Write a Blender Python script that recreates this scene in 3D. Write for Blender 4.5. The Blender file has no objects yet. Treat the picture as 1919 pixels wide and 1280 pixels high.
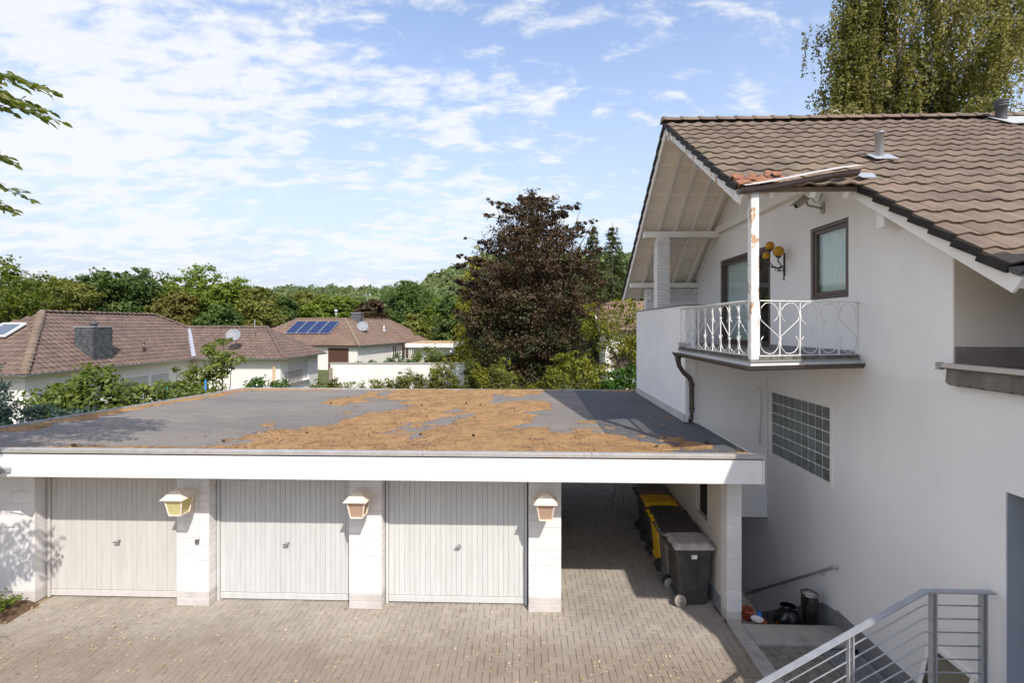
import bpy, math, random
import numpy as np
from mathutils import Vector, Matrix, noise as mnoise
R = math.radians
random.seed(7)
S = bpy.context.scene
COL = S.collection

# ------------------------------------------------------------------ camera, sky, sun, exposure
cam_data = bpy.data.cameras.new('camera')
cam = bpy.data.objects.new('camera', cam_data)
COL.objects.link(cam)
cam.location = (0, 0, 4.7)
cam.rotation_euler = (R(90), 0, R(1.8))
cam_data.sensor_width = 36.0
cam_data.lens = 36.0 * 900.0 / 1919.0
cam_data.shift_y = -30.0 / 1919.0
cam_data.clip_start = 0.05
cam_data.clip_end = 5000
S.camera = cam

SUN_H = (0.46, -1.0, 1.09)          # towards the sun
SUN_EL = math.atan2(1.09, math.hypot(0.46, 1.0))
SUN_AZ = math.atan2(0.46, -1.0)     # clockwise from +Y
world = bpy.data.worlds.new('World')
S.world = world
world.use_nodes = True
def build_world():
    nt = world.node_tree
    nt.nodes.clear()
    N, L = nt.nodes.new, nt.links.new
    out = N('ShaderNodeOutputWorld')
    bg = N('ShaderNodeBackground')
    bg.inputs['Strength'].default_value = 0.15
    sky = N('ShaderNodeTexSky')
    sky.sky_type = 'NISHITA'
    sky.sun_disc = False
    sky.sun_elevation = SUN_EL
    sky.sun_rotation = SUN_AZ
    sky.air_density = 1.0
    sky.dust_density = 0.6
    sky.ozone_density = 1.5
    tc = N('ShaderNodeTexCoord')
    sep = N('ShaderNodeSeparateXYZ')
    L(tc.outputs['Generated'], sep.inputs[0])
    def math_(op, a, b=None, clamp=False):
        n = N('ShaderNodeMath'); n.operation = op; n.use_clamp = clamp
        for i, v in enumerate((a, b)):
            if v is None: continue
            if isinstance(v, (int, float)): n.inputs[i].default_value = v
            else: L(v, n.inputs[i])
        return n.outputs[0]
    zc = math_('MAXIMUM', sep.outputs[2], 0.0)
    den = math_('ADD', zc, 0.24)
    px = math_('DIVIDE', sep.outputs[0], den)
    py = math_('DIVIDE', sep.outputs[1], den)
    comb = N('ShaderNodeCombineXYZ')
    L(px, comb.inputs[0]); L(py, comb.inputs[1])
    def noise_(scale, detail, rough, dist=0.0, off=(0, 0, 0), sc=(1, 1, 1)):
        mp = N('ShaderNodeMapping')
        mp.inputs['Location'].default_value = off
        mp.inputs['Scale'].default_value = sc
        mp.inputs['Rotation'].default_value = (0, 0, R(-28))
        L(comb.outputs[0], mp.inputs[0])
        n = N('ShaderNodeTexNoise')
        n.inputs['Scale'].default_value = scale
        n.inputs['Detail'].default_value = detail
        n.inputs['Roughness'].default_value = rough
        n.inputs['Distortion'].default_value = dist
        L(mp.outputs[0], n.inputs['Vector'])
        return n.outputs['Fac']
    big = noise_(1.7, 3, 0.5, 0.2, CLOUD_OFF, (0.7, 1.3, 1))
    puff = noise_(9.5, 6, 0.60, 0.3, (1.3, 8.2, 0), (0.75, 1.3, 1))
    # the cloud field thins out towards the east (right of the picture)
    mr = N('ShaderNodeMapRange')
    mr.inputs['From Min'].default_value = -0.55; mr.inputs['From Max'].default_value = 0.45
    mr.inputs['To Min'].default_value = 0.085; mr.inputs['To Max'].default_value = -0.03
    L(sep.outputs[0], mr.inputs['Value'])
    lowr = N('ShaderNodeMapRange')
    lowr.inputs['From Min'].default_value = 0.10; lowr.inputs['From Max'].default_value = 0.45
    lowr.inputs['To Min'].default_value = -0.02; lowr.inputs['To Max'].default_value = 0.0
    L(zc, lowr.inputs['Value'])
    d = math_('ADD', math_('MULTIPLY', big, 0.48), math_('MULTIPLY', puff, 0.54))
    d = math_('ADD', d, mr.outputs[0])
    d = math_('ADD', d, lowr.outputs[0])
    cr = N('ShaderNodeMapRange'); cr.interpolation_type = 'SMOOTHSTEP'
    cr.inputs['From Min'].default_value = 0.50; cr.inputs['From Max'].default_value = 0.64
    L(d, cr.inputs['Value'])
    # thin veil close to the horizon
    veiln = noise_(1.6, 5, 0.6, 0.5, (7.7, 2.2, 0), (0.35, 1.6, 1))
    vr = N('ShaderNodeMapRange'); vr.interpolation_type = 'SMOOTHSTEP'
    vr.inputs['From Min'].default_value = 0.34; vr.inputs['From Max'].default_value = 0.66
    L(math_('ADD', veiln, mr.outputs[0]), vr.inputs['Value'])
    hr = N('ShaderNodeMapRange')
    hr.inputs['From Min'].default_value = 0.06; hr.inputs['From Max'].default_value = 0.56
    hr.inputs['To Min'].default_value = 0.95; hr.inputs['To Max'].default_value = 0.08
    L(zc, hr.inputs['Value'])
    veil = math_('MULTIPLY', vr.outputs[0], hr.outputs[0])
    base = math_('POWER', hr.outputs[0], 1.15)
    veil = math_('MAXIMUM', veil, base)
    cov = math_('MULTIPLY', cr.outputs[0], 0.92)
    tint = N('ShaderNodeMix'); tint.data_type = 'RGBA'; tint.blend_type = 'MULTIPLY'
    tint.inputs[0].default_value = 1.0
    L(sky.outputs[0], tint.inputs[6]); tint.inputs[7].default_value = SKY_TINT
    hz = N('ShaderNodeMix'); hz.data_type = 'RGBA'
    L(veil, hz.inputs[0]); L(tint.outputs[2], hz.inputs[6]); hz.inputs[7].default_value = VEIL
    mix = N('ShaderNodeMix'); mix.data_type = 'RGBA'
    L(cov, mix.inputs[0])
    L(hz.outputs[2], mix.inputs[6])
    mix.inputs[7].default_value = CLOUD
    L(mix.outputs[2], bg.inputs['Color'])
    L(bg.outputs[0], out.inputs[0])
SKY_TINT = (1.08, 0.96, 0.93, 1)
VEIL = (1.92, 2.13, 2.56, 1)
CLOUD_OFF = (9.1, 4.4, 0)
CLOUD = (2.98, 3.05, 3.18, 1)
build_world()

sd = bpy.data.lights.new('sun', 'SUN')
sd.energy = 2.35
sd.angle = R(0.53)
sd.color = (1.0, 0.945, 0.86)
sun = bpy.data.objects.new('sun', sd)
COL.objects.link(sun)
sun.rotation_euler = (-Vector(SUN_H)).to_track_quat('-Z', 'Y').to_euler()
sun.location = Vector(SUN_H) * 20

S.view_settings.view_transform = 'Standard'
S.view_settings.look = 'None'
S.view_settings.gamma = 1.0
S.view_settings.exposure = 1.08
S.view_settings.use_curve_mapping = False
S.render.engine = 'CYCLES'
S.cycles.max_bounces = 8
S.cycles.transparent_max_bounces = 12

# ------------------------------------------------------------------ helpers
W = {}
def reg(o, M):
    W[o.name] = M
def link(name, me, parent=None, M=None, mats=None, **props):
    o = bpy.data.objects.new(name, me)
    COL.objects.link(o)
    M = M if M is not None else (W[parent.name] if False else Matrix.Identity(4))
    if parent is not None:
        o.parent = parent
        o.matrix_parent_inverse = W[parent.name].inverted()
    o.matrix_basis = M
    W[o.name] = M
    if mats is not None and me is not None and len(me.materials) == 0:
        for m in (mats if isinstance(mats, (list, tuple)) else [mats]):
            me.materials.append(m)
    for k, v in props.items():
        o[k] = v
    return o
def thing(name, label, cat, loc=(0, 0, 0), rz=0.0, group=None):
    M = Matrix.Translation(loc) @ Matrix.Rotation(rz, 4, 'Z')
    o = link(name, None, None, M)
    o.empty_display_size = 0.2
    o['label'] = label; o['category'] = cat
    if group: o['group'] = group
    return o
def tagged(o, label, cat, group=None, kind=None):
    o['label'] = label; o['category'] = cat
    if group: o['group'] = group
    if kind: o['kind'] = kind
    return o

class MB:
    """collects faces into one mesh"""
    def __init__(s): s.v = []; s.f = []; s.mi = []; s.cur = 0; s.sm = []; s.smooth = False
    def add(s, vs, fs):
        n = len(s.v); s.v += [tuple(p) for p in vs]
        for f in fs:
            s.f.append(tuple(i + n for i in f)); s.mi.append(s.cur); s.sm.append(s.smooth)
        return s
    def box(s, x0, x1, y0, y1, z0, z1, M=None):
        if x0 > x1: x0, x1 = x1, x0
        if y0 > y1: y0, y1 = y1, y0
        if z0 > z1: z0, z1 = z1, z0
        vs = [(x, y, z) for z in (z0, z1) for y in (y0, y1) for x in (x0, x1)]
        if M is not None: vs = [tuple(M @ Vector(p)) for p in vs]
        return s.add(vs, [(0, 2, 3, 1), (4, 5, 7, 6), (0, 1, 5, 4), (2, 6, 7, 3), (0, 4, 6, 2), (1, 3, 7, 5)])
    def cbox(s, x0, x1, y0, y1, z0, z1, c=0.004, M=None):
        """box with chamfered edges"""
        def ring(ix, iy, z): 
            return [(x0 + ix, y0 + iy + c, z), (x0 + ix + c, y0 + iy, z), (x1 - ix - c, y0 + iy, z), (x1 - ix, y0 + iy + c, z),
                    (x1 - ix, y1 - iy - c, z), (x1 - ix - c, y1 - iy, z), (x0 + ix + c, y1 - iy, z), (x0 + ix, y1 - iy - c, z)]
        vs = ring(c, c, z0) + ring(0, 0, z0 + c) + ring(0, 0, z1 - c) + ring(c, c, z1)
        fs = [tuple(range(7, -1, -1)), tuple(range(24, 32))]
        for r in range(3):
            for i in range(8):
                j = (i + 1) % 8
                fs.append((r * 8 + i, r * 8 + j, r * 8 + 8 + j, r * 8 + 8 + i))
        if M is not None: vs = [tuple(M @ Vector(p)) for p in vs]
        return s.add(vs, fs)
    def beam(s, p, q, w, h, up=(0, 0, 1)):
        """rectangular bar from p to q; w across, h along up"""
        p, q = Vector(p), Vector(q); d = (q - p).normalized()
        u = Vector(up); sd_ = d.cross(u)
        if sd_.length < 1e-6: sd_ = Vector((1, 0, 0))
        sd_.normalize(); u = sd_.cross(d).normalized()
        vs = [pt + sd_ * (a * w / 2) + u * (b * h / 2) for pt in (p, q) for a, b in ((-1, -1), (1, -1), (1, 1), (-1, 1))]
        return s.add(vs, [(3, 2, 1, 0), (4, 5, 6, 7), (0, 1, 5, 4), (1, 2, 6, 5), (2, 3, 7, 6), (3, 0, 4, 7)])
    def tube(s, pts, r, n=8, cap=True):
        pts = [Vector(p) for p in pts]
        rs = r if isinstance(r, (list, tuple)) else [r] * len(pts)
        vs = []; fs = []
        ref = Vector((0.013, 0.021, 1)).normalized()
        for i, p in enumerate(pts):
            d = (pts[min(i + 1, len(pts) - 1)] - pts[max(i - 1, 0)])
            d = d.normalized() if d.length > 1e-9 else Vector((0, 0, 1))
            rf = ref if abs(d.dot(ref)) < 0.95 else Vector((1, 0, 0))
            a = d.cross(rf).normalized(); b = d.cross(a).normalized()
            for k in range(n):
                t = 2 * math.pi * k / n
                vs.append(p + a * (math.cos(t) * rs[i]) + b * (math.sin(t) * rs[i]))
        for i in range(len(pts) - 1):
            for k in range(n):
                k2 = (k + 1) % n
                fs.append((i * n + k, i * n + k2, (i + 1) * n + k2, (i + 1) * n + k))
        if cap:
            fs.append(tuple(range(n - 1, -1, -1))); fs.append(tuple((len(pts) - 1) * n + k for k in range(n)))
        sm = s.smooth; s.smooth = True; s.add(vs, fs); s.smooth = sm
        return s
    def lathe(s, prof, n=20, M=None, cap=True):
        vs = []; fs = []
        for r, z in prof:
            for k in range(n):
                t = 2 * math.pi * k / n
                vs.append((r * math.cos(t), r * math.sin(t), z))
        for i in range(len(prof) - 1):
            for k in range(n):
                k2 = (k + 1) % n
                fs.append((i * n + k, i * n + k2, (i + 1) * n + k2, (i + 1) * n + k))
        if cap:
            fs.append(tuple(range(n - 1, -1, -1))); fs.append(tuple((len(prof) - 1) * n + k for k in range(n)))
        if M is not None: vs = [tuple(M @ Vector(p)) for p in vs]
        sm = s.smooth; s.smooth = True; s.add(vs, fs); s.smooth = sm
        return s
    def prism(s, poly, axis, a, b):
        """poly in the two other axes, extruded from a to b along axis"""
        def P(p, t):
            if axis == 'X': return (t, p[0], p[1])
            if axis == 'Y': return (p[0], t, p[1])
            return (p[0], p[1], t)
        n = len(poly)
        vs = [P(p, a) for p in poly] + [P(p, b) for p in poly]
        fs = [tuple(range(n - 1, -1, -1)), tuple(range(n, 2 * n))] + [(i, (i + 1) % n, n + (i + 1) % n, n + i) for i in range(n)]
        return s.add(vs, fs)
    def slab(s, pts, t):
        """thick polygon: pts (3D, planar) pushed by t along its normal"""
        pts = [Vector(p) for p in pts]
        nrm = (pts[1] - pts[0]).cross(pts[2] - pts[0]).normalized()
        n = len(pts)
        vs = pts + [p + nrm * t for p in pts]
        fs = [tuple(range(n - 1, -1, -1)), tuple(range(n, 2 * n))] + [(i, (i + 1) % n, n + (i + 1) % n, n + i) for i in range(n)]
        return s.add(vs, fs)
    def mesh(s, name='mesh', fix=True):
        me = bpy.data.meshes.new(name)
        me.from_pydata(s.v, [], s.f)
        if any(s.mi): me.polygons.foreach_set('material_index', s.mi)
        me.polygons.foreach_set('use_smooth', s.sm)
        me.update()
        if fix:
            import bmesh
            bm = bmesh.new(); bm.from_mesh(me)
            bmesh.ops.recalc_face_normals(bm, faces=bm.faces)
            bm.to_mesh(me); bm.free()
        return me
    def obj(s, name, mats, parent=None, M=None, bevel=0.0, **props):
        o = link(name, s.mesh(name), parent, M, mats, **props)
        if bevel:
            b = o.modifiers.new('bevel', 'BEVEL'); b.width = bevel; b.segments = 2; b.limit_method = 'ANGLE'
            b.angle_limit = R(40); b.use_clamp_overlap = True
        return o

def quads_mesh(name, V, nper=4, smooth=False):
    """V: (N, nper, 3) array, every row one polygon"""
    V = np.ascontiguousarray(V, dtype=np.float32)
    n = V.shape[0]
    me = bpy.data.meshes.new(name)
    me.vertices.add(n * nper); me.loops.add(n * nper); me.polygons.add(n)
    me.vertices.foreach_set('co', V.reshape(-1))
    me.loops.foreach_set('vertex_index', np.arange(n * nper, dtype=np.int32))
    me.polygons.foreach_set('loop_start', np.arange(0, n * nper, nper, dtype=np.int32))
    me.update(calc_edges=True)
    return me
def inst_mesh(name, proto, mats4):
    """join many transformed copies of a prototype mesh"""
    nv = len(proto.vertices); co = np.empty(nv * 3, dtype=np.float64); proto.vertices.foreach_get('co', co); co = co.reshape(-1, 3)
    nl = len(proto.loops); li = np.empty(nl, dtype=np.int32); proto.loops.foreach_get('vertex_index', li)
    npoly = len(proto.polygons)
    ls = np.empty(npoly, dtype=np.int32); proto.polygons.foreach_get('loop_start', ls)
    sm = np.empty(npoly, dtype=bool); proto.polygons.foreach_get('use_smooth', sm)
    k = len(mats4)
    A = np.array([[list(r) for r in m] for m in mats4]) if k else np.zeros((0, 4, 4))
    V = np.einsum('kij,nj->kni', A[:, :3, :3], co) + A[:, None, :3, 3]
    me = bpy.data.meshes.new(name)
    me.vertices.add(k * nv); me.loops.add(k * nl); me.polygons.add(k * npoly)
    me.vertices.foreach_set('co', V.astype(np.float32).reshape(-1))
    me.loops.foreach_set('vertex_index', (li[None, :] + (np.arange(k) * nv)[:, None]).astype(np.int32).reshape(-1))
    me.polygons.foreach_set('loop_start', (ls[None, :] + (np.arange(k) * nl)[:, None]).astype(np.int32).reshape(-1))
    me.polygons.foreach_set('use_smooth', np.tile(sm, k))
    me.update(calc_edges=True)
    return me

# ------------------------------------------------------------------ materials
def _nodes(name):
    m = bpy.data.materials.new(name); m.use_nodes = True
    nt = m.node_tree
    b = nt.nodes['Principled BSDF']
    return m, nt, b
def lin(c):
    return tuple(c) + (1,) if len(c) == 3 else tuple(c)
def mat(name, col, rough=0.8, var=None, scale=3.0, amt=0.5, bump=0.0, bscale=60.0, metal=0.0, spec=0.3,
        island=0.0, stretch=(1, 1, 1), detail=6.0, speck=None, edge=(0.42, 0.62), coat=0.0, var2=None, scale2=12.0, amt2=0.5, edge2=(0.5, 0.66)):
    """col blended with var by a noise mask, var2 by a second one; island = brightness change from piece to piece"""
    m, nt, b = _nodes(name)
    N, L = nt.nodes.new, nt.links.new
    geo = N('ShaderNodeNewGeometry')
    mp = N('ShaderNodeMapping'); mp.inputs['Scale'].default_value = stretch
    L(geo.outputs['Position'], mp.inputs[0])
    cur = None
    def setc(sock, c):
        sock.default_value = lin(c)
    def mixc(a, c, fac_socket):
        mx = N('ShaderNodeMix'); mx.data_type = 'RGBA'
        if isinstance(a, tuple): setc(mx.inputs[6], a)
        else: L(a, mx.inputs[6])
        setc(mx.inputs[7], c)
        L(fac_socket, mx.inputs[0])
        return mx.outputs[2]
    def mask(sc, det, lo, hi, amount):
        n = N('ShaderNodeTexNoise'); n.inputs['Scale'].default_value = sc; n.inputs['Detail'].default_value = det
        n.inputs['Roughness'].default_value = 0.62
        L(mp.outputs[0], n.inputs['Vector'])
        r = N('ShaderNodeMapRange'); r.inputs['From Min'].default_value = lo; r.inputs['From Max'].default_value = hi
        r.inputs['To Max'].default_value = amount
        L(n.outputs['Fac'], r.inputs['Value'])
        return r.outputs[0]
    cur = tuple(col)
    if var is not None: cur = mixc(cur, tuple(var), mask(scale, detail, edge[0], edge[1], amt))
    if var2 is not None: cur = mixc(cur, tuple(var2), mask(scale2, 8, edge2[0], edge2[1], amt2))
    if island:
        oi = N('ShaderNodeObjectInfo')
        ad = N('ShaderNodeMath'); ad.operation = 'ADD'
        L(oi.outputs['Random'], ad.inputs[0]); L(geo.outputs['Random Per Island'], ad.inputs[1])
        fr = N('ShaderNodeMath'); fr.operation = 'FRACT'; L(ad.outputs[0], fr.inputs[0])
        mr = N('ShaderNodeMapRange'); mr.inputs['To Min'].default_value = 1 - island; mr.inputs['To Max'].default_value = 1 + island
        L(fr.outputs[0], mr.inputs['Value'])
        hs = N('ShaderNodeHueSaturation')
        if isinstance(cur, tuple): setc(hs.inputs['Color'], cur)
        else: L(cur, hs.inputs['Color'])
        L(mr.outputs[0], hs.inputs['Value'])
        mh = N('ShaderNodeMapRange'); mh.inputs['To Min'].default_value = 0.5 - island * 0.04; mh.inputs['To Max'].default_value = 0.5 + island * 0.04
        f2 = N('ShaderNodeMath'); f2.operation = 'MULTIPLY'; f2.inputs[1].default_value = 7.31; L(fr.outputs[0], f2.inputs[0])
        f3 = N('ShaderNodeMath'); f3.operation = 'FRACT'; L(f2.outputs[0], f3.inputs[0])
        L(f3.outputs[0], mh.inputs['Value']); L(mh.outputs[0], hs.inputs['Hue'])
        cur = hs.outputs[0]
    if isinstance(cur, tuple): setc(b.inputs['Base Color'], cur)
    else: L(cur, b.inputs['Base Color'])
    b.inputs['Roughness'].default_value = rough
    b.inputs['Metallic'].default_value = metal
    b.inputs['Specular IOR Level'].default_value = spec
    b.inputs['Coat Weight'].default_value = coat
    if bump:
        n = N('ShaderNodeTexNoise'); n.inputs['Scale'].default_value = bscale; n.inputs['Detail'].default_value = 5
        L(mp.outputs[0], n.inputs['Vector'])
        bp = N('ShaderNodeBump'); bp.inputs['Strength'].default_value = min(1.0, bump); bp.inputs['Distance'].default_value = 0.02
        L(n.outputs['Fac'], bp.inputs['Height']); L(bp.outputs[0], b.inputs['Normal'])
    return m
def leaf_mat(name, cols, trans=0.35, rough=0.55, nscale=0.6, spec=0.25):
    """cols: dark to light leaf colours, chosen per leaf, with a slow drift through the crown"""
    m, nt, b = _nodes(name)
    N, L = nt.nodes.new, nt.links.new
    geo = N('ShaderNodeNewGeometry')
    n = N('ShaderNodeTexNoise'); n.inputs['Scale'].default_value = nscale; n.inputs['Detail'].default_value = 3
    L(geo.outputs['Position'], n.inputs['Vector'])
    mr = N('ShaderNodeMapRange'); mr.inputs['From Min'].default_value = 0.3; mr.inputs['From Max'].default_value = 0.7
    mr.inputs['To Min'].default_value = 0.0; mr.inputs['To Max'].default_value = 0.5
    L(n.outputs['Fac'], mr.inputs['Value'])
    ml = N('ShaderNodeMath'); ml.operation = 'MULTIPLY_ADD'; ml.inputs[1].default_value = 0.5
    L(geo.outputs['Random Per Island'], ml.inputs[0]); L(mr.outputs[0], ml.inputs[2])
    rp = N('ShaderNodeValToRGB')
    el = rp.color_ramp.elements
    if name in ('leaves_deep_green', 'leaves_bright_green', 'leaves_olive', 'leaves_rusty', 'needles_spruce', 'leaves_far_wood', 'leaves_laurel', 'leaves_golden_conifer', 'leaves_yellow_green'):
        cols = [tuple(v * 1.22 for v in c) for c in cols]
    el[0].position = 0.05; el[0].color = lin(cols[0]); el[1].position = 0.95; el[1].color = lin(cols[-1])
    for i, c in enumerate(cols[1:-1]):
        e = el.new(0.05 + 0.9 * (i + 1) / (len(cols) - 1)); e.color = lin(c)
    L(ml.outputs[0], rp.inputs[0])
    L(rp.outputs[0], b.inputs['Base Color'])
    b.inputs['Roughness'].default_value = rough
    b.inputs['Specular IOR Level'].default_value = spec
    tr = N('ShaderNodeBsdfTranslucent')
    hs = N('ShaderNodeHueSaturation'); hs.inputs['Saturation'].default_value = 1.15; hs.inputs['Value'].default_value = 1.25
    L(rp.outputs[0], hs.inputs['Color']); L(hs.outputs[0], tr.inputs[0])
    mx = N('ShaderNodeMixShader'); mx.inputs[0].default_value = trans
    L(b.outputs[0], mx.inputs[1]); L(tr.outputs[0], mx.inputs[2])
    L(mx.outputs[0], nt.nodes['Material Output'].inputs[0])
    return m
def glass_mat(name, tint=(0.8, 0.85, 0.85), boost=0.08, rough=0.01):
    m, nt, b = _nodes(name)
    N, L = nt.nodes.new, nt.links.new
    nt.nodes.remove(b)
    t = N('ShaderNodeBsdfTransparent'); t.inputs[0].default_value = lin(tint)
    g = N('ShaderNodeBsdfGlossy'); g.inputs['Roughness'].default_value = rough
    f = N('ShaderNodeLayerWeight'); f.inputs['Blend'].default_value = 0.5
    p = N('ShaderNodeMath'); p.operation = 'POWER'; p.inputs[1].default_value = 3.5; L(f.outputs['Facing'], p.inputs[0])
    a = N('ShaderNodeMath'); a.operation = 'MULTIPLY_ADD'; a.use_clamp = True; a.inputs[1].default_value = 0.7; a.inputs[2].default_value = boost
    L(p.outputs[0], a.inputs[0])
    mx = N('ShaderNodeMixShader'); L(a.outputs[0], mx.inputs[0]); L(t.outputs[0], mx.inputs[1]); L(g.outputs[0], mx.inputs[2])
    L(mx.outputs[0], nt.nodes['Material Output'].inputs[0])
    return m

M_PLASTER = mat('house_plaster', (0.83, 0.815, 0.80), 0.9, (0.75, 0.74, 0.73), 0.5, 0.45, bump=0.10, bscale=90)
M_PLASTER_STAIN = mat('weathered_plaster', (0.84, 0.83, 0.82), 0.9, (0.68, 0.68, 0.69), 0.8, 0.4, bump=0.12, bscale=80,
                      var2=(0.16, 0.16, 0.16), scale2=14, amt2=0.75, edge2=(0.63, 0.72))
M_WHITEWOOD = mat('white_painted_wood', (0.86, 0.83, 0.79), 0.6, (0.76, 0.71, 0.66), 2.2, 0.45, bump=0.05, bscale=40)
M_SOFFIT = mat('soffit_boards', (0.92, 0.86, 0.79), 0.65, (0.82, 0.75, 0.67), 1.2, 0.4, island=0.05)
M_PEEL = mat('peeling_white_paint', (0.80, 0.79, 0.77), 0.7, (0.62, 0.60, 0.57), 9, 0.5, bump=0.3, bscale=40,
             var2=(0.42, 0.24, 0.11), scale2=9, amt2=0.9, edge2=(0.55, 0.60), stretch=(1, 1, 0.5))
M_BRICKW = mat('white_painted_brick', (0.735, 0.715, 0.695), 0.8, (0.60, 0.58, 0.56), 2.0, 0.5, bump=0.18, bscale=45, island=0.03)
M_PLINTH = mat('grey_plinth_paint', (0.55, 0.51, 0.48), 0.85, (0.40, 0.38, 0.36), 4, 0.5, bump=0.2, bscale=50, island=0.04)
M_PLINTHD = mat('dark_grey_plinth', (0.25, 0.25, 0.26), 0.85, (0.17, 0.17, 0.18), 3, 0.5, bump=0.1)
M_FASCIA = mat('white_fascia_panel', (0.77, 0.765, 0.75), 0.45, (0.68, 0.67, 0.65), 2.2, 0.5, stretch=(2.5, 1, 0.25), var2=(0.55, 0.53, 0.50), scale2=5, amt2=0.4, edge2=(0.6, 0.75))
M_CAP = mat('aluminium_roof_cap', (0.46, 0.44, 0.42), 0.5, (0.34, 0.32, 0.30), 5, 0.5, metal=0.3, var2=(0.22, 0.19, 0.16), scale2=20, amt2=0.5, edge2=(0.6, 0.72))
M_DOORS = [mat('cream_garage_door', (0.55, 0.525, 0.495), 0.55, (0.48, 0.455, 0.425), 5, 0.55, stretch=(3, 1, 0.35), island=0.03, var2=(0.36, 0.33, 0.30), scale2=9, amt2=0.35, edge2=(0.6, 0.75)),
           mat('grey_white_garage_door', (0.545, 0.55, 0.54), 0.55, (0.48, 0.475, 0.46), 5, 0.55, stretch=(3, 1, 0.35), island=0.03, var2=(0.40, 0.39, 0.36), scale2=9, amt2=0.35, edge2=(0.6, 0.75)),
           mat('pale_garage_door', (0.575, 0.58, 0.565), 0.55, (0.51, 0.505, 0.485), 5, 0.55, stretch=(3, 1, 0.35), island=0.03, var2=(0.42, 0.40, 0.37), scale2=9, amt2=0.35, edge2=(0.6, 0.75))]
M_GAP = mat('dark_gap', (0.03, 0.03, 0.03), 0.9)
M_STEEL = mat('bare_steel', (0.35, 0.34, 0.33), 0.4, (0.2, 0.17, 0.14), 12, 0.5, metal=0.8)
M_TILE = mat('brown_concrete_tile', (0.188, 0.138, 0.102), 0.85, (0.132, 0.102, 0.080), 1.6, 0.6, bump=0.25, bscale=130, island=0.13,
             var2=(0.28, 0.225, 0.15), scale2=9, amt2=0.6, edge2=(0.55, 0.75))
M_TILE_LICHEN = mat('lichen_covered_tile', (0.20, 0.145, 0.105), 0.9, (0.11, 0.095, 0.075), 3.5, 0.7, bump=0.35, bscale=120, island=0.12,
             var2=(0.30, 0.25, 0.14), scale2=11, amt2=0.7, edge2=(0.52, 0.72))
M_TILE_RED = mat('broken_red_tile', (0.30, 0.125, 0.07), 0.9, (0.17, 0.10, 0.07), 8, 0.6, bump=0.4, bscale=80, island=0.15)
M_VERGE = mat('dark_verge', (0.022, 0.019, 0.018), 0.75, (0.05, 0.04, 0.035), 6, 0.5)
M_NTILE = mat('neighbour_roof_tile', (0.158, 0.108, 0.086), 0.85, (0.112, 0.082, 0.068), 0.7, 0.6, island=0.14, var2=(0.25, 0.20, 0.155), scale2=4, amt2=0.5, edge2=(0.52, 0.72))
M_NTILE2 = mat('far_roof_tile', (0.20, 0.135, 0.10), 0.85, (0.15, 0.10, 0.075), 0.5, 0.6, island=0.12)
M_HIPCAP = mat('lichen_hip_tile', (0.24, 0.18, 0.13), 0.9, (0.15, 0.11, 0.08), 6, 0.6, island=0.15)
M_GUTTER = mat('brown_gutter', (0.060, 0.042, 0.035), 0.4, (0.095, 0.075, 0.06), 6, 0.5, spec=0.5)
M_ZINC = mat('zinc_grey', (0.40, 0.41, 0.42), 0.45, (0.28, 0.28, 0.28), 7, 0.5, metal=0.5)
M_DARKZ = mat('dark_grey_pipe', (0.09, 0.09, 0.095), 0.5, (0.06, 0.06, 0.06), 8, 0.5)
M_FLASH = mat('brown_flashing', (0.24, 0.20, 0.175), 0.5, (0.19, 0.155, 0.135), 4, 0.5)
M_SLATE = mat('slate', (0.19, 0.165, 0.145), 0.6, (0.13, 0.12, 0.11), 9, 0.6, bump=0.3, bscale=70, island=0.28)
M_SLATED = mat('dark_slate_cladding', (0.080, 0.084, 0.09), 0.6, (0.05, 0.052, 0.055), 6, 0.6, island=0.32)
M_BROWNFR = mat('brown_window_frame', (0.105, 0.072, 0.062), 0.4, (0.14, 0.10, 0.088), 6, 0.4, spec=0.5)
M_CURTAIN = mat('net_curtain', (0.82, 0.84, 0.83), 0.9, (0.74, 0.77, 0.77), 4, 0.4, stretch=(1, 4, 0.2))
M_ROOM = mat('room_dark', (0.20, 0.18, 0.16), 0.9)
M_GLASS = glass_mat('window_glass', (0.90, 0.94, 0.93), 0.03)
M_GBLOCK = mat('glass_block', (0.115, 0.13, 0.12), 0.12, (0.21, 0.225, 0.21), 26, 0.7, bump=0.6, bscale=38, spec=0.7, island=0.25)
M_MORTAR = mat('white_mortar', (0.72, 0.72, 0.70), 0.9, (0.6, 0.6, 0.59), 5, 0.5)
M_RAILW = mat('white_wrought_iron', (0.76, 0.75, 0.73), 0.5, (0.6, 0.57, 0.53), 14, 0.4, var2=(0.30, 0.20, 0.13), scale2=30, amt2=0.6, edge2=(0.66, 0.74))
M_IRON = mat('dark_wrought_iron', (0.055, 0.047, 0.04), 0.6, (0.10, 0.07, 0.05), 20, 0.5)
M_GALV = mat('galvanised_steel', (0.38, 0.39, 0.41), 0.38, (0.30, 0.31, 0.335), 10, 0.6, metal=0.15, spec=0.5)
M_SLATEBLUE = mat('grey_blue_paint', (0.30, 0.33, 0.385), 0.5, (0.25, 0.28, 0.33), 3, 0.4)
M_CONC = mat('concrete_kerb', (0.40, 0.37, 0.335), 0.9, (0.27, 0.25, 0.23), 3, 0.6, bump=0.3, bscale=60, var2=(0.20, 0.11, 0.06), scale2=6, amt2=0.5, edge2=(0.62, 0.74))
M_CONCD = mat('mossy_old_concrete', (0.24, 0.22, 0.19), 0.95, (0.11, 0.10, 0.09), 9, 0.8, bump=0.5, bscale=70, var2=(0.34, 0.33, 0.30), scale2=45, amt2=0.6, edge2=(0.60, 0.68))
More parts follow.
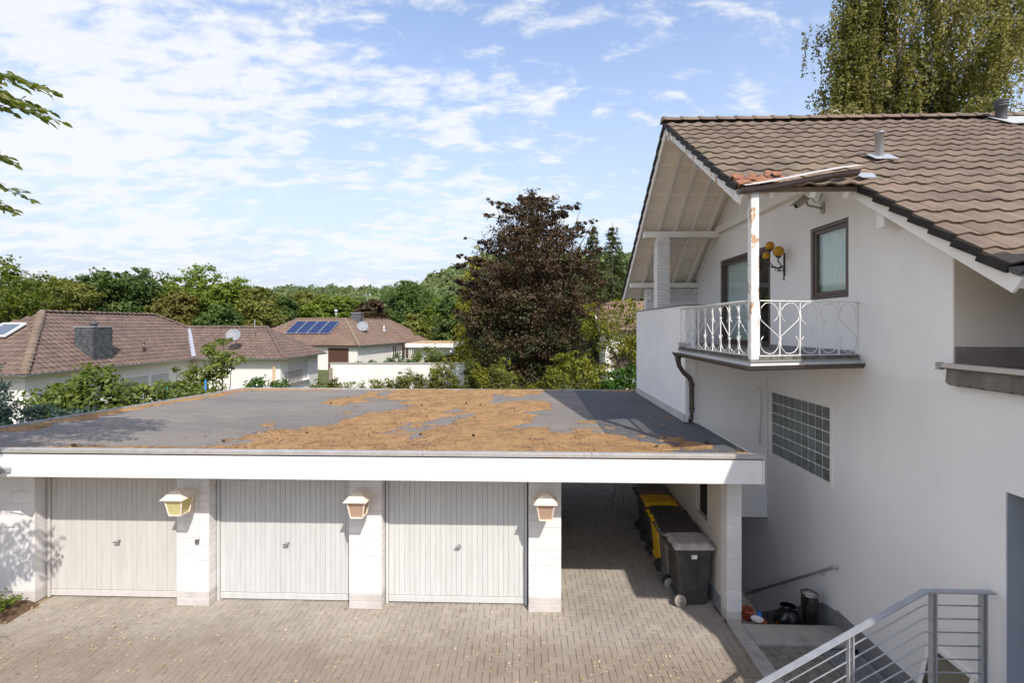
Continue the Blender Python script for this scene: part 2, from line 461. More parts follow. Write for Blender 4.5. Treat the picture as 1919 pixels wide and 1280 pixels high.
M_PAVER = mat('driveway_paver', (0.352, 0.312, 0.268), 0.92, (0.265, 0.232, 0.198), 0.7, 0.75, bump=0.35, bscale=140, island=0.065,
              var2=(0.47, 0.41, 0.34), scale2=22, amt2=0.5, edge2=(0.55, 0.72))
M_JOINT = mat('sandy_joint', (0.33, 0.27, 0.20), 0.95, (0.36, 0.25, 0.13), 2.5, 0.7, bump=0.5, bscale=150, var2=(0.10, 0.11, 0.04), scale2=5, amt2=0.5)
M_BITUMEN = mat('bitumen_roofing', (0.215, 0.192, 0.172), 0.92, (0.150, 0.140, 0.132), 0.55, 0.7, bump=0.35, bscale=220, var2=(0.27, 0.235, 0.20), scale2=3.5, amt2=0.5, stretch=(0.5, 1.6, 1))
M_BITUMEN_SHADE = mat('shaded_blue_grey_felt', (0.105, 0.108, 0.115), 0.9, (0.075, 0.078, 0.085), 1.2, 0.6, bump=0.35, bscale=220, var2=(0.15, 0.15, 0.155), scale2=6, amt2=0.5)  # blue-grey felt, with the house shade partly put into its dark colour
M_LITTER = mat('dry_needle_litter', (0.44, 0.265, 0.12), 0.95, (0.30, 0.17, 0.075), 3, 0.8, bump=0.9, bscale=120, var2=(0.20, 0.115, 0.06), scale2=34, amt2=0.85, edge2=(0.52, 0.64))
M_DEBRIS = mat('dry_leaf_debris', (0.30, 0.17, 0.085), 0.9, (0.18, 0.10, 0.06), 3, 0.6, island=0.5)
M_TWIG = mat('dry_twig', (0.30, 0.22, 0.15), 0.9, (0.16, 0.11, 0.08), 6, 0.6, island=0.4)
M_NWALL = mat('neighbour_white_wall', (0.74, 0.71, 0.66), 0.9, (0.66, 0.62, 0.56), 1.2, 0.5, bump=0.2, bscale=20)
M_NSHUT = mat('roller_shutter', (0.50, 0.48, 0.45), 0.6, (0.44, 0.42, 0.40), 3, 0.4, island=0.04)
M_SOLAR = mat('solar_panel', (0.012, 0.022, 0.085), 0.12, (0.02, 0.035, 0.12), 3, 0.5, spec=0.8)
M_ALU = mat('bright_aluminium', (0.62, 0.63, 0.64), 0.35, metal=0.6)
M_DISH = mat('dish_grey', (0.24, 0.255, 0.275), 0.5)
M_BLACKR = mat('black_roofing', (0.03, 0.032, 0.036), 0.6, (0.05, 0.05, 0.055), 2, 0.5)
M_WOODO = mat('tan_wood', (0.45, 0.30, 0.17), 0.8, (0.33, 0.21, 0.12), 4, 0.5)
M_BARKB = mat('beech_bark', (0.13, 0.11, 0.095), 0.9, (0.08, 0.07, 0.06), 3, 0.6, bump=0.4, bscale=12)
M_BIRCH = mat('birch_bark', (0.55, 0.50, 0.44), 0.85, (0.20, 0.14, 0.10), 1.6, 0.9, bump=0.3, bscale=10, edge=(0.45, 0.55))
M_BARK = mat('tree_bark', (0.11, 0.085, 0.065), 0.95, (0.06, 0.048, 0.04), 2, 0.6, bump=0.5, bscale=8)
M_GRASS = mat('grass_ground', (0.075, 0.095, 0.03), 0.95, (0.13, 0.115, 0.045), 0.15, 0.7, bump=0.6, bscale=6, var2=(0.05, 0.07, 0.022), scale2=0.9, amt2=0.6)
M_SOIL = mat('dry_soil', (0.14, 0.085, 0.05), 0.95, (0.08, 0.055, 0.035), 6, 0.6, bump=0.7, bscale=60)
def bin_mat(n, c, r=0.45):
    return mat(n, c, r, tuple(min(1, v * 1.6 + 0.015) for v in c), 7, 0.5, bump=0.05, bscale=90, spec=0.45, var2=tuple(v * 0.6 + 0.1 for v in c), scale2=24, amt2=0.4, edge2=(0.6, 0.72))
M_BINBLK = bin_mat('bin_black_plastic', (0.040, 0.038, 0.036))
M_BINGRY = bin_mat('bin_grey_plastic', (0.115, 0.105, 0.095))
M_LIDGRY = bin_mat('bin_grey_lid', (0.38, 0.355, 0.325), 0.5)
M_LIDBRN = bin_mat('bin_brown_grey_lid', (0.17, 0.135, 0.11), 0.5)
M_BINYEL = bin_mat('bin_yellow_plastic', (0.72, 0.42, 0.012), 0.42)
M_RUBBER = mat('rubber', (0.03, 0.03, 0.03), 0.8, (0.07, 0.065, 0.06), 14, 0.5)
M_HUB = mat('dusty_wheel', (0.36, 0.32, 0.27), 0.8, (0.22, 0.19, 0.16), 18, 0.6)
M_BAG = mat('black_plastic_bag', (0.008, 0.008, 0.009), 0.22, spec=0.6)
M_INOX = mat('stainless_steel', (0.32, 0.30, 0.28), 0.22, (0.22, 0.20, 0.18), 6, 0.5, metal=0.95)
M_TERRA = mat('terracotta', (0.42, 0.105, 0.045), 0.8, (0.30, 0.09, 0.045), 9, 0.5)
M_ORANGE = mat('orange_plastic', (0.70, 0.14, 0.025), 0.4)
M_BLUE = mat('blue_plastic', (0.03, 0.20, 0.62), 0.35)
M_WHITEP = mat('white_plastic', (0.75, 0.74, 0.71), 0.5)
M_CREAMP = mat('cream_enamel', (0.80, 0.72, 0.60), 0.45, (0.68, 0.55, 0.44), 14, 0.5, var2=(0.35, 0.22, 0.14), scale2=40, amt2=0.5, edge2=(0.64, 0.74))
def amber_mat(name, c, t=0.78):
    m, nt, b = _nodes(name)
    N, L = nt.nodes.new, nt.links.new
    b.inputs['Base Color'].default_value = lin(c); b.inputs['Roughness'].default_value = 0.15
    tl = N('ShaderNodeBsdfTranslucent'); tl.inputs[0].default_value = lin(c)
    tp = N('ShaderNodeBsdfTransparent'); tp.inputs[0].default_value = lin(tuple(min(1, v * 1.3) for v in c))
    m1 = N('ShaderNodeMixShader'); m1.inputs[0].default_value = 0.5; L(tl.outputs[0], m1.inputs[1]); L(tp.outputs[0], m1.inputs[2])
    m2 = N('ShaderNodeMixShader'); m2.inputs[0].default_value = t; L(b.outputs[0], m2.inputs[1]); L(m1.outputs[0], m2.inputs[2])
    L(m2.outputs[0], nt.nodes['Material Output'].inputs[0])
    return m
M_AMBERY = amber_mat('yellow_lantern_glass', (0.86, 0.80, 0.50), 0.62)
M_AMBERB = amber_mat('amber_lantern_glass', (0.74, 0.58, 0.46), 0.62)
M_GLOBE = amber_mat('amber_globe_glass', (0.62, 0.33, 0.02), 0.25)
# ------------------------------------------------------------------ ground, driveway
def smooth(t):
    t = max(0.0, min(1.0, t)); return t * t * (3 - 2 * t)
def ground_z(x, y):
    z = -0.04
    z += 31.0 * smooth((y - 150) / 300.0)
    z += 24.0 * smooth((y - 85) / 130.0) * smooth((x + 85) / 80.0) * (1 - 0.6 * smooth((y - 230) / 200.0))
    return z
def build_ground():
    xs = [-1500, -1000, -700, -500, -380, -300] + list(range(-250, 251, 14)) + [300, 380, 500, 700, 1000, 1500]
    ys = [-1500, -900, -500, -250, -120, -60, -30, -12] + list(range(20, 520, 14)) + [560, 640, 800, 1100, 1500]
    xs = sorted(set([x for x in xs if not (1 < x < 7)] + [3.40, 4.22, 4.80, 5.3, 2.0]))
    ys = sorted(set(ys + [0, 5.95, 7.12, 7.60, 11.2, 14.5]))
    vs = [(x, y, ground_z(x, y)) for y in ys for x in xs]
    nx = len(xs); fs = []
    for j in range(len(ys) - 1):
        for i in range(nx - 1):
            cx, cy = (xs[i] + xs[i + 1]) / 2, (ys[j] + ys[j + 1]) / 2
            if 3.4 < cx < 5.3 and 7.6 < cy < 11.2: continue      # cellar stairs
            if 4.22 < cx < 4.8 and 5.95 < cy < 7.12: continue    # light well
            fs.append((j * nx + i, j * nx + i + 1, (j + 1) * nx + i + 1, (j + 1) * nx + i))
    mb = MB(); mb.smooth = True; mb.add(vs, fs)
    return mb.obj('ground', M_GRASS, kind='structure')
build_ground()

def build_driveway():
    mb = MB(); mb.slab([(-14, -9, -0.03), (3.14, -9, -0.03), (3.14, 14.6, -0.03), (-14, 14.6, -0.03)], 0.012)
    drive = mb.obj('driveway', M_JOINT, kind='structure')
    pv = MB(); pv.cbox(-0.0975, 0.0975, -0.0475, 0.0475, -0.03, 0.0, 0.003)
    pm = pv.mesh('paver'); pm.materials.append(M_PAVER)
    rng = random.Random(3)
    spots = []
    s = 0.1
    for j in range(int(3.2 / s), int(14.3 / s)):
        for i in range(int(-10.5 / s), int(3.2 / s)):
            k = (i - j) % 4
            if k == 0: x, y, rot = (i + 1) * s, (j + 0.5) * s, 0.0
            elif k == 2: x, y, rot = (i + 0.5) * s, j * s, math.pi / 2
            else: continue
            if x > 3.10: continue
            if y > 8.17 and not (0.60 < x): continue
            if x < -8.15 and y > 7.35: continue
            z = rng.uniform(-0.0025, 0.0025) + 0.004 * math.sin(x * 1.3 + 0.7) * math.sin(y * 1.1)
            M = Matrix.Translation((x, y, z)) @ Matrix.Rotation(rot + rng.uniform(-0.02, 0.02), 4, 'Z') @ \
                Matrix.Rotation(rng.uniform(-0.012, 0.012), 4, 'X') @ Matrix.Rotation(rng.uniform(-0.012, 0.012), 4, 'Y')
            vis = (y > 6.25 and abs(x + 0.03 * y) < 1.06 * y)
            spots.append((0 if vis else 1, y, M))
    spots.sort(key=lambda t: (t[0], t[1]))
    for _, _, M in spots[:300]:
        link('paver', pm, drive, M)
    me = inst_mesh('paving_field', pm, [M for _, _, M in spots[300:]])
    link('paving_field', me, drive, None, M_PAVER, kind='stuff')
    # sand and weeds in the joints, dry grass blades and leaf crumbs
    rg = np.random.default_rng(5)
    n = 2600
    x = rg.uniform(-9.5, 3.0, n); y = 6.1 + 1.85 * rg.random(n) ** 1.0
    keep = (np.array([mnoise.noise((a * 0.9, b * 1.3, 4.0)) for a, b in zip(x, y)]) + rg.uniform(-0.25, 0.35, n)) > 0.05
    keep |= (x < -6.5) & (rg.random(n) < 0.8)
    x, y = x[keep], y[keep]; n = len(x)
    a = rg.uniform(0, 6.283, n); l = rg.uniform(0.008, 0.028, n); w = l * rg.uniform(0.3, 0.7, n)
    dx, dy = np.cos(a), np.sin(a)
    c = np.stack([x, y, np.full(n, 0.012)], 1)
    d = np.stack([dx * l, dy * l, rg.uniform(-0.004, 0.006, n)], 1); e = np.stack([-dy * w, dx * w, rg.uniform(-0.003, 0.006, n)], 1)
    V = np.stack([c - d, c - e, c + d, c + e], 1)
    link('leaf_crumbs', quads_mesh('leaf_crumbs', V), drive, None, mat('yellow_leaf_crumbs', (0.40, 0.29, 0.15), 0.9, (0.52, 0.45, 0.34), 9, 0.7, island=0.35), kind='stuff')
build_driveway()
def dirt_on_pavers():
    # darker, browner wear where cars turn, with a ragged edge
    nt = M_PAVER.node_tree; b = nt.nodes['Principled BSDF']; N, L = nt.nodes.new, nt.links.new
    src = b.inputs['Base Color'].links[0].from_socket
    geo = N('ShaderNodeNewGeometry'); sp = N('ShaderNodeSeparateXYZ'); L(geo.outputs['Position'], sp.inputs[0])
    nz = N('ShaderNodeTexNoise'); nz.inputs['Scale'].default_value = 1.3; nz.inputs['Detail'].default_value = 6; L(geo.outputs['Position'], nz.inputs['Vector'])
    ad = N('ShaderNodeMath'); ad.operation = 'MULTIPLY_ADD'; ad.inputs[1].default_value = -1.6; L(nz.outputs['Fac'], ad.inputs[0]); L(sp.outputs[1], ad.inputs[2])
    mr = N('ShaderNodeMapRange'); mr.inputs['From Min'].default_value = 5.9; mr.inputs['From Max'].default_value = 6.6; mr.inputs['To Min'].default_value = 0.75; mr.inputs['To Max'].default_value = 0.0
    L(ad.outputs[0], mr.inputs['Value'])
    mx = N('ShaderNodeMix'); mx.data_type = 'RGBA'; mx.blend_type = 'MULTIPLY'; mx.inputs[7].default_value = (0.72, 0.655, 0.585, 1)
    L(mr.outputs[0], mx.inputs[0]); L(src, mx.inputs[6]); L(mx.outputs[2], b.inputs['Base Color'])
dirt_on_pavers()

# ------------------------------------------------------------------ bricks
_bcache = {}
def brick_mesh(key, lx, ly, lz, m):
    k = (key, round(lx, 3), round(ly, 3), round(lz, 3))
    if k not in _bcache:
        mb = MB(); mb.cbox(-lx / 2, lx / 2, -ly / 2, ly / 2, -lz / 2, lz / 2, 0.006)
        me = mb.mesh('brick'); me.materials.append(m); _bcache[k] = me
    return _bcache[k]
def brick_pier(parent, x0, x1, y0, y1, z0, z1, course, nlow, rng, m=M_BRICKW, mlow=M_PLINTH, jit=0.004, maxlen=0.3):
    """a pier or wall strip made of single bricks round a mortar core"""
    core = MB(); core.box(x0 + 0.008, x1 - 0.008, y0 + 0.008, y1 - 0.002, z0, z1)
    pier = core.obj('pier', m, parent)
    nz = max(1, round((z1 - z0) / course)); h = (z1 - z0) / nz
    for k in range(nz):
        mm = mlow if k < nlow else m
        L_ = x1 - x0; n = max(1, round(L_ / maxlen))
        if n == 1: cuts = [x0, x1]
        else:
            st = L_ / n
            cuts = [x0] + [x0 + st * i for i in range(1, n)] + [x1] if k % 2 == 0 else [x0] + [x0 + st * (i + 0.5) for i in range(n)] + [x1]
        for a, b in zip(cuts[:-1], cuts[1:]):
            lx = round(b - a - 0.006, 3)
            me = brick_mesh(mm.name, lx, round(y1 - y0, 3), round(h - 0.009, 3), mm)
            M = Matrix.Translation(((a + b) / 2 + rng.uniform(-jit, jit) * 0.3, (y0 + y1) / 2 + rng.uniform(-jit, jit), z0 + (k + 0.5) * h)) @ \
                Matrix.Rotation(rng.uniform(-0.006, 0.006), 4, 'Z')
            link('brick', me, pier, M)
    return pier

# ------------------------------------------------------------------ garage with three doors and a carport
garage = thing('garage', 'flat-roofed white brick garage with three doors and an open carport bay', 'garage', (-2.6, 8, 0))
YP, YD = 7.86, 8.07
def build_garage():
    rng = random.Random(11)
    for x0, x1 in ((-5.87, -5.31), (-2.95, -2.40), (0.02, 0.56)):
        brick_pier(garage, x0, x1, YP, 8.32, 0.0, 2.52, 0.126, 2, rng, maxlen=0.56)
    brick_pier(garage, -11.2, -8.32, YP, 8.32, 0.0, 2.52, 0.21, 1, rng, maxlen=0.42)
    brick_pier(garage, 3.16, 3.395, 7.70, 7.95, 0.0, 2.52, 0.168, 1, rng, maxlen=0.4)
    # long walls behind the piers
    mb = MB(); mb.box(0.32, 0.552, 8.33, 14.0, -0.02, 2.52); mb.obj('side_wall', M_PLASTER, garage)
    mb = MB(); mb.box(-8.6, 0.31, 13.8, 14.0, -0.02, 2.52); mb.obj('back_wall', M_PLASTER, garage)
    mb = MB(); mb.box(-8.6, -8.35, 8.33, 13.79, -0.02, 2.52); mb.obj('side_wall', M_PLASTER, garage)
    m_cp = mat('rough_carport_plaster', (0.66, 0.60, 0.53), 0.95, (0.56, 0.50, 0.43), 2, 0.5, bump=0.9, bscale=55)
    # carport wall with a louvred opening in it
    mb = MB()
    for y0, y1, z0, z1 in ((7.955, 8.56, -0.02, 2.52), (9.13, 14.3, -0.02, 2.52), (8.56, 9.13, -0.02, 1.24), (8.56, 9.13, 2.15, 2.52)):
        mb.box(3.17, 3.38, y0, y1, z0, z1)
    mb.obj('carport_wall', m_cp, garage)
    mb = MB(); mb.box(3.145, 3.168, 7.96, 13.9, 0.0, 0.24); mb.obj('plinth_strip', M_PLINTHD, garage)
    mb = MB(); mb.box(3.25, 3.27, 8.56, 9.13, 1.24, 2.15); mb.obj('dark_opening', M_GAP, garage)
    # roof deck
    poly = [(-10.25, 7.16), (3.40, 7.16), (3.40, 9.66), (3.17, 9.66), (3.17, 14.38), (-8.66, 14.38)]
    mb = MB(); mb.prism(poly, 'Z', 2.53, 2.745); roof = mb.obj('roof', mat('carport_ceiling', (0.5, 0.45, 0.39), 0.9, (0.4, 0.35, 0.3), 2, 0.5), garage)
    # bitumen sheets, lapped
    def xleft(y): return -10.20 + (y - 7.16) / (14.38 - 7.16) * (10.20 - 8.62)
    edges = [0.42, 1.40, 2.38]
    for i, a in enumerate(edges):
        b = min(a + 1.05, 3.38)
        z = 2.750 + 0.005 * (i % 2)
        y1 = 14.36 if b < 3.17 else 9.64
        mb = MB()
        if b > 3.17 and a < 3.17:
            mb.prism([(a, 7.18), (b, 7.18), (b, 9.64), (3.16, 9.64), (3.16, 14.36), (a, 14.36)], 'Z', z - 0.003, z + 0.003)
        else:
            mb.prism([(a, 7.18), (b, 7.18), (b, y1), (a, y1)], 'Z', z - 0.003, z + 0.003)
        mb.obj('roofing_sheet', M_BITUMEN_SHADE if i else M_BITUMEN, roof)
    mb = MB(); mb.prism([(-10.18, 7.18), (0.50, 7.18), (0.50, 14.36), (xleft(14.36), 14.36)], 'Z', 2.746, 2.752)
    mb.obj('roofing_sheet', M_BITUMEN, roof)
    # edge trims
    mb = MB(); mb.beam((-10.24, 7.16, 2.775), (-8.66, 14.40, 2.775), 0.035, 0.05); mb.obj('roof_edge_trim', M_CAP, garage)
    mb = MB(); mb.box(-8.69, -4.7, 14.385, 14.43, 2.60, 2.80); mb.obj('roof_edge_trim', M_CAP, garage)
    mb = MB(); mb.box(-4.69, 3.15, 14.385, 14.42, 2.60, 2.785); mb.obj('roof_edge_trim', M_CAP, garage)
    # fascia in long panels with the metal cap above
    joints = [-10.6, -6.9, -2.9, 1.1, 3.42]
    for a, b in zip(joints[:-1], joints[1:]):
        mb = MB(); mb.box(a + 0.0015, b - 0.0015, 7.10, 7.155, 2.385, 2.735)
        mb.obj('fascia_board', M_FASCIA, garage, bevel=0.003)
    mb = MB(); mb.box(3.425, 3.455, 7.10, 9.6, 2.385, 2.735); mb.obj('fascia_board', M_FASCIA, garage, bevel=0.003)
    for a, b in zip([-10.6, -8.1, -5.0, -1.55, 0.95], [-8.1, -5.0, -1.55, 0.95, 3.47]):
        mb = MB(); mb.box(a + 0.002, b - 0.002, 7.072, 7.19, 2.756, 2.815); mb.obj('roof_cap', M_CAP, garage, bevel=0.006)
    mb = MB(); mb.box(-10.5, 3.42, 7.118, 7.158, 2.737, 2.755); mb.obj('fascia_shadow_strip', M_GAP, garage)  # black strip painted in for the shadow line below the cap
    # underside board behind the fascia
    mb = MB(); mb.box(-10.4, 3.40, 7.16, 7.80, 2.45, 2.525); mb.obj('soffit_panel', M_WHITEWOOD, garage)
build_garage()

def build_garage_door(x0, x1, m, label):
    z0, z1 = 0.015, 2.36
    door = MB(); door.box(x0 - 0.04, x1 + 0.04, YD + 0.03, YD + 0.06, z0, z1)
    d = door.obj('garage_door', m, garage, label=label)
    for a, b_ in ((x0 - 0.045, x0 - 0.004), (x1 + 0.004, x1 + 0.045)):
        fr = MB(); fr.cbox(a, b_, YD - 0.03, YD + 0.028, 0.0, z1, 0.003); fr.obj('door_frame', m, d)
    n = 26; wd = (x1 - x0) / n
    rng = random.Random(int(x0 * 100))
    b = MB(); b.cbox(-wd / 2 + 0.0012, wd / 2 - 0.0012, -0.012, 0.012, 0.13, z1, 0.003)
    bm = b.mesh('door_board'); bm.materials.append(m)
    for i in range(n):
        link('door_board', bm, d, Matrix.Translation((x0 + wd * (i + 0.5), YD + 0.014 + rng.uniform(-0.002, 0.002), 0)))
    r = MB(); r.cbox(x0, x1, YD - 0.006, YD + 0.028, 0.02, 0.122, 0.005); r.obj('bottom_rail', m, d)
    h = MB(); cx = (x0 + x1) / 2 + 0.05
    h.lathe([(0.0, 0.0), (0.022, 0.0), (0.022, 0.035), (0.012, 0.05), (0.0, 0.052)], 12, Matrix.Translation((cx, YD, 0.98)) @ Matrix.Rotation(R(90), 4, 'X'), cap=False)
    h.cbox(cx - 0.06, cx + 0.035, YD - 0.075, YD - 0.05, 0.968, 0.992, 0.006)
    h.obj('door_handle', M_STEEL, d)
build_garage_door(-8.24, -5.92, M_DOORS[0], 'cream beige garage door of vertical boards, leftmost of three')
build_garage_door(-5.25, -3.0, M_DOORS[1], 'grey white garage door of vertical boards, middle of three')
build_garage_door(-2.34, -0.045, M_DOORS[2], 'pale garage door of vertical boards beside the carport')

# ------------------------------------------------------------------ leaf litter on the garage roof
def litter_mask(x, y):
    left = -5.35 + 1.5 * smooth((y - 7.2) / 2.6) - 0.9 * smooth((y - 10.5) / 3.0)
    right = 0.75 + 2.2 * (1 - smooth((y - 7.3) / 3.2))
    e = min(x - left, right - x) / 0.9
    e = max(-1.5, min(1.0, e))
    n1 = mnoise.noise((x * 0.75 + 3.1, y * 0.75, 1.7)); n2 = mnoise.noise((x * 2.1, y * 2.1, 5.0)); n3 = mnoise.noise((x * 6.3, y * 6.3, 9.0)); n4 = mnoise.noise((x * 15, y * 15, 2.0))
    m = 0.55 * e + 1.1 * n1 + 0.5 * n2 + 0.22 * n3 + 0.12 * n4
    m += 0.30 * (1 - smooth((y - 7.2) / 2.5)) * (1 if e > -0.2 else 0)
    m -= 0.75 * math.exp(-(((x + 0.9) * 0.75 - (y - 12.0) * 0.62) / 0.40) ** 2) * smooth((y - 10.0) / 0.8)   # swept strip of bare felt
    m -= 0.30 * smooth((y - 11.6) / 2.0) - 0.35 * smooth((y - 13.4) / .6)
    m -= 0.55 * math.exp(-((x - 0.55) / 0.75) ** 2 - ((y - 9.6) / 0.9) ** 2) + 0.45 * math.exp(-((x - 1.6) / 0.6) ** 2 - ((y - 8.2) / 0.5) ** 2)
    # drift along the front edge and the left edge
    f = 1.0 - (y - 7.19) / 0.24 + 0.9 * n2 + 0.5 * n3
    xl = -10.20 + (y - 7.16) / 7.22 * 1.58
    g = 0.75 - (x - xl - 0.02) / 0.45 + 1.0 * n2 + 0.6 * n3
    gg = -0.1 - abs(y - 14.25) / 0.2 + 1.1 * n1 + 0.5 * n3
    return max(m - 0.10, min(f, 0.5), min(g, 0.35), gg)
def build_litter():
    rg = np.random.default_rng(8)
    st = 0.05
    xs = np.arange(-10.15, 3.35, st); ys = np.arange(7.195, 14.36, st)
    H = np.zeros((len(ys), len(xs)))
    for j, y in enumerate(ys):
        xl = -10.16 + (y - 7.16) / 7.22 * 1.58
        for i, x in enumerate(xs):
            if x < xl or (x > 3.13 and y > 9.6): H[j, i] = -1; continue
            H[j, i] = litter_mask(x, y)
    idx = -np.ones(H.shape, dtype=int); vs = []; fs = []
    def vid(j, i):
        if idx[j, i] < 0:
            idx[j, i] = len(vs)
            h = H[j, i]
            vs.append((xs[i] + rg.uniform(-0.015, 0.015), min(14.355, ys[j] + rg.uniform(-0.015, 0.015)), 2.7595 + (0.045 * math.tanh(h * 1.0) if h > 0 else max(-0.006, h * 0.1)) + (rg.uniform(0, 0.010) if h > 0.05 else 0)))
        return idx[j, i]
    for j in range(len(ys) - 1):
        for i in range(len(xs) - 1):
            if max(H[j, i], H[j + 1, i], H[j, i + 1], H[j + 1, i + 1]) > 0.0 and min(H[j, i], H[j + 1, i], H[j, i + 1], H[j + 1, i + 1]) > -0.9:
                fs.append((vid(j, i), vid(j, i + 1), vid(j + 1, i + 1), vid(j + 1, i)))
    mb = MB(); mb.smooth = True; mb.add(vs, fs)
    o = link('needle_litter', mb.mesh('needle_litter', fix=False), None, None, M_LITTER)
    tagged(o, 'orange brown drift of dry needles and seeds on the garage roof', 'litter', kind='stuff')
    # dry leaves and twigs lying in the drift
    P = []
    while len(P) < 21000:
        x = rg.uniform(-10.0, 3.3); y = 7.2 + 7.1 * rg.random() ** 1.3
        if x < -10.1 + (y - 7.16) / 7.22 * 1.58 or (x > 3.1 and y > 9.6): continue
        m = litter_mask(x, y)
        if (m > 0.0 and rg.random() < 0.45) or (m > -0.8 and rg.random() < 0.8 * (1 + m * 1.25) ** 2.5) or rg.random() < 0.006:
            P.append((x, y, 2.766 + (0.035 * math.tanh(m * 1.3) if m > 0 else 0)))
    P = np.array(P); n = len(P)
    a = rg.uniform(0, 6.283, n); l = rg.uniform(0.005, 0.012, n) + 0.022 * (rg.random(n) < .2) * rg.random(n); w = l * rg.uniform(0.25, 0.7, n)
    d = np.stack([np.cos(a) * l, np.sin(a) * l, rg.uniform(-0.2, 0.5, n) * l], 1); e = np.stack([-np.sin(a) * w, np.cos(a) * w, rg.uniform(0.0, 0.7, n) * w], 1)
    P[:, 2] += 0.004
    V = np.stack([P - d, P - e + [0, 0, 0.003], P + d, P + e], 1)
    o = link('dry_leaves', quads_mesh('dry_leaves', V), None, None, M_DEBRIS)
    tagged(o, 'small dry curled leaves scattered over the garage roof litter', 'leaves', kind='stuff')
    tb = MB()
    for k in range(420):
        x, y, z = P[rg.integers(0, n)]
        a = rg.uniform(0, 6.283); L_ = rg.uniform(0.06, 0.30)
        q = (x + math.cos(a) * L_, min(14.3, max(7.2, y + math.sin(a) * L_)), z + rg.uniform(0.0, 0.02))
        mid = ((x + q[0]) / 2 + rg.uniform(-.02, .02), (y + q[1]) / 2 + rg.uniform(-.02, .02), z + rg.uniform(0.004, 0.02))
        tb.tube([(x, y, z + 0.003), mid, q], rg.uniform(0.002, 0.005), 3, cap=False)
    o = tb.obj('fallen_twigs', M_TWIG)
    tagged(o, 'thin dry twigs strewn across the garage roof litter', 'twigs', kind='stuff')
    cb = MB()
    for k in range(14):
        x, y, z = P[rg.integers(0, n)]
        if y > 12: continue
        s = rg.uniform(0.02, 0.045)
        M = Matrix.Translation((x, y, z + s * 0.4)) @ Matrix.Rotation(rg.uniform(0, 6), 4, 'Z') @ Matrix.Rotation(R(75), 4, 'X')
        cb.lathe([(0.0, -s), (s * 0.5, -s * .7), (s * .62, 0), (s * .4, s * .7), (0.0, s)], 7, M, cap=False)
    o = cb.obj('fallen_cones', mat('dark_cone', (0.07, 0.04, 0.025), 0.9, bump=0.8, bscale=90))
    tagged(o, 'dark seed cones lying in the litter on the garage roof', 'cones', kind='stuff')
build_litter()

# ------------------------------------------------------------------ lanterns on the piers
def build_lantern(x, gm, label):
    t = thing('wall_lantern', label, 'lantern', (x, 7.56, 1.672), 0, 'lanterns on the garage piers')
    W[t.name] = W[t.name] @ Matrix.Diagonal((1, 1, 1.12, 1)); t.matrix_basis = W[t.name]; M = W[t.name]
    def fr(w0, w1, z0, z1, mb):
        vs = [(a * w0, b * w0, z0) for a, b in ((-1, -1), (1, -1), (1, 1), (-1, 1))] + [(a * w1, b * w1, z1) for a, b in ((-1, -1), (1, -1), (1, 1), (-1, 1))]
        mb.add(vs, [(3, 2, 1, 0), (4, 5, 6, 7)] + [(i, (i + 1) % 4, 4 + (i + 1) % 4, 4 + i) for i in range(4)])
    c = MB(); fr(0.185, 0.185, 0.232, 0.240, c); fr(0.184, 0.085, 0.241, 0.335, c); fr(0.085, 0.02, 0.3355, 0.355, c); c.obj('cap', M_CREAMP, t, M, bevel=0.003)
    f = MB()
    for a, b in ((-1, -1), (1, -1), (1, 1), (-1, 1)):
        f.beam((a * 0.095, b * 0.095, 0.0), (a * 0.137, b * 0.137, 0.231), 0.018, 0.018)
    for i, (a, b) in enumerate(((-1, -1), (1, -1), (1, 1), (-1, 1))):
        a2, b2 = ((-1, -1), (1, -1), (1, 1), (-1, 1))[(i + 1) % 4]
        f.beam((a * 0.095, b * 0.095, 0.001), (a2 * 0.095, b2 * 0.095, 0.001), 0.016, 0.016)
        f.beam((a * 0.136, b * 0.136, 0.222), (a2 * 0.136, b2 * 0.136, 0.222), 0.014, 0.014)
    f.obj('frame', M_CREAMP, t, M)
    for i, (a, b) in enumerate(((-1, -1), (1, -1), (1, 1), (-1, 1))):
        a2, b2 = ((-1, -1), (1, -1), (1, 1), (-1, 1))[(i + 1) % 4]
        g = MB(); p = [(a * 0.090, b * 0.090, 0.008), (a2 * 0.090, b2 * 0.090, 0.008), (a2 * 0.129, b2 * 0.129, 0.216), (a * 0.129, b * 0.129, 0.216)]
        g.slab(p, -0.003); g.obj('pane', gm, t, M)
    bl = MB(); bl.lathe([(0.0, 0.0), (0.02, 0.0), (0.02, 0.05), (0.0275, 0.085), (0.02, 0.12), (0.0, 0.13)], 12, cap=False); bl.obj('bulb', M_WHITEP, t, M)
    br = MB(); br.beam((0, 0.10, -0.01), (0, 0.27, -0.03), 0.02, 0.02); br.beam((0, 0.10, -0.008), (0, 0.27, 0.09), 0.016, 0.016)
    br.cbox(-0.035, 0.035, 0.268, 0.297, -0.09, 0.14, 0.004); br.obj('bracket', M_CREAMP, t, M)
build_lantern(-5.60, M_AMBERY, 'cream wall lantern with yellow glass on the pier nearest the left')
build_lantern(-2.68, M_AMBERB, 'cream wall lantern with amber glass on the middle pier between pale doors')
build_lantern(0.285, M_AMBERB, 'cream wall lantern with amber glass on the pier beside the carport')
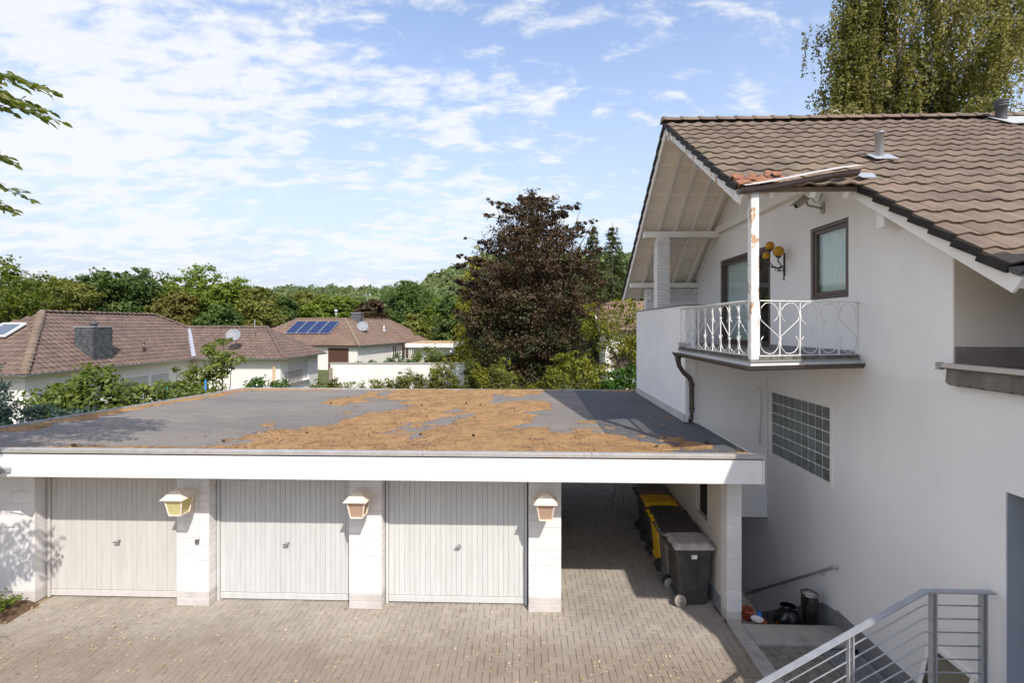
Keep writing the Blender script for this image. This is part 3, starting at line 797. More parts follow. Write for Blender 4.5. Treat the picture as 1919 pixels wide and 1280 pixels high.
def build_switch():
    t = thing('key_switch', 'small grey key switch box on the pier under the yellow lantern', 'switch', (-5.5, 7.85, 1.10))
    mb = MB(); mb.cbox(-5.53, -5.47, 7.82, 7.852, 1.06, 1.13, 0.004); mb.obj('box', mat('switch_grey', (0.12, 0.12, 0.11), 0.5), t)
    mb = MB(); mb.tube([(-5.47, 7.848, 1.12), (-5.46, 7.845, 1.18), (-5.50, 7.847, 1.22), (-5.47, 7.849, 1.28), (-5.47, 7.849, 2.50)], 0.004, 6); mb.obj('cable', M_WHITEP, t)
    t = thing('security_floodlight', 'weathered grey floodlight on a bracket at the fascia\'s left end', 'floodlight', (-7.95, 7.05, 2.52))
    mb = MB(); Mf = Matrix.Translation((-7.98, 6.93, 2.60)) @ Matrix.Rotation(R(28), 4, 'Y') @ Matrix.Rotation(R(-20), 4, 'X')
    mb.cbox(-0.13, 0.10, -0.09, 0.05, -0.035, 0.035, 0.01, Mf); mb.obj('housing', M_GALV, t)
    mb = MB(); mb.cbox(-0.11, 0.08, -0.098, -0.088, -0.028, 0.028, 0.003, Mf); mb.obj('lens', M_LIDGRY, t)
    mb = MB(); mb.beam((-7.98, 6.96, 2.57), (-8.02, 7.09, 2.50), 0.03, 0.02); mb.cbox(-8.08, -7.88, 7.06, 7.098, 2.46, 2.53, 0.004); mb.obj('bracket', M_GALV, t)
    mb = MB(); mb.tube([(-8.02, 7.08, 2.46), (-8.06, 7.05, 2.40), (-8.15, 7.07, 2.36), (-8.4, 7.09, 2.37)], 0.008, 6); mb.obj('cable', M_RUBBER, t)
build_switch()
# ------------------------------------------------------------------ roof tiles (shared by all houses)
def tile_mesh(key, w, l, cols, m, amp=0.026):
    mb = MB(); mb.smooth = False
    vs = []
    for row, (v, dz) in enumerate(((0.0, 0.040), (l + 0.05, 0.012))):
        for i in range(cols + 1):
            t = i / cols
            u = -w / 2 + t * w
            h = amp * (0.5 - 0.5 * math.cos(2 * math.pi * min(1.0, t * 1.25))) if t < 0.8 else 0.0
            vs.append((u, v, h + dz))
    n = cols + 1
    for i in range(n): vs.append((vs[i][0], 0.004, vs[i][2] - 0.024))
    fs = [(i, i + 1, n + i + 1, n + i) for i in range(cols)] + [(2 * n + i, 2 * n + i + 1, i + 1, i) for i in range(cols)]
    a = len(vs)
    vs += [(-w / 2, 0.0, -0.01), (-w / 2, l + 0.05, -0.02), (w / 2, 0.0, -0.01), (w / 2, l + 0.05, -0.02)]
    fs += [(0, n, a + 1, a), (cols, a + 2, a + 3, n + cols)]
    mb.add(vs, fs)
    me = mb.mesh(key); me.materials.append(m)
    return me
def basis(o, u, v):
    u = Vector(u).normalized(); v = Vector(v).normalized(); n = u.cross(v)
    return Matrix(((u.x, v.x, n.x, o[0]), (u.y, v.y, n.y, o[1]), (u.z, v.z, n.z, o[2]), (0, 0, 0, 1)))
def inside(poly, x, y):
    c = False; n = len(poly)
    for i in range(n):
        x1, y1 = poly[i]; x2, y2 = poly[(i + 1) % n]
        if (y1 > y) != (y2 > y) and x < (x2 - x1) * (y - y1) / (y2 - y1) + x1: c = not c
    return c
def lay_tiles(origin, u, v, poly, w, l, rng, du=0.0):
    """matrices of tiles inside poly (u,v coordinates), eave at v = 0"""
    B = basis(origin, u, v); out = []
    umin = min(p[0] for p in poly); umax = max(p[0] for p in poly); vmax = max(p[1] for p in poly)
    r = 0
    while r * l < vmax:
        i = math.floor(umin / w) - 1
        while i * w < umax + w:
            uc = (i + 0.5) * w + du; vc = r * l
            if inside(poly, uc, vc + l * 0.5):
                out.append(B @ Matrix.Translation((uc + rng.uniform(-0.004, 0.004), vc - 0.02 + rng.uniform(-0.006, 0.006), rng.uniform(-0.003, 0.004))) @ Matrix.Rotation(rng.uniform(-0.012, 0.012), 4, 'Z') @ Matrix.Rotation(rng.uniform(-0.008, 0.008), 4, 'X'))
            i += 1
        r += 1
    return out
def cap_tiles(parent, p, q, r, step, m, name='ridge_tile', n=7):
    """overlapping half-round caps from p to q"""
    p, q = Vector(p), Vector(q); d = q - p; L_ = d.length; k = max(1, round(L_ / step)); st = L_ / k
    mb = MB(); mb.smooth = True
    vs = []
    for x, rr in ((-0.035, r * 1.08), (0.03, r * 1.08), (0.035, r * 0.96), (st, r * 0.86)):
        for i in range(n):
            a = math.pi * i / (n - 1)
            vs.append((x, math.cos(a) * rr, math.sin(a) * rr * 0.8))
    fs = [(k * n + i, k * n + i + 1, (k + 1) * n + i + 1, (k + 1) * n + i) for k in range(3) for i in range(n - 1)] + [tuple(range(n))]
    mb.add(vs, fs)
    me = mb.mesh(name); me.materials.append(m)
    x = d.normalized(); yv = Vector((0, 0, 1)).cross(x).normalized(); z = x.cross(yv)
    for i in range(k):
        o = p + x * (st * i)
        link(name, me, parent, Matrix(((x.x, yv.x, z.x, o.x), (x.y, yv.y, z.y, o.y), (x.z, yv.z, z.z, o.z), (0, 0, 0, 1))))

def gutter(path, r, name, m, parent):
    """half-round open gutter along a level path"""
    prof = []
    for i in range(9):
        a = math.pi + math.pi * i / 8; prof.append((math.cos(a) * r, math.sin(a) * r))
    prof.append((r + 0.012, 0.006)); prof.append((r + 0.004, 0.014))
    for i in range(8, -1, -1):
        a = math.pi + math.pi * i / 8; prof.append((math.cos(a) * (r - 0.006), math.sin(a) * (r - 0.006)))
    pts = [Vector(p) for p in path]; n = len(prof); vs = []; fs = []
    for i, p in enumerate(pts):
        d1 = (pts[i] - pts[i - 1]).normalized() if i else (pts[1] - pts[0]).normalized()
        d2 = (pts[i + 1] - pts[i]).normalized() if i < len(pts) - 1 else d1
        s1 = d1.cross(Vector((0, 0, 1))).normalized(); s2 = d2.cross(Vector((0, 0, 1))).normalized()
        sd_ = (s1 + s2).normalized(); k = 1 / max(0.5, sd_.dot(s1))
        for a, b in prof: vs.append(p + sd_ * (a * k) + Vector((0, 0, b)))
    for i in range(len(pts) - 1):
        for k in range(n):
            k2 = (k + 1) % n
            fs.append((i * n + k, i * n + k2, (i + 1) * n + k2, (i + 1) * n + k))
    # end caps
    fs.append(tuple(range(0, 9))); fs.append(tuple((len(pts) - 1) * n + k for k in range(9)))
    mb = MB(); mb.add(vs, fs)
    return mb.obj(name, m, parent)

# ------------------------------------------------------------------ the white house
XW, XO, XL = 4.80, 2.85, 4.48      # gable wall, upper rake, lower rake
TA = 0.672; EY, EZ = 4.62, 5.255; RY = 10.06; RZ = EZ + TA * (RY - EY)
TB = 0.745; BY = 14.50; BZ = RZ - TB * (BY - RY)
house = thing('house', 'white rendered house with brown tiled gable roof and corner balcony', 'house', (8.5, 9, 0))
def two_tone_plaster():
    m = mat('gable_plaster', (0.87, 0.85, 0.83), 0.9, (0.79, 0.775, 0.765), 0.6, 0.6, bump=0.16, bscale=70, var2=(0.58, 0.56, 0.54), scale2=2.3, amt2=0.2, edge2=(0.60, 0.78), stretch=(1, 1.3, 0.4))
    nt = m.node_tree; b = nt.nodes['Principled BSDF']
    src = b.inputs['Base Color'].links[0].from_socket
    geo = nt.nodes.new('ShaderNodeNewGeometry'); sp = nt.nodes.new('ShaderNodeSeparateXYZ'); nt.links.new(geo.outputs['Position'], sp.inputs[0])
    mr = nt.nodes.new('ShaderNodeMapRange'); mr.inputs['From Min'].default_value = 4.03; mr.inputs['From Max'].default_value = 4.06
    mr.inputs['To Min'].default_value = 0.95; mr.inputs['To Max'].default_value = 1.0
    nt.links.new(sp.outputs[2], mr.inputs['Value'])
    hs = nt.nodes.new('ShaderNodeHueSaturation'); nt.links.new(src, hs.inputs['Color']); nt.links.new(mr.outputs[0], hs.inputs['Value'])
    nt.links.new(hs.outputs[0], b.inputs['Base Color'])
    return m
M_GABLE = two_tone_plaster()
def roof_z(y): return EZ + TA * (y - EY) if y < RY else RZ - TB * (y - RY)

def build_walls():
    mb = MB()
    poly = [(-4.0, -2.4), (14.0, -2.4), (14.0, roof_z(14.0) - 0.13), (RY, RZ - 0.14), (5.57, roof_z(5.57) - 0.13), (5.57, 4.205), (-4.0, 4.205)]
    mb.prism(poly, 'X', XW, XW + 0.30)
    wall = mb.obj('gable_wall', M_GABLE, house)
    cut = MB()
    for y0, y1, z0, z1 in ((9.64, 12.10, 4.24, 6.30), (7.33, 8.30, 5.13, 6.33), (7.75, 9.63, 2.17, 3.41), (3.90, 4.97, 0.97, 3.03)):
        cut.box(XW - 0.2, XW + 0.5, y0, y1, z0, z1)
    c = cut.obj('opening_cutter', M_GABLE)
    md = wall.modifiers.new('cut', 'BOOLEAN'); md.object = c; md.operation = 'DIFFERENCE'; md.solver = 'EXACT'
    dg = bpy.context.evaluated_depsgraph_get()
    me = bpy.data.meshes.new_from_object(wall.evaluated_get(dg))
    wall.modifiers.clear(); wall.data = me
    if not me.materials: me.materials.append(M_GABLE)
    bpy.data.objects.remove(c)
    # walls of the rest of the body
    mb = MB(); mb.box(5.105, 13.0, 5.575, 5.85, 4.21, 5.72); mb.box(4.803, 13.0, 5.556, 5.568, 4.23, 5.72); mb.obj('front_wall', mat('tan_plaster', (0.74, 0.665, 0.585), 0.9, (0.67, 0.60, 0.525), 0.8, 0.5, bump=0.1), house)
    # upper wing standing on the annex, right of the picture
    mb = MB(); mb.box(5.12, 12.0, 2.42, 3.55, 4.228, 6.50); mb.obj('wing_wall', M_PLASTER, house)
    mb = MB(); mb.box(4.66, 12.4, 2.36, 3.62, 6.503, 6.66); mb.obj('wing_roof', M_FASCIA, house)
    mb = MB(); mb.box(5.105, 13.0, 13.7, 14.0, -0.1, 5.8); mb.obj('rear_wall', M_PLASTER, house)
    mb = MB(); mb.prism([(5.86, -0.1), (13.69, -0.1), (13.69, roof_z(13.69) - 0.2), (RY, RZ - 0.2), (5.86, roof_z(5.86) - 0.2)], 'X', 12.7, 12.98); mb.obj('gable_wall', M_PLASTER, house)
    mb = MB(); mb.box(5.105, 12.69, 5.86, 13.69, 4.0, 4.19); mb.obj('storey_floor', M_ROOM, house)
    mb = MB(); mb.box(8.6, 8.7, 5.86, 13.69, 4.195, 6.6); mb.obj('inner_wall', M_ROOM, house)
    # single-storey annex on the near side
    mb = MB(); mb.prism([(4.70, -4.0), (13, -4.0), (13, 5.565), (4.70, 5.565)], 'Z', 4.21, 4.225); mb.obj('annex_roof', M_BITUMEN, house)
    mb = MB(); mb.box(4.66, 4.775, -4.0, 5.565, 4.228, 4.275); mb.obj('annex_roof_trim', mat('beige_trim', (0.52, 0.47, 0.43), 0.6, (0.45, 0.41, 0.38), 4, 0.5), house)
    mb = MB(); mb.box(4.655, 4.70, 5.567, 5.63, 4.20, 4.285); mb.obj('trim_end_cap', M_ZINC, house)
    mb = MB(); mb.box(4.80, 13, 5.535, 5.553, 4.23, 4.46); fl = mb.obj('wall_flashing', M_FLASH, house)
    mb = MB()
    for i in range(14): mb.lathe([(0.0, 0), (0.011, 0), (0.007, 0.005), (0.0, 0.006)], 8, Matrix.Translation((4.9 + i * 0.32, 5.535, 4.435)) @ Matrix.Rotation(R(90), 4, 'X'), cap=False)
    mb.obj('screw_heads', M_ZINC, fl)
    mb = MB(); mb.box(4.745, 4.798, -4.0, 5.56, 4.03, 4.205); mb.obj('slate_batten', M_GAP, house)
    # slates on the annex edge
    pr_ = []
    for i in range(9): a = -math.pi * 0.5 * i / 8; pr_.append((0.075 - 0.045 + 0.045 * math.cos(a), -0.10 + 0.045 * math.sin(a) + 0.045 - 0.045))
    sl = MB(); sl.prism([(-0.068, 0.03), (0.070, 0.03)] + [(p[0] - 0.005, p[1]) for p in pr_] + [(-0.068, -0.145)], 'X', -0.006, 0.004)
    sm = sl.mesh('slate'); sm.materials.append(M_SLATE)
    rng = random.Random(2)
    for i in range(16):
        y = 5.48 - i * 0.146
        link('slate', sm, house, Matrix.Translation((4.722, y, 4.185)) @ Matrix.Rotation(rng.uniform(-0.02, 0.02), 4, 'X') @ Matrix.Rotation(0.09, 4, 'Z') @ Matrix.Rotation(R(5), 4, 'Y'))
    # grey door reveal and door
    mb = MB(); mb.box(4.806, 5.35, 4.958, 4.968, 0.975, 3.028); mb.box(5.30, 5.35, 3.9, 4.957, 0.975, 3.028); dr = mb.obj('entrance_reveal', M_SLATEBLUE, house)
    mb = MB(); mb.cbox(5.26, 5.298, 3.98, 4.90, 0.98, 2.98, 0.004); d = mb.obj('entrance_door', M_SLATEBLUE, house)
    mb = MB(); mb.cbox(5.22, 5.256, 4.72, 4.80, 1.9, 2.02, 0.006); mb.cbox(5.21, 5.256, 4.74, 4.78, 2.55, 2.6, 0.006); mb.obj('door_handle', M_RUBBER, d)
    # block under the balcony
    mb = MB(); mb.box(3.362, 4.795, 9.74, 14.0, 2.60, 4.09); mb.box(3.405, 4.795, 9.74, 14.0, 0.87, 2.598); mb.obj('balcony_block', M_GABLE, house)
    mb = MB(); mb.box(3.16, 3.36, 9.70, 13.98, 2.765, 5.10); mb.obj('parapet_wall', M_PLASTER_STAIN, house)
    mb = MB(); mb.slab([(3.14, 9.68, 5.103), (3.38, 9.68, 5.103), (3.38, 14.0, 5.103), (3.14, 14.0, 5.103)], 0.018); mb.slab([(3.36, 9.69, 5.104), (3.72, 9.71, 5.104), (3.72, 9.76, 5.104), (3.36, 9.76, 5.104)], 0.015)
    mb.obj('parapet_coping', M_SLATE, house)
    for i in range(4):
        y0 = 9.70 + i * 1.07
        mb = MB(); mb.box(3.135, 3.157, y0 + 0.002, y0 + 1.066, 2.765, 2.925); mb.obj('base_flashing', mat('light_flashing', (0.52, 0.50, 0.48), 0.7, (0.42, 0.40, 0.39), 4, 0.5) if i == 0 else bpy.data.materials['light_flashing'], house)
    # rear balcony wall with a brick band
    mb = MB(); mb.box(3.37, 4.795, 13.75, 13.97, 4.24, 5.75); rw = mb.obj('balcony_rear_wall', M_PLASTER, house)
    rng = random.Random(5)
    for k in range(4):
        for i in range(6):
            me = brick_mesh('balcony', 0.232, 0.03, 0.082, M_BRICKW)
            x = 3.50 + i * 0.236 + (0.118 if k % 2 else 0)
            if x > 4.7: continue
            link('brick', me, rw, Matrix.Translation((x, 13.738 + rng.uniform(-0.003, 0.003), 5.42 + k * 0.09)))
    # brick pillar carrying the purlin
    brick_pier(house, 3.22, 3.54, 12.02, 12.34, 5.125, 6.90, 0.075, 0, random.Random(9), maxlen=0.17, jit=0.007)
build_walls()

def build_roof():
    rng = random.Random(21)
    ca = 1 / math.hypot(1, TA); sa = TA * ca
    cb_ = 1 / math.hypot(1, TB); sb = TB * cb_
    def P(x, y, off=0.0): return (x, y, roof_z(y) + off)
    deck = MB()
    ys = 6.62
    deck.slab([P(XL + 0.02, EY, -0.02), P(13.1, EY, -0.02), P(13.1, RY, -0.02), P(XO + 0.02, RY, -0.02), P(XO + 0.02, ys, -0.02), P(XL + 0.02, ys, -0.02)], -0.07)
    roof = deck.obj('roof', M_TILE, house)
    deck = MB(); deck.slab([P(XO + 0.02, RY, -0.005), P(13.1, RY, -0.005), P(13.1, BY, -0.005), P(XO + 0.02, BY, -0.005)], -0.06)
    rear = deck.obj('rear_roof', M_TILE, house)
    w = (XL - XO) / 6; l = 0.336
    vmax = (RY - EY) / ca
    vr = 7 * l
    poly = [(XL - XO, 0), (13 - XO, 0), (13 - XO, vmax - 0.05), (0, vmax - 0.05), (0, vr), (XL - XO, vr)]
    tiles = lay_tiles((XO, EY, EZ), (1, 0, 0), (0, ca, sa), poly, w, l, rng)
    tm = tile_mesh('roof_tile', w, l, 10, M_TILE); tl = tile_mesh('roof_tile', w, l, 10, M_TILE_LICHEN); trd = tile_mesh('roof_tile', w, l, 10, M_TILE_RED)
    def score(M):
        p = M.translation
        d = p.y
        off = 0 if (p.x + 0.031 * p.y) / (p.y - 0.031 * p.x) < 1.10 else 100
        return off + d
    tiles.sort(key=score)
    rest = []
    for i, M in enumerate(tiles):
        p = M.translation
        red = (p.x < 3.1 and p.y < 6.8) or (p.x < 3.4 and p.y < 6.65)
        if i < 300:
            old = (p.x < 5.0 and p.y < 8.7 and p.y > 6.4 and mnoise.noise((p.x * 1.3, p.y * 1.3, 0)) > -0.25)
            if red: M = M @ Matrix.Rotation(rng.uniform(-0.12, 0.12), 4, 'Z') @ Matrix.Translation((0, rng.uniform(-0.02, 0.05), 0.01))
            link('roof_tile', trd if red else (tl if old else tm), roof, M)
        else: rest.append(M)
    link('roof_tiling', inst_mesh('roof_tiling', tm, rest), roof, None, M_TILE, kind='stuff')
    # shards of the broken tiles at the cut corner
    for i in range(9):
        x = XO + rng.uniform(0.03, 0.75); y = 6.62 + rng.uniform(-0.02, 0.36); z = roof_z(y) + 0.085
        s = rng.uniform(0.04, 0.09)
        mb = MB(); a = [rng.uniform(0, 6.28) for _ in range(5)]; a.sort()
        pl = [(x + math.cos(t) * s, y + math.sin(t) * s * 0.8, z + TA * math.sin(t) * s * 0.8 + rng.uniform(-0.01, 0.02)) for t in (0.3, 1.4, 2.6, 3.9, 5.2)]
        vs = pl + [(p[0], p[1], p[2] - 0.016) for p in pl]
        mb.add(vs, [tuple(range(5)), tuple(range(9, 4, -1))] + [(k, (k + 1) % 5, 5 + (k + 1) % 5, 5 + k) for k in range(5)])
        mb.obj('tile_shard', M_TILE_RED, roof)
    cap_tiles(roof, (XO - 0.02, RY, RZ + 0.015), (13.1, RY, RZ + 0.015), 0.125, 0.37, M_TILE)
    # stepped dark verge along the rakes
    def verge(x, y0, y1, n, parent):
        for i in range(n):
            a = y0 + (y1 - y0) * i / n; b = y0 + (y1 - y0) * (i + 1) / n
            sgn = 1 if y0 < y1 and y1 <= RY + 0.1 else 1
            mb = MB(); mb.beam((x, a, roof_z(a) - 0.012), (x, b + 0.02 * (1 if b > a else -1), roof_z(b) - 0.048), 0.03, 0.085)
            mb.obj('verge_tile', M_VERGE, parent)
    verge(XO - 0.012, 6.62, RY, 12, roof); verge(XL - 0.012, EY - 0.02, 6.60, 7, roof)
    verge(XO - 0.012, BY, RY, 16, rear)
    # barge boards
    def board(x, y0, y1, off, h, wd, name, parent, m=M_WHITEWOOD):
        mb = MB(); mb.beam(P(x, y0, off), P(x, y1, off), wd, h); return mb.obj(name, m, parent, bevel=0.004)
    mb = MB(); mb.beam(P(XL + 0.03, EY - 0.07, -0.14), P(XL + 0.03, 7.55, -0.14), 0.035, 0.16); mb.obj('barge_board', M_WHITEWOOD, roof, bevel=0.004)
    mb = MB(); mb.beam(P(XO + 0.03, 6.56, -0.145), P(XO + 0.03, RY - 0.02, -0.145), 0.035, 0.16); mb.obj('barge_board', M_PEEL, roof, bevel=0.004)
    mb = MB(); mb.beam((XO + 0.03, RY + 0.02, RZ - 0.165), (XO + 0.03, BY, BZ - 0.15), 0.035, 0.17); mb.obj('barge_board', M_WHITEWOOD, rear, bevel=0.004)
    # soffit strip between lower barge and the wall
    mb = MB(); mb.slab([P(XL + 0.05, EY, -0.125), P(XW + 0.6, EY, -0.125), P(XW + 0.6, 5.56, -0.125), P(XL + 0.05, 5.56, -0.125)], -0.015); mb.obj('eave_soffit', M_WHITEWOOD, roof)
    mb = MB(); mb.slab([P(XL + 0.05, 5.565, -0.125), P(XW - 0.002, 5.565, -0.125), P(XW - 0.002, 7.5, -0.125), P(XL + 0.05, 7.5, -0.125)], -0.015); mb.obj('eave_soffit', M_WHITEWOOD, roof)
    # soffit boards under the rear slope, then rafters below them
    L_ = (BY - RY) / cb_; n = 40; bw = L_ / n
    mb = MB(); mb.cbox(0, XW - XO - 0.06, 0.0015, bw - 0.0015, -0.018, 0.0, 0.003)
    bm = mb.mesh('soffit_board'); bm.materials.append(M_SOFFIT)
    for i in range(n):
        y = RY + i * bw * cb_
        M = Matrix.Translation((XO + 0.05, y, RZ - TB * (y - RY) - 0.078)) @ Matrix.Rotation(-math.atan(TB), 4, 'X') @ Matrix.Translation((0, 0, 0))
        link('soffit_board', bm, rear, M)
    for x in (3.30, 3.72, 4.14, 4.56):
        mb = MB(); mb.beam((x, RY + 0.05, RZ - 0.19), (x, BY - 0.05, BZ - 0.15), 0.075, 0.11); mb.obj('rafter', M_WHITEWOOD, rear, bevel=0.004)
    mb = MB(); mb.beam((XW - 0.03, RY + 0.05, RZ - 0.20), (XW - 0.03, 13.7, roof_z(13.7) - 0.20), 0.05, 0.09); mb.obj('wall_batten', M_WHITEWOOD, rear, bevel=0.004)
    # purlins and wall beam
    mb = MB(); mb.box(XO + 0.08, XW - 0.005, 12.10, 12.26, 6.905, 7.055); mb.obj('purlin', M_WHITEWOOD, house, bevel=0.006)
    mb = MB(); mb.box(XO + 0.06, XW - 0.005, 13.62, 13.735, 5.765, 5.90); mb.obj('purlin', M_WHITEWOOD, house, bevel=0.006)
    mb = MB(); mb.box(XO + 0.07, XW - 0.005, RY - 0.08, RY + 0.08, RZ - 0.36, RZ - 0.235); mb.obj('ridge_purlin', M_WHITEWOOD, house, bevel=0.006)
    mb = MB(); mb.box(XW - 0.11, XW - 0.004, 8.05, 12.30, 6.985, 7.15); mb.obj('wall_beam', M_WHITEWOOD, house, bevel=0.006)
    mb = MB(); mb.box(XL + 0.06, XW - 0.004, 6.26, 6.40, 5.96, 6.17); mb.obj('purlin_end', M_WHITEWOOD, house, bevel=0.006)
    # timbers of the balcony roof edge
    mb = MB(); mb.beam((XO + 0.12, 6.80, 6.56), (XW - 0.004, 6.98, 6.70), 0.09, 0.10); mb.obj('eave_beam', M_WHITEWOOD, house, bevel=0.005)
    for x in (3.35, 3.9, 4.35):
        mb = MB(); mb.beam(P(x, 6.68, -0.145), P(x, RY - 0.1, -0.145), 0.075, 0.10); mb.obj('rafter', M_WHITEWOOD, roof, bevel=0.004)
    mb = MB(); mb.slab([P(XO + 0.05, 6.68, -0.092), P(XW - 0.01, 6.68, -0.092), P(XW - 0.01, RY - 0.03, -0.092), P(XO + 0.05, RY - 0.03, -0.092)], -0.004); mb.obj('soffit_panel', M_SOFFIT, roof)
    mb = MB(); mb.beam((3.10, 6.80, 6.42), (3.62, 6.83, 6.10), 0.07, 0.07); mb.beam((3.62, 6.83, 6.10), (3.85, 6.88, 6.36), 0.07, 0.07)
    # bent gutter on the cut eave and its lifted white flange
    gutter([(XO - 0.02, 6.53, 6.52), (3.3, 6.545, 6.575), (3.8, 6.57, 6.68), (4.15, 6.60, 6.745), (4.46, 6.63, 6.79)], 0.062, 'bent_gutter', M_GUTTER, house)
    mb = MB(); pts = [(XO + 0.04, 6.50, 6.55), (3.15, 6.50, 6.585), (3.5, 6.51, 6.65), (3.9, 6.53, 6.735), (4.2, 6.56, 6.79), (4.46, 6.59, 6.83)]
    vs = []
    for x, y, z in pts: vs += [(x, y - 0.05, z + 0.012), (x, y + 0.06, z + 0.055), (x, y - 0.05, z + 0.006), (x, y + 0.06, z + 0.049)]
    fs = []
    for i in range(len(pts) - 1):
        a, b = 4 * i, 4 * i + 4; fs += [(a, b, b + 1, a + 1), (a + 2, a + 3, b + 3, b + 2), (a, a + 2, b + 2, b), (a + 1, b + 1, b + 3, a + 3)]
    fs += [(0, 1, 3, 2), (len(vs) - 4, len(vs) - 2, len(vs) - 1, len(vs) - 3)]
    mb.add(vs, fs); mb.obj('gutter_flange', mat('pale_metal_flange', (0.52, 0.49, 0.46), 0.5, (0.40, 0.37, 0.34), 8, 0.5), house)
    mb = MB(); mb.slab([(4.50, 6.60, 6.69), (4.70, 6.60, 6.69), (4.74, 6.76, 6.80), (4.50, 6.76, 6.80)], 0.006); mb.obj('flashing_patch', M_ALU, roof)
    # main eave gutter on the front
    gutter([(XL - 0.02, EY - 0.10, EZ - 0.015), (13.0, EY - 0.10, EZ - 0.015)], 0.075, 'eave_gutter', M_DARKZ, house)
    mb = MB(); mb.box(XL + 0.05, 13.0, EY - 0.016, EY + 0.01, EZ - 0.21, EZ - 0.07); mb.obj('eave_board', M_WHITEWOOD, house)
    # vent pipes through the roof
    mb = MB(); mb.lathe([(0.055, -0.1), (0.055, 0.42), (0.075, 0.425), (0.075, 0.445), (0.05, 0.45), (0.045, 0.40)], 18, Matrix.Translation((5.40, 7.54, 7.22)), cap=False)
    v = mb.obj('vent_pipe', M_ZINC, roof)
    mb = MB(); mb.slab([(5.25, 7.40, roof_z(7.40) + 0.09), (5.60, 7.40, roof_z(7.40) + 0.09), (5.60, 7.62, roof_z(7.62) + 0.09), (5.25, 7.62, roof_z(7.62) + 0.09)], 0.006); mb.obj('vent_flashing', M_ALU, roof)
    mb = MB(); mb.lathe([(0.10, -0.15), (0.085, 0.05), (0.085, 0.26), (0.11, 0.265), (0.11, 0.30), (0.09, 0.302), (0.09, 0.315), (0.11, 0.317), (0.11, 0.35), (0.09, 0.352), (0.09, 0.365), (0.112, 0.367), (0.112, 0.40), (0.0, 0.41)], 18, Matrix.Translation((9.30, 9.72, 8.72)), cap=False)
    mb.obj('vent_cowl', M_DARKZ, roof)
    mb = MB(); mb.slab([(9.15, 9.35, roof_z(9.35) + 0.085), (10.6, 9.35, roof_z(9.35) + 0.085), (10.6, 9.85, roof_z(9.85) + 0.085), (9.15, 9.85, roof_z(9.85) + 0.085)], 0.01); mb.obj('roof_patch', mat('pale_patch', (0.40, 0.42, 0.41), 0.8, (0.3, 0.3, 0.29), 6, 0.5), roof)
build_roof()

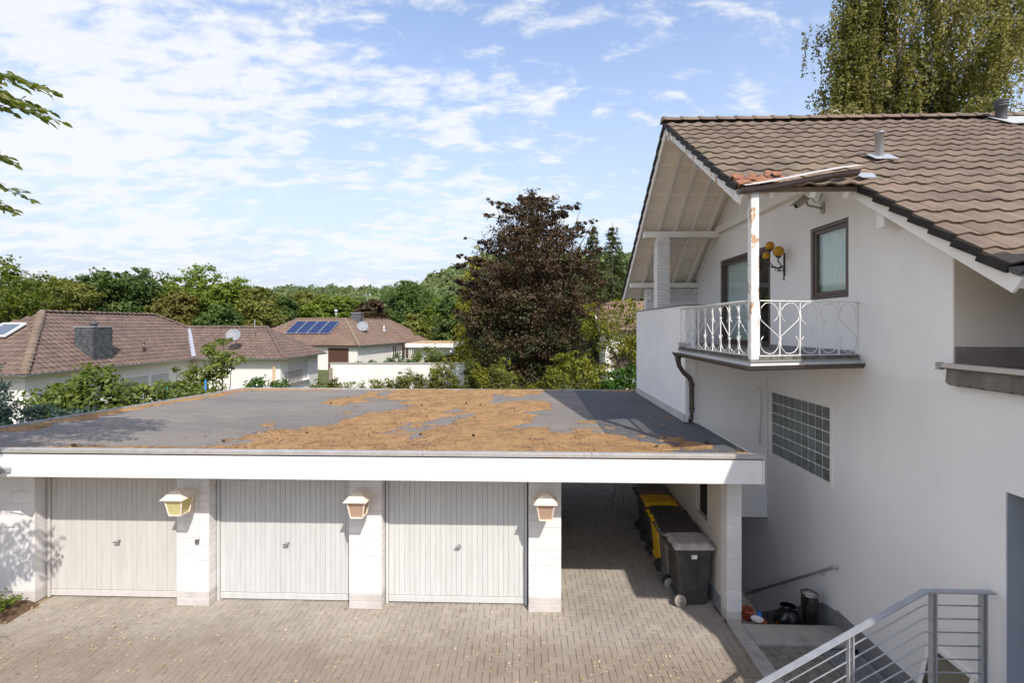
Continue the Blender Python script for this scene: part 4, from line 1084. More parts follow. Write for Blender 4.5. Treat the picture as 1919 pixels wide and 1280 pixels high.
def curtain(parent, x, y0, y1, z0, z1, amp=0.025, folds=14):
    mb = MB(); mb.smooth = True; n = folds * 6; vs = []
    for z in (z0, z1):
        for i in range(n + 1):
            y = y0 + (y1 - y0) * i / n
            vs.append((x + amp * math.sin(i / n * folds * 6.283) * (1.0 + 0.4 * math.sin(i * 0.7)), y, z))
    mb.add(vs, [(i, i + 1, n + 2 + i, n + 1 + i) for i in range(n)])
    return mb.obj('curtain', M_CURTAIN, parent)
def build_windows():
    def frame_window(y0, y1, z0, z1, fw, name, label):
        mb = MB(); x0, x1 = XW + 0.015, XW + 0.085
        for a, b, c, d in ((y0, y1, z0, z0 + fw), (y0, y1, z1 - fw, z1), (y0, y0 + fw, z0 + fw, z1 - fw), (y1 - fw, y1, z0 + fw, z1 - fw)): mb.box(x0, x1, a + 0.001, b - 0.001, c + 0.001, d - 0.001)
        w_ = mb.obj(name, M_BROWNFR, house, label=label, bevel=0.004)
        mb = MB(); f2 = 0.06; x0, x1 = XW + 0.032, XW + 0.10
        a0, a1, c0, c1 = y0 + fw, y1 - fw, z0 + fw, z1 - fw
        for a, b, c, d in ((a0, a1, c0, c0 + f2), (a0, a1, c1 - f2, c1), (a0, a0 + f2, c0 + f2, c1 - f2), (a1 - f2, a1, c0 + f2, c1 - f2)): mb.box(x0, x1, a + 0.002, b - 0.002, c + 0.002, d - 0.002)
        mb.obj('sash', M_BROWNFR, w_, bevel=0.004)
        mb = MB(); mb.box(XW + 0.058, XW + 0.064, a0 + f2 - 0.01, a1 - f2 + 0.01, c0 + f2 - 0.01, c1 - f2 + 0.01); mb.obj('pane', M_GLASS, w_)
        return w_
    w1 = frame_window(7.34, 8.29, 5.14, 6.32, 0.05, 'window', 'small brown framed window with white net curtain')
    curtain(w1, XW + 0.125, 7.40, 8.24, 5.18, 6.28, 0.012, 11)
    w2 = frame_window(9.66, 12.08, 4.25, 6.29, 0.06, 'balcony_door', 'wide brown framed glass sliding door to the balcony')
    mb = MB(); mb.cbox(XW + 0.03, XW + 0.1, 10.50, 10.60, 4.32, 6.22, 0.004); mb.obj('mullion', M_BROWNFR, w2)
    curtain(w2, XW + 0.17, 10.55, 12.06, 4.3, 6.25, 0.03, 12)
    mb = MB(); mb.box(XW - 0.03, XW + 0.014, 9.64, 12.10, 4.24, 4.262); mb.obj('threshold', M_ZINC, w2)
    # glass block panel
    gy0, gy1, gz0, gz1 = 7.76, 9.62, 2.18, 3.40
    mb = MB(); mb.box(XW + 0.018, XW + 0.09, gy0 - 0.005, gy1 + 0.005, gz0 - 0.005, gz1 + 0.005); gp = mb.obj('glass_block_window', M_MORTAR, house, label='panel of dark square glass blocks in the lower house wall')
    cy, cz = (gy1 - gy0 - 0.05) / 9, (gz1 - gz0 - 0.02) / 6
    b = MB(); b.cbox(-0.03, 0.03, -cy / 2 + 0.009, cy / 2 - 0.009, -cz / 2 + 0.009, cz / 2 - 0.009, 0.008)
    bm = b.mesh('glass_block'); bm.materials.append(M_GBLOCK)
    for j in range(6):
        for i in range(9):
            link('glass_block', bm, gp, Matrix.Translation((XW + 0.038, gy0 + 0.025 + (i + 0.5) * cy, gz0 + 0.01 + (j + 0.5) * cz)))
    mb = MB()
    for a, b_, c, d in ((gy0 - 0.055, gy1 + 0.055, gz0 - 0.05, gz0 - 0.005), (gy0 - 0.055, gy1 + 0.055, gz1 + 0.006, gz1 + 0.045), (gy0 - 0.055, gy0 - 0.006, gz0 - 0.004, gz1 + 0.005), (gy1 + 0.006, gy1 + 0.055, gz0 - 0.004, gz1 + 0.005)):
        mb.box(XW - 0.014, XW + 0.03, a, b_, c, d)
    mb.obj('frame', M_WHITEWOOD, gp)
build_windows()

def build_balcony():
    slab = MB(); slab.prism([(3.02, 6.58), (4.795, 7.10), (4.795, 9.735), (3.02, 9.69)], 'Z', 4.075, 4.205)
    bal = slab.obj('balcony', M_PLASTER, house, label='corner balcony slab with brown gutter and white iron railing')
    fl = MB(); fl.prism([(3.0, 6.55), (4.79, 7.07), (4.79, 9.73), (3.38, 9.73), (3.38, 13.74), (4.79, 13.74), (4.79, 13.745), (3.37, 13.745), (3.37, 9.685), (3.0, 9.685)], 'Z', 4.207, 4.225)
    fl = MB(); fl.prism([(3.0, 6.55), (4.79, 7.07), (4.79, 9.735), (3.0, 9.685)], 'Z', 4.207, 4.225); fl.obj('floor_tiling', mat('balcony_tile', (0.34, 0.32, 0.31), 0.7, (0.24, 0.23, 0.22), 5, 0.5), bal)
    fl = MB(); fl.box(3.365, 4.79, 9.745, 13.745, 4.092, 4.226); fl.obj('floor_tiling', bpy.data.materials['balcony_tile'], bal)
    M_EDGE = mat('mossy_edge_tile', (0.16, 0.15, 0.13), 0.9, (0.07, 0.07, 0.055), 20, 0.7, bump=0.5, bscale=80, island=0.2)
    rng = random.Random(4)
    def edge(p, q, n):
        p, q = Vector(p), Vector(q)
        for i in range(n):
            a = p.lerp(q, (i + 0.03) / n); b = p.lerp(q, (i + 0.97) / n)
            mb = MB(); mb.beam(a, b, 0.10, 0.05 + rng.uniform(0, 0.006)); mb.obj('edge_tile', M_EDGE, bal)
    edge((3.06, 9.66, 4.252), (3.06, 6.66, 4.252), 15); edge((3.12, 6.64, 4.252), (4.77, 7.12, 4.252), 9)
    mb = MB(); mb.box(3.02, 3.13, 9.30, 9.68, 4.285, 4.36); mb.obj('edge_flashing', M_ZINC, bal)
    mb = MB(); mb.beam((XW - 0.025, 7.2, 4.28), (XW - 0.025, 9.6, 4.28), 0.03, 0.10); mb.obj('skirting', M_PLINTHD, bal)
    gutter([(2.95, 9.66, 4.16), (2.95, 6.50, 4.15), (4.83, 7.045, 4.15)], 0.062, 'balcony_gutter', M_GUTTER, bal)
    mb = MB()
    for x, y in ((2.95, 8.9), (2.95, 8.2), (2.95, 7.5), (2.95, 6.9), (3.35, 6.617), (3.95, 6.79), (4.5, 6.95)):
        mb.lathe([(0.066, -0.012), (0.066, 0.012)], 14, Matrix.Translation((x, y, 4.152)) @ (Matrix.Rotation(R(90), 4, 'X') if x < 3 else Matrix.Rotation(R(16), 4, 'Z') @ Matrix.Rotation(R(90), 4, 'Y')), cap=False)
    # balcony post
    mb = MB(); mb.cbox(3.02, 3.128, 6.575, 6.683, 4.23, 6.56, 0.008); mb.obj('balcony_post', M_PEEL, house, label='square white post with peeling paint at the balcony corner')
    # downpipe
    dp = MB(); dp.tube([(2.97, 9.55, 4.11), (2.97, 9.55, 4.02), (3.0, 9.57, 3.90), (3.10, 9.60, 3.76), (3.22, 9.62, 3.66), (3.262, 9.63, 3.55), (3.265, 9.63, 3.2), (3.265, 9.63, 2.98), (3.25, 9.60, 2.88), (3.20, 9.53, 2.83)], [0.075, 0.05, 0.045, 0.045, 0.045, 0.045, 0.045, 0.045, 0.045, 0.045], 14)
    d = dp.obj('downpipe', M_GUTTER, house)
    for z in (3.52, 3.06):
        c = MB(); c.lathe([(0.050, -0.02), (0.056, -0.018), (0.056, 0.018), (0.050, 0.02)], 14, Matrix.Translation((3.265, 9.63, z)), cap=False); c.obj('pipe_collar', M_GUTTER, d)
    wp = MB(); wp.tube([(4.62, 9.735, 3.47), (4.62, 9.70, 3.44), (4.62, 9.70, 3.3), (4.62, 9.70, 2.35)], 0.02, 8); wp.obj('wall_pipe', M_WHITEWOOD, house)
    # wrought iron railing in two runs
    railing = MB(); railing.tube([(3.06, 9.70, 5.035), (3.06, 6.70, 5.035)], 0.018, 8); rl = railing.obj('balcony_railing', M_RAILW, house, label='white wrought iron balcony railing with heart scrolls')
    def run(p, q, n):
        p, q = Vector(p), Vector(q); st = (q - p) / n; s = st.length
        mb = MB(); mb.beam(p + Vector((0, 0, 0.79)), q + Vector((0, 0, 0.79)), 0.045, 0.014); mb.obj('top_rail', M_RAILW, rl)
        mb = MB(); mb.beam(p + Vector((0, 0, 0.035)), q + Vector((0, 0, 0.035)), 0.03, 0.012); mb.obj('bottom_rail', M_RAILW, rl)
        def at(u, z): return p + st * u + Vector((0, 0, z))
        for i in range(n + 1):
            mb = MB(); mb.beam(at(i, 0.04), at(i, 0.785), 0.014, 0.014, up=st); mb.obj('baluster', M_RAILW, rl)
        for i in range(n):
            A, B = (i, i + 1) if i % 2 == 0 else (i + 1, i)     # A: scrolls meet at the top, B: at the bottom
            sg = 1 if B > A else -1
            top = [at(A + sg * u, z) for u, z in ((0.03, 0.56), (0.04, 0.63), (0.12, 0.70), (0.30, 0.755), (0.52, 0.765), (0.74, 0.735), (0.90, 0.67), (0.93, 0.60), (0.84, 0.535), (0.70, 0.50))]
            mb = MB(); mb.tube(top, 0.006, 6); mb.obj('scroll', M_RAILW, rl)
            bot = [at(B - sg * u, z) for u, z in ((0.03, 0.27), (0.04, 0.20), (0.12, 0.125), (0.30, 0.068), (0.52, 0.06), (0.74, 0.085), (0.90, 0.14), (0.94, 0.20), (0.89, 0.26), (0.80, 0.30))]
            mb = MB(); mb.tube(bot, 0.006, 6); mb.obj('scroll', M_RAILW, rl)
            mb = MB(); mb.tube([at(A + sg * 0.03, 0.57), at(A + sg * 0.10, 0.52), at(B - sg * 0.10, 0.31), at(B - sg * 0.03, 0.26)], 0.006, 6); mb.obj('diagonal', M_RAILW, rl)
        for i in range(n + 1):
            mb = MB(); z = 0.57 if i % 2 == 0 else 0.26
            mb.beam(at(i, z - 0.014), at(i, z + 0.014), 0.03, 0.03, up=st); mb.obj('clip', M_RAILW, rl)
    run((3.06, 9.66, 4.25), (3.06, 6.72, 4.25), 9)
    run((3.16, 6.65, 4.25), (4.79, 7.12, 4.25), 5)
build_balcony()

def build_wall_fittings():
    # three-globe lamp
    t = thing('wall_lamp', 'wrought iron wall lamp with three amber globes between door and window', 'lamp', (XW, 9.10, 5.75))
    mb = MB(); mb.cbox(XW - 0.02, XW - 0.001, 9.085, 9.125, 5.62, 6.05, 0.004); mb.tube([(XW - 0.012, 9.105, 5.62), (XW - 0.03, 9.105, 5.58), (XW - 0.01, 9.105, 5.55)], 0.012, 6); mb.obj('back_plate', M_IRON, t)
    globes = ((XW - 0.30, 9.05, 6.18, 0.082), (XW - 0.20, 8.94, 6.06, 0.10), (XW - 0.34, 9.10, 6.00, 0.072))
    for gx, gy, gz, r in globes:
        mb = MB(); mb.smooth = True
        mb.lathe([(0.001, -r), (r * .45, -r * .9), (r * .8, -r * .6), (r, 0), (r * .82, r * .55), (r * .5, r * .86), (0.001, r * .98)], 18, Matrix.Translation((gx, gy, gz)), cap=False); mb.obj('globe', M_GLOBE, t)
        mb = MB(); mb.tube([(XW - 0.02, 9.105, 5.82), (XW - 0.10, 9.10, 5.76), (gx + 0.05, gy, 5.80), (gx - 0.01, gy, 5.88), (gx, gy, gz - r * 0.95)], 0.011, 7); mb.obj('arm', M_IRON, t)
        mb = MB(); mb.lathe([(0.012, -0.03), (0.04, -0.01), (0.05, 0.012), (0.045, 0.014)], 12, Matrix.Translation((gx, gy, gz - r)), cap=False); mb.obj('cup', M_IRON, t)
    mb = MB()
    for s_ in (-1, 1):
        mb.tube([(XW - 0.03, 9.105, 5.72)] + [(XW - 0.10 - 0.06 * math.cos(a) * (1 - a / 9), 9.105 + s_ * 0.05, 5.74 + 0.06 * math.sin(a) * (1 - a / 9)) for a in np.linspace(0, 5.5, 12)], 0.006, 6)
    mb.obj('scroll', M_IRON, t)
    # security camera
    t = thing('security_camera', 'grey security camera on a wall bracket under the roof edge', 'camera', (XW, 7.95, 6.78))
    M = Matrix.Translation((XW - 0.27, 8.02, 6.76)) @ Matrix.Rotation(R(8), 4, 'Z') @ Matrix.Rotation(R(-38), 4, 'Y')
    mb = MB(); mb.cbox(-0.17, 0.15, -0.05, 0.05, -0.045, 0.045, 0.012, M); mb.obj('housing', M_LIDGRY, t)
    mb = MB(); mb.cbox(-0.22, 0.16, -0.06, 0.06, 0.047, 0.058, 0.004, M); mb.obj('sun_shield', M_LIDGRY, t)
    mb = MB(); mb.lathe([(0.0, -0.002), (0.035, -0.002), (0.035, 0.006), (0.0, 0.006)], 14, M @ Matrix.Translation((-0.175, 0, 0)) @ Matrix.Rotation(R(90), 4, 'Y'), cap=False); mb.obj('lens', M_RUBBER, t)
    mb = MB(); mb.tube([tuple(M @ Vector((0.02, 0, -0.045))), (XW - 0.22, 7.98, 6.66), (XW - 0.02, 7.94, 6.60)], 0.018, 8); mb.cbox(XW - 0.022, XW - 0.001, 7.89, 7.99, 6.52, 6.70, 0.006); mb.obj('bracket', M_LIDGRY, t)
    mb = MB(); mb.tube([tuple(M @ Vector((0.14, 0, -0.02))), (XW - 0.10, 8.0, 6.72), (XW - 0.06, 7.97, 6.70), (XW - 0.005, 7.96, 6.85)], 0.006, 6); mb.obj('cable', M_RUBBER, t)
build_wall_fittings()

# ------------------------------------------------------------------ cellar stairs, kerbs, light well, entrance stairs
def build_lower():
    st = thing('cellar_stairs', 'concrete cellar steps going down beside the house wall', 'stairs', (4.1, 7.7, -0.1))
    for i in range(10):
        y = 7.60 + i * 0.28; z = -0.20 - i * 0.185
        mb = MB(); mb.cbox(3.82, 4.795, y + 0.001, y + 0.285, z - 0.4, z, 0.006); mb.obj('step', M_CONC, st)
    mb = MB(); mb.box(3.41, 3.815, 7.602, 9.2, -1.2, -0.06); mb.obj('ledge', M_CONC, st)
    mb = MB(); mb.box(3.405, 4.795, 10.42, 11.19, -2.4, -2.06); mb.obj('landing', M_CONC, st)
    mb = MB(); mb.box(3.405, 4.795, 11.0, 11.18, -2.05, 0.86); mb.obj('end_wall', M_PLINTHD, st)
    mb = MB(); mb.box(3.385, 3.403, 7.96, 11.18, -2.3, 0.86); mb.obj('side_lining', M_PLASTER, st)
    mb = MB(); mb.cbox(3.36, 4.795, 7.13, 7.599, -0.5, 0.045, 0.008); mb.obj('head_slab', M_CONC, st)
    mb = MB(); mb.tube([(4.735, 7.50, 0.975), (4.72, 7.56, 0.965), (4.72, 10.46, -1.06)], 0.021, 8); hr = mb.obj('handrail', M_GALV, st)
    mb = MB()
    for y in (7.9, 9.0, 10.1):
        z = 0.965 - (y - 7.56) * 2.025 / 2.9
        mb.tube([(4.72, y, z - 0.015), (4.74, y, z - 0.05), (4.798, y, z - 0.05)], 0.008, 6)
    mb.obj('rail_bracket', M_GALV, hr)
    kb = MB()
    kerb = thing('kerb', 'worn concrete kerb between the driveway and the lower strip', 'kerb', (3.25, 6, 0))
    for i, (a, b) in enumerate(((2.2, 3.2), (3.2, 4.2), (4.2, 5.2), (5.2, 6.2), (6.2, 7.12), (7.13, 7.69))):
        mb = MB(); mb.cbox(3.145, 3.352 if b < 7.12 or i == 4 else 3.352, a + 0.003, b - 0.003, -0.2, 0.055, 0.012); mb.obj('kerb_stone', M_CONC, kerb)
    mb = MB(); mb.prism([(3.36, 3.0), (4.205, 3.0), (4.205, 7.12), (3.36, 7.12)], 'Z', -0.25, 0.012); mb.obj('concrete_apron', M_CONCD, kind='structure')
    # grating over the light well
    lw = thing('light_well', 'metal grating over the light well along the house wall', 'grating', (4.5, 6.5, 0))
    mb = MB()
    for a, b, c, d in ((4.215, 4.80, 5.95, 5.97), (4.215, 4.80, 7.10, 7.12), (4.207, 4.225, 5.972, 7.098)): mb.box(a, b, c, d, -0.6, -0.002)
    mb.box(4.23, 4.79, 5.98, 7.09, -0.62, -0.6); mb.obj('shaft', M_GAP, lw)
    mb = MB()
    for i in range(40): y = 5.99 + i * 0.0278; mb.box(4.235, 4.66, y, y + 0.006, -0.018, 0.006)
    g = mb.obj('grating_bars', M_GALV, lw, kind='stuff')
    mb = MB()
    for i in range(14): x = 4.245 + i * 0.031; mb.box(x, x + 0.004, 5.985, 7.085, 0.0075, 0.013)
    mb.obj('cross_rods', M_GALV, lw, kind='stuff')
    mb = MB(); mb.box(4.228, 4.234, 5.975, 7.095, -0.02, 0.016); mb.box(4.661, 4.668, 5.975, 7.095, -0.02, 0.016); mb.obj('grating_frame', M_GALV, lw)
    # painted skirting on the wall
    mb = MB(); mb.box(XW - 0.010, XW - 0.001, 5.9, 7.6, -0.04, 0.29); mb.obj('wall_skirting', M_PLINTHD, house)
    mb = MB(); mb.prism([(7.601, -0.20), (7.601, 0.26), (7.95, 0.20), (10.4, -1.45), (10.4, -2.05)], 'X', XW - 0.010, XW - 0.001); mb.obj('wall_skirting', M_PLINTHD, house)
    # glazed lean-to cover over the cellar window
    cv = thing('cellar_window_cover', 'white framed sloping glass cover against the house wall behind the railing', 'window cover', (4.7, 5.5, 0.1))
    mb = MB()
    mb.beam((4.785, 5.86, 0.92), (4.785, 4.75, 0.92), 0.03, 0.05); mb.beam((4.60, 5.86, 0.10), (4.60, 4.75, 0.10), 0.03, 0.05)
    for y in (5.86, 5.30, 4.76): mb.beam((4.60, y, 0.12), (4.785, y, 0.90), 0.05, 0.03, up=(1, 0, -0.2))
    mb.obj('frame', M_WHITEWOOD, cv)
    mb = MB(); mb.slab([(4.602, 5.84, 0.12), (4.602, 4.78, 0.12), (4.782, 4.78, 0.90), (4.782, 5.84, 0.90)], 0.005); mb.obj('pane', glass_mat('dirty_glass', (0.55, 0.57, 0.55), 0.12, 0.08), cv)
    mb = MB(); mb.prism([(4.61, 0.10), (4.79, 0.10), (4.79, 0.90)], 'Y', 5.862, 5.874); mb.obj('side_panel', M_ZINC, cv)
    # entrance stairs with a steel balustrade
    es = thing('entrance_stairs', 'concrete entrance steps with landing below the grey door', 'stairs', (3.6, 4.4, 0))
    mb = MB(); mb.cbox(4.06, 4.795, 3.9, 5.0, 0.0, 0.96, 0.008); mb.obj('landing', M_CONC, es)
    for i in range(5):
        mb = MB(); x1 = 4.058 - i * 0.29; mb.cbox(x1 - 0.29, x1, 3.9, 5.0, 0.0 if i else 0.0, 0.80 - i * 0.16, 0.008); mb.obj('step', M_CONC, es)
    def balustrade(y, label, xr):
        t = thing('stair_railing', label, 'railing', (4.0, y, 0.9), 0, 'steel railings of the entrance stairs')
        xs0 = 1.9
        def zt(x): return 1.97 if x >= 4.08 else 1.97 - 0.60 * (4.08 - x)
        mb = MB()
        mb.beam((4.085, y, 1.97), (xr, y, 1.97), 0.07, 0.016); mb.beam((xs0, y, zt(xs0)), (4.085, y, 1.9705), 0.07, 0.016); mb.obj('handrail', M_GALV, t)
        for x in ([4.16, 4.66] if xr > 4.7 else [4.16]) + [3.33, 2.45]:
            for s_ in (-0.022, 0.022):
                mb = MB(); zb = 0.965 if x > 4.06 else max(0.02, 0.96 - 0.16 * (math.floor((4.058 - x) / 0.29) + 1)) + 0.002
                mb.box(x - 0.006 + s_, x + 0.006 + s_, y - 0.025, y + 0.025, zb if y < 4.9 else zb - 0.5 if zb > 0.5 else 0.015, zt(x) - 0.009); mb.obj('post_plate', M_GALV, t)
        for k in range(1, 7):
            mb = MB(); dz = 0.138 * k
            mb.tube([(xs0, y, zt(xs0) - dz), (4.02, y, zt(4.02) - dz), (4.08, y, 1.965 - dz), (xr - 0.1, y, 1.965 - dz)], 0.0075, 8); mb.obj('rail_bar', M_GALV, t)
    balustrade(5.06, 'grey steel stair railing in front of the house wall', 4.76)
    balustrade(3.86, 'near steel stair railing cut by the lower right picture corner', 4.40)
build_lower()
# ------------------------------------------------------------------ wheelie bins in the carport
_bin = {}
def bin_meshes():
    if _bin: return _bin
    # local frame: +x is the hinge/wheel side, y across, z up; body tapers downwards
    def ring(x0, x1, hy, z, r=0.05, n=3):
        pts = []
        for cx, cy, a0 in ((x1 - r, hy - r, 0), (x0 + r, hy - r, 90), (x0 + r, -hy + r, 180), (x1 - r, -hy + r, 270)):
            for i in range(n + 1):
                a = R(a0 + 90 * i / n); pts.append((cx + r * math.cos(a), cy + r * math.sin(a), z))
        return pts
    def loft(rings, mb, cap0=True, cap1=True):
        n = len(rings[0]); vs = [p for r_ in rings for p in r_]
        fs = [(k * n + i, k * n + (i + 1) % n, (k + 1) * n + (i + 1) % n, (k + 1) * n + i) for k in range(len(rings) - 1) for i in range(n)]
        if cap0: fs.append(tuple(range(n - 1, -1, -1)))
        if cap1: fs.append(tuple((len(rings) - 1) * n + i for i in range(n)))
        mb.add(vs, fs)
    b = MB(); b.smooth = False
    loft([ring(-0.24, 0.20, 0.225, 0.03, 0.04), ring(-0.25, 0.215, 0.235, 0.06, 0.05), ring(-0.30, 0.27, 0.265, 0.80, 0.05), ring(-0.315, 0.29, 0.27, 0.90, 0.05), ring(-0.345, 0.315, 0.288, 0.905, 0.05), ring(-0.345, 0.315, 0.288, 0.955, 0.05)], b)
    # ribs on both sides
    for s_ in (-1, 1):
        b.prism([(-0.05, 0.25), (0.10, 0.25), (0.12, 0.78), (-0.07, 0.78)], 'Y', s_ * 0.245, s_ * 0.262)
    # axle housing
    b.cbox(0.12, 0.245, -0.20, 0.20, 0.07, 0.17, 0.02)
    _bin['body'] = b
    l = MB()
    loft([ring(-0.360, 0.325, 0.298, 0.958, 0.05), ring(-0.362, 0.327, 0.30, 0.985, 0.05), ring(-0.33, 0.30, 0.275, 1.005, 0.05), ring(-0.26, 0.27, 0.235, 1.030, 0.05), ring(-0.22, 0.25, 0.21, 1.034, 0.05)], l)
    l.cbox(-0.06, 0.12, -0.20, -0.13, 1.0335, 1.046, 0.005)
    l.cbox(-0.385, -0.30, -0.06, 0.06, 0.985, 1.008, 0.008)
    _bin['lid'] = l
    h = MB(); h.tube([(0.30, -0.24, 0.93), (0.37, -0.24, 0.945), (0.37, 0.24, 0.945), (0.30, 0.24, 0.93)], 0.014, 8); 
    for y in (-0.13, 0.13): h.cbox(0.29, 0.365, y - 0.03, y + 0.03, 0.945, 0.99, 0.008)
    _bin['handle'] = h
    for k, s_ in (('w0', -1), ('w1', 1)):
        w = MB(); M = Matrix.Translation((0.225, s_ * 0.262, 0.10)) @ Matrix.Rotation(R(90), 4, 'X')
        w.lathe([(0.06, -0.024), (0.092, -0.024), (0.10, -0.016), (0.10, 0.016), (0.092, 0.024), (0.06, 0.024), (0.06, -0.024)], 22, M, cap=False)
        _bin[k] = w
        hb = MB(); hb.lathe([(0.0, -0.018), (0.062, -0.018), (0.062, 0.018), (0.0, 0.018)], 22, M, cap=False)
        for a in range(6):
            hb.cbox(0.024, 0.052, -0.005, 0.005, -0.022, 0.022, 0.002, M @ Matrix.Rotation(R(60 * a), 4, 'Z'))
        _bin[k + 'h'] = hb
    ax = MB(); ax.tube([(0.225, -0.25, 0.10), (0.225, 0.25, 0.10)], 0.012, 8); _bin['axle'] = ax
    return _bin
def build_bin(x, y, rz, mb_, ml, label, dusty=False, sticker=False, sc=1.0):
    t = thing('wheelie_bin', label, 'bin', (x, y, 0.004), rz, 'wheelie bins along the carport wall')
    W[t.name] = W[t.name] @ Matrix.Scale(sc, 4); t.matrix_basis = W[t.name]
    M = W[t.name]; B = bin_meshes()
    B['body'].obj('body', mb_, t, M, bevel=0.006); B['lid'].obj('lid', ml, t, M, bevel=0.005); B['handle'].obj('handle', mb_, t, M)
    B['axle'].obj('axle', M_STEEL, t, M)
    for k in ('w0', 'w1'):
        w = B[k].obj('wheel', M_HUB if dusty else M_RUBBER, t, M); B[k + 'h'].obj('hub', M_HUB if dusty else M_RUBBER, w, M)
    if sticker:
        s = MB(); s.cbox(-0.06, 0.05, 0.2835, 0.2865, 0.80, 0.885, 0.001); s.box(-0.045, -0.025, 0.2866, 0.2872, 0.85, 0.872)
        lb = MB(); lb.cbox(-0.015, 0.075, 0.289, 0.2915, 0.912, 0.948, 0.001)
        o = MB(); o.prism([(-0.05, 0.80), (0.04, 0.80), (0.044, 0.868), (-0.054, 0.868)], 'Y', 0.272, 0.276); o.obj('sticker', M_WHITEP, t, M)
        o = MB(); o.prism([(0.012, 0.845), (0.030, 0.845), (0.030, 0.862), (0.012, 0.862)], 'Y', 0.2762, 0.2768); o.obj('sticker_mark', M_TERRA, t, M)
PI = math.pi
build_bin(2.77, 8.36, PI + 0.03, M_BINBLK, M_LIDGRY, 'black wheelie bin with pale grey lid, nearest in the row', True, True)
build_bin(2.76, 8.99, PI - 0.02, M_BINGRY, M_BINBLK, 'grey wheelie bin with black lid, second from the front')
build_bin(2.78, 9.62, PI + 0.02, M_BINYEL, M_BINBLK, 'yellow wheelie bin with black lid in the middle of the row')
build_bin(2.77, 10.26, PI - 0.03, M_BINBLK, M_BINYEL, 'black wheelie bin with yellow lid')
build_bin(2.80, 10.92, PI, M_BINBLK, M_LIDBRN, 'dark wheelie bin with brownish lid, farthest in the row')

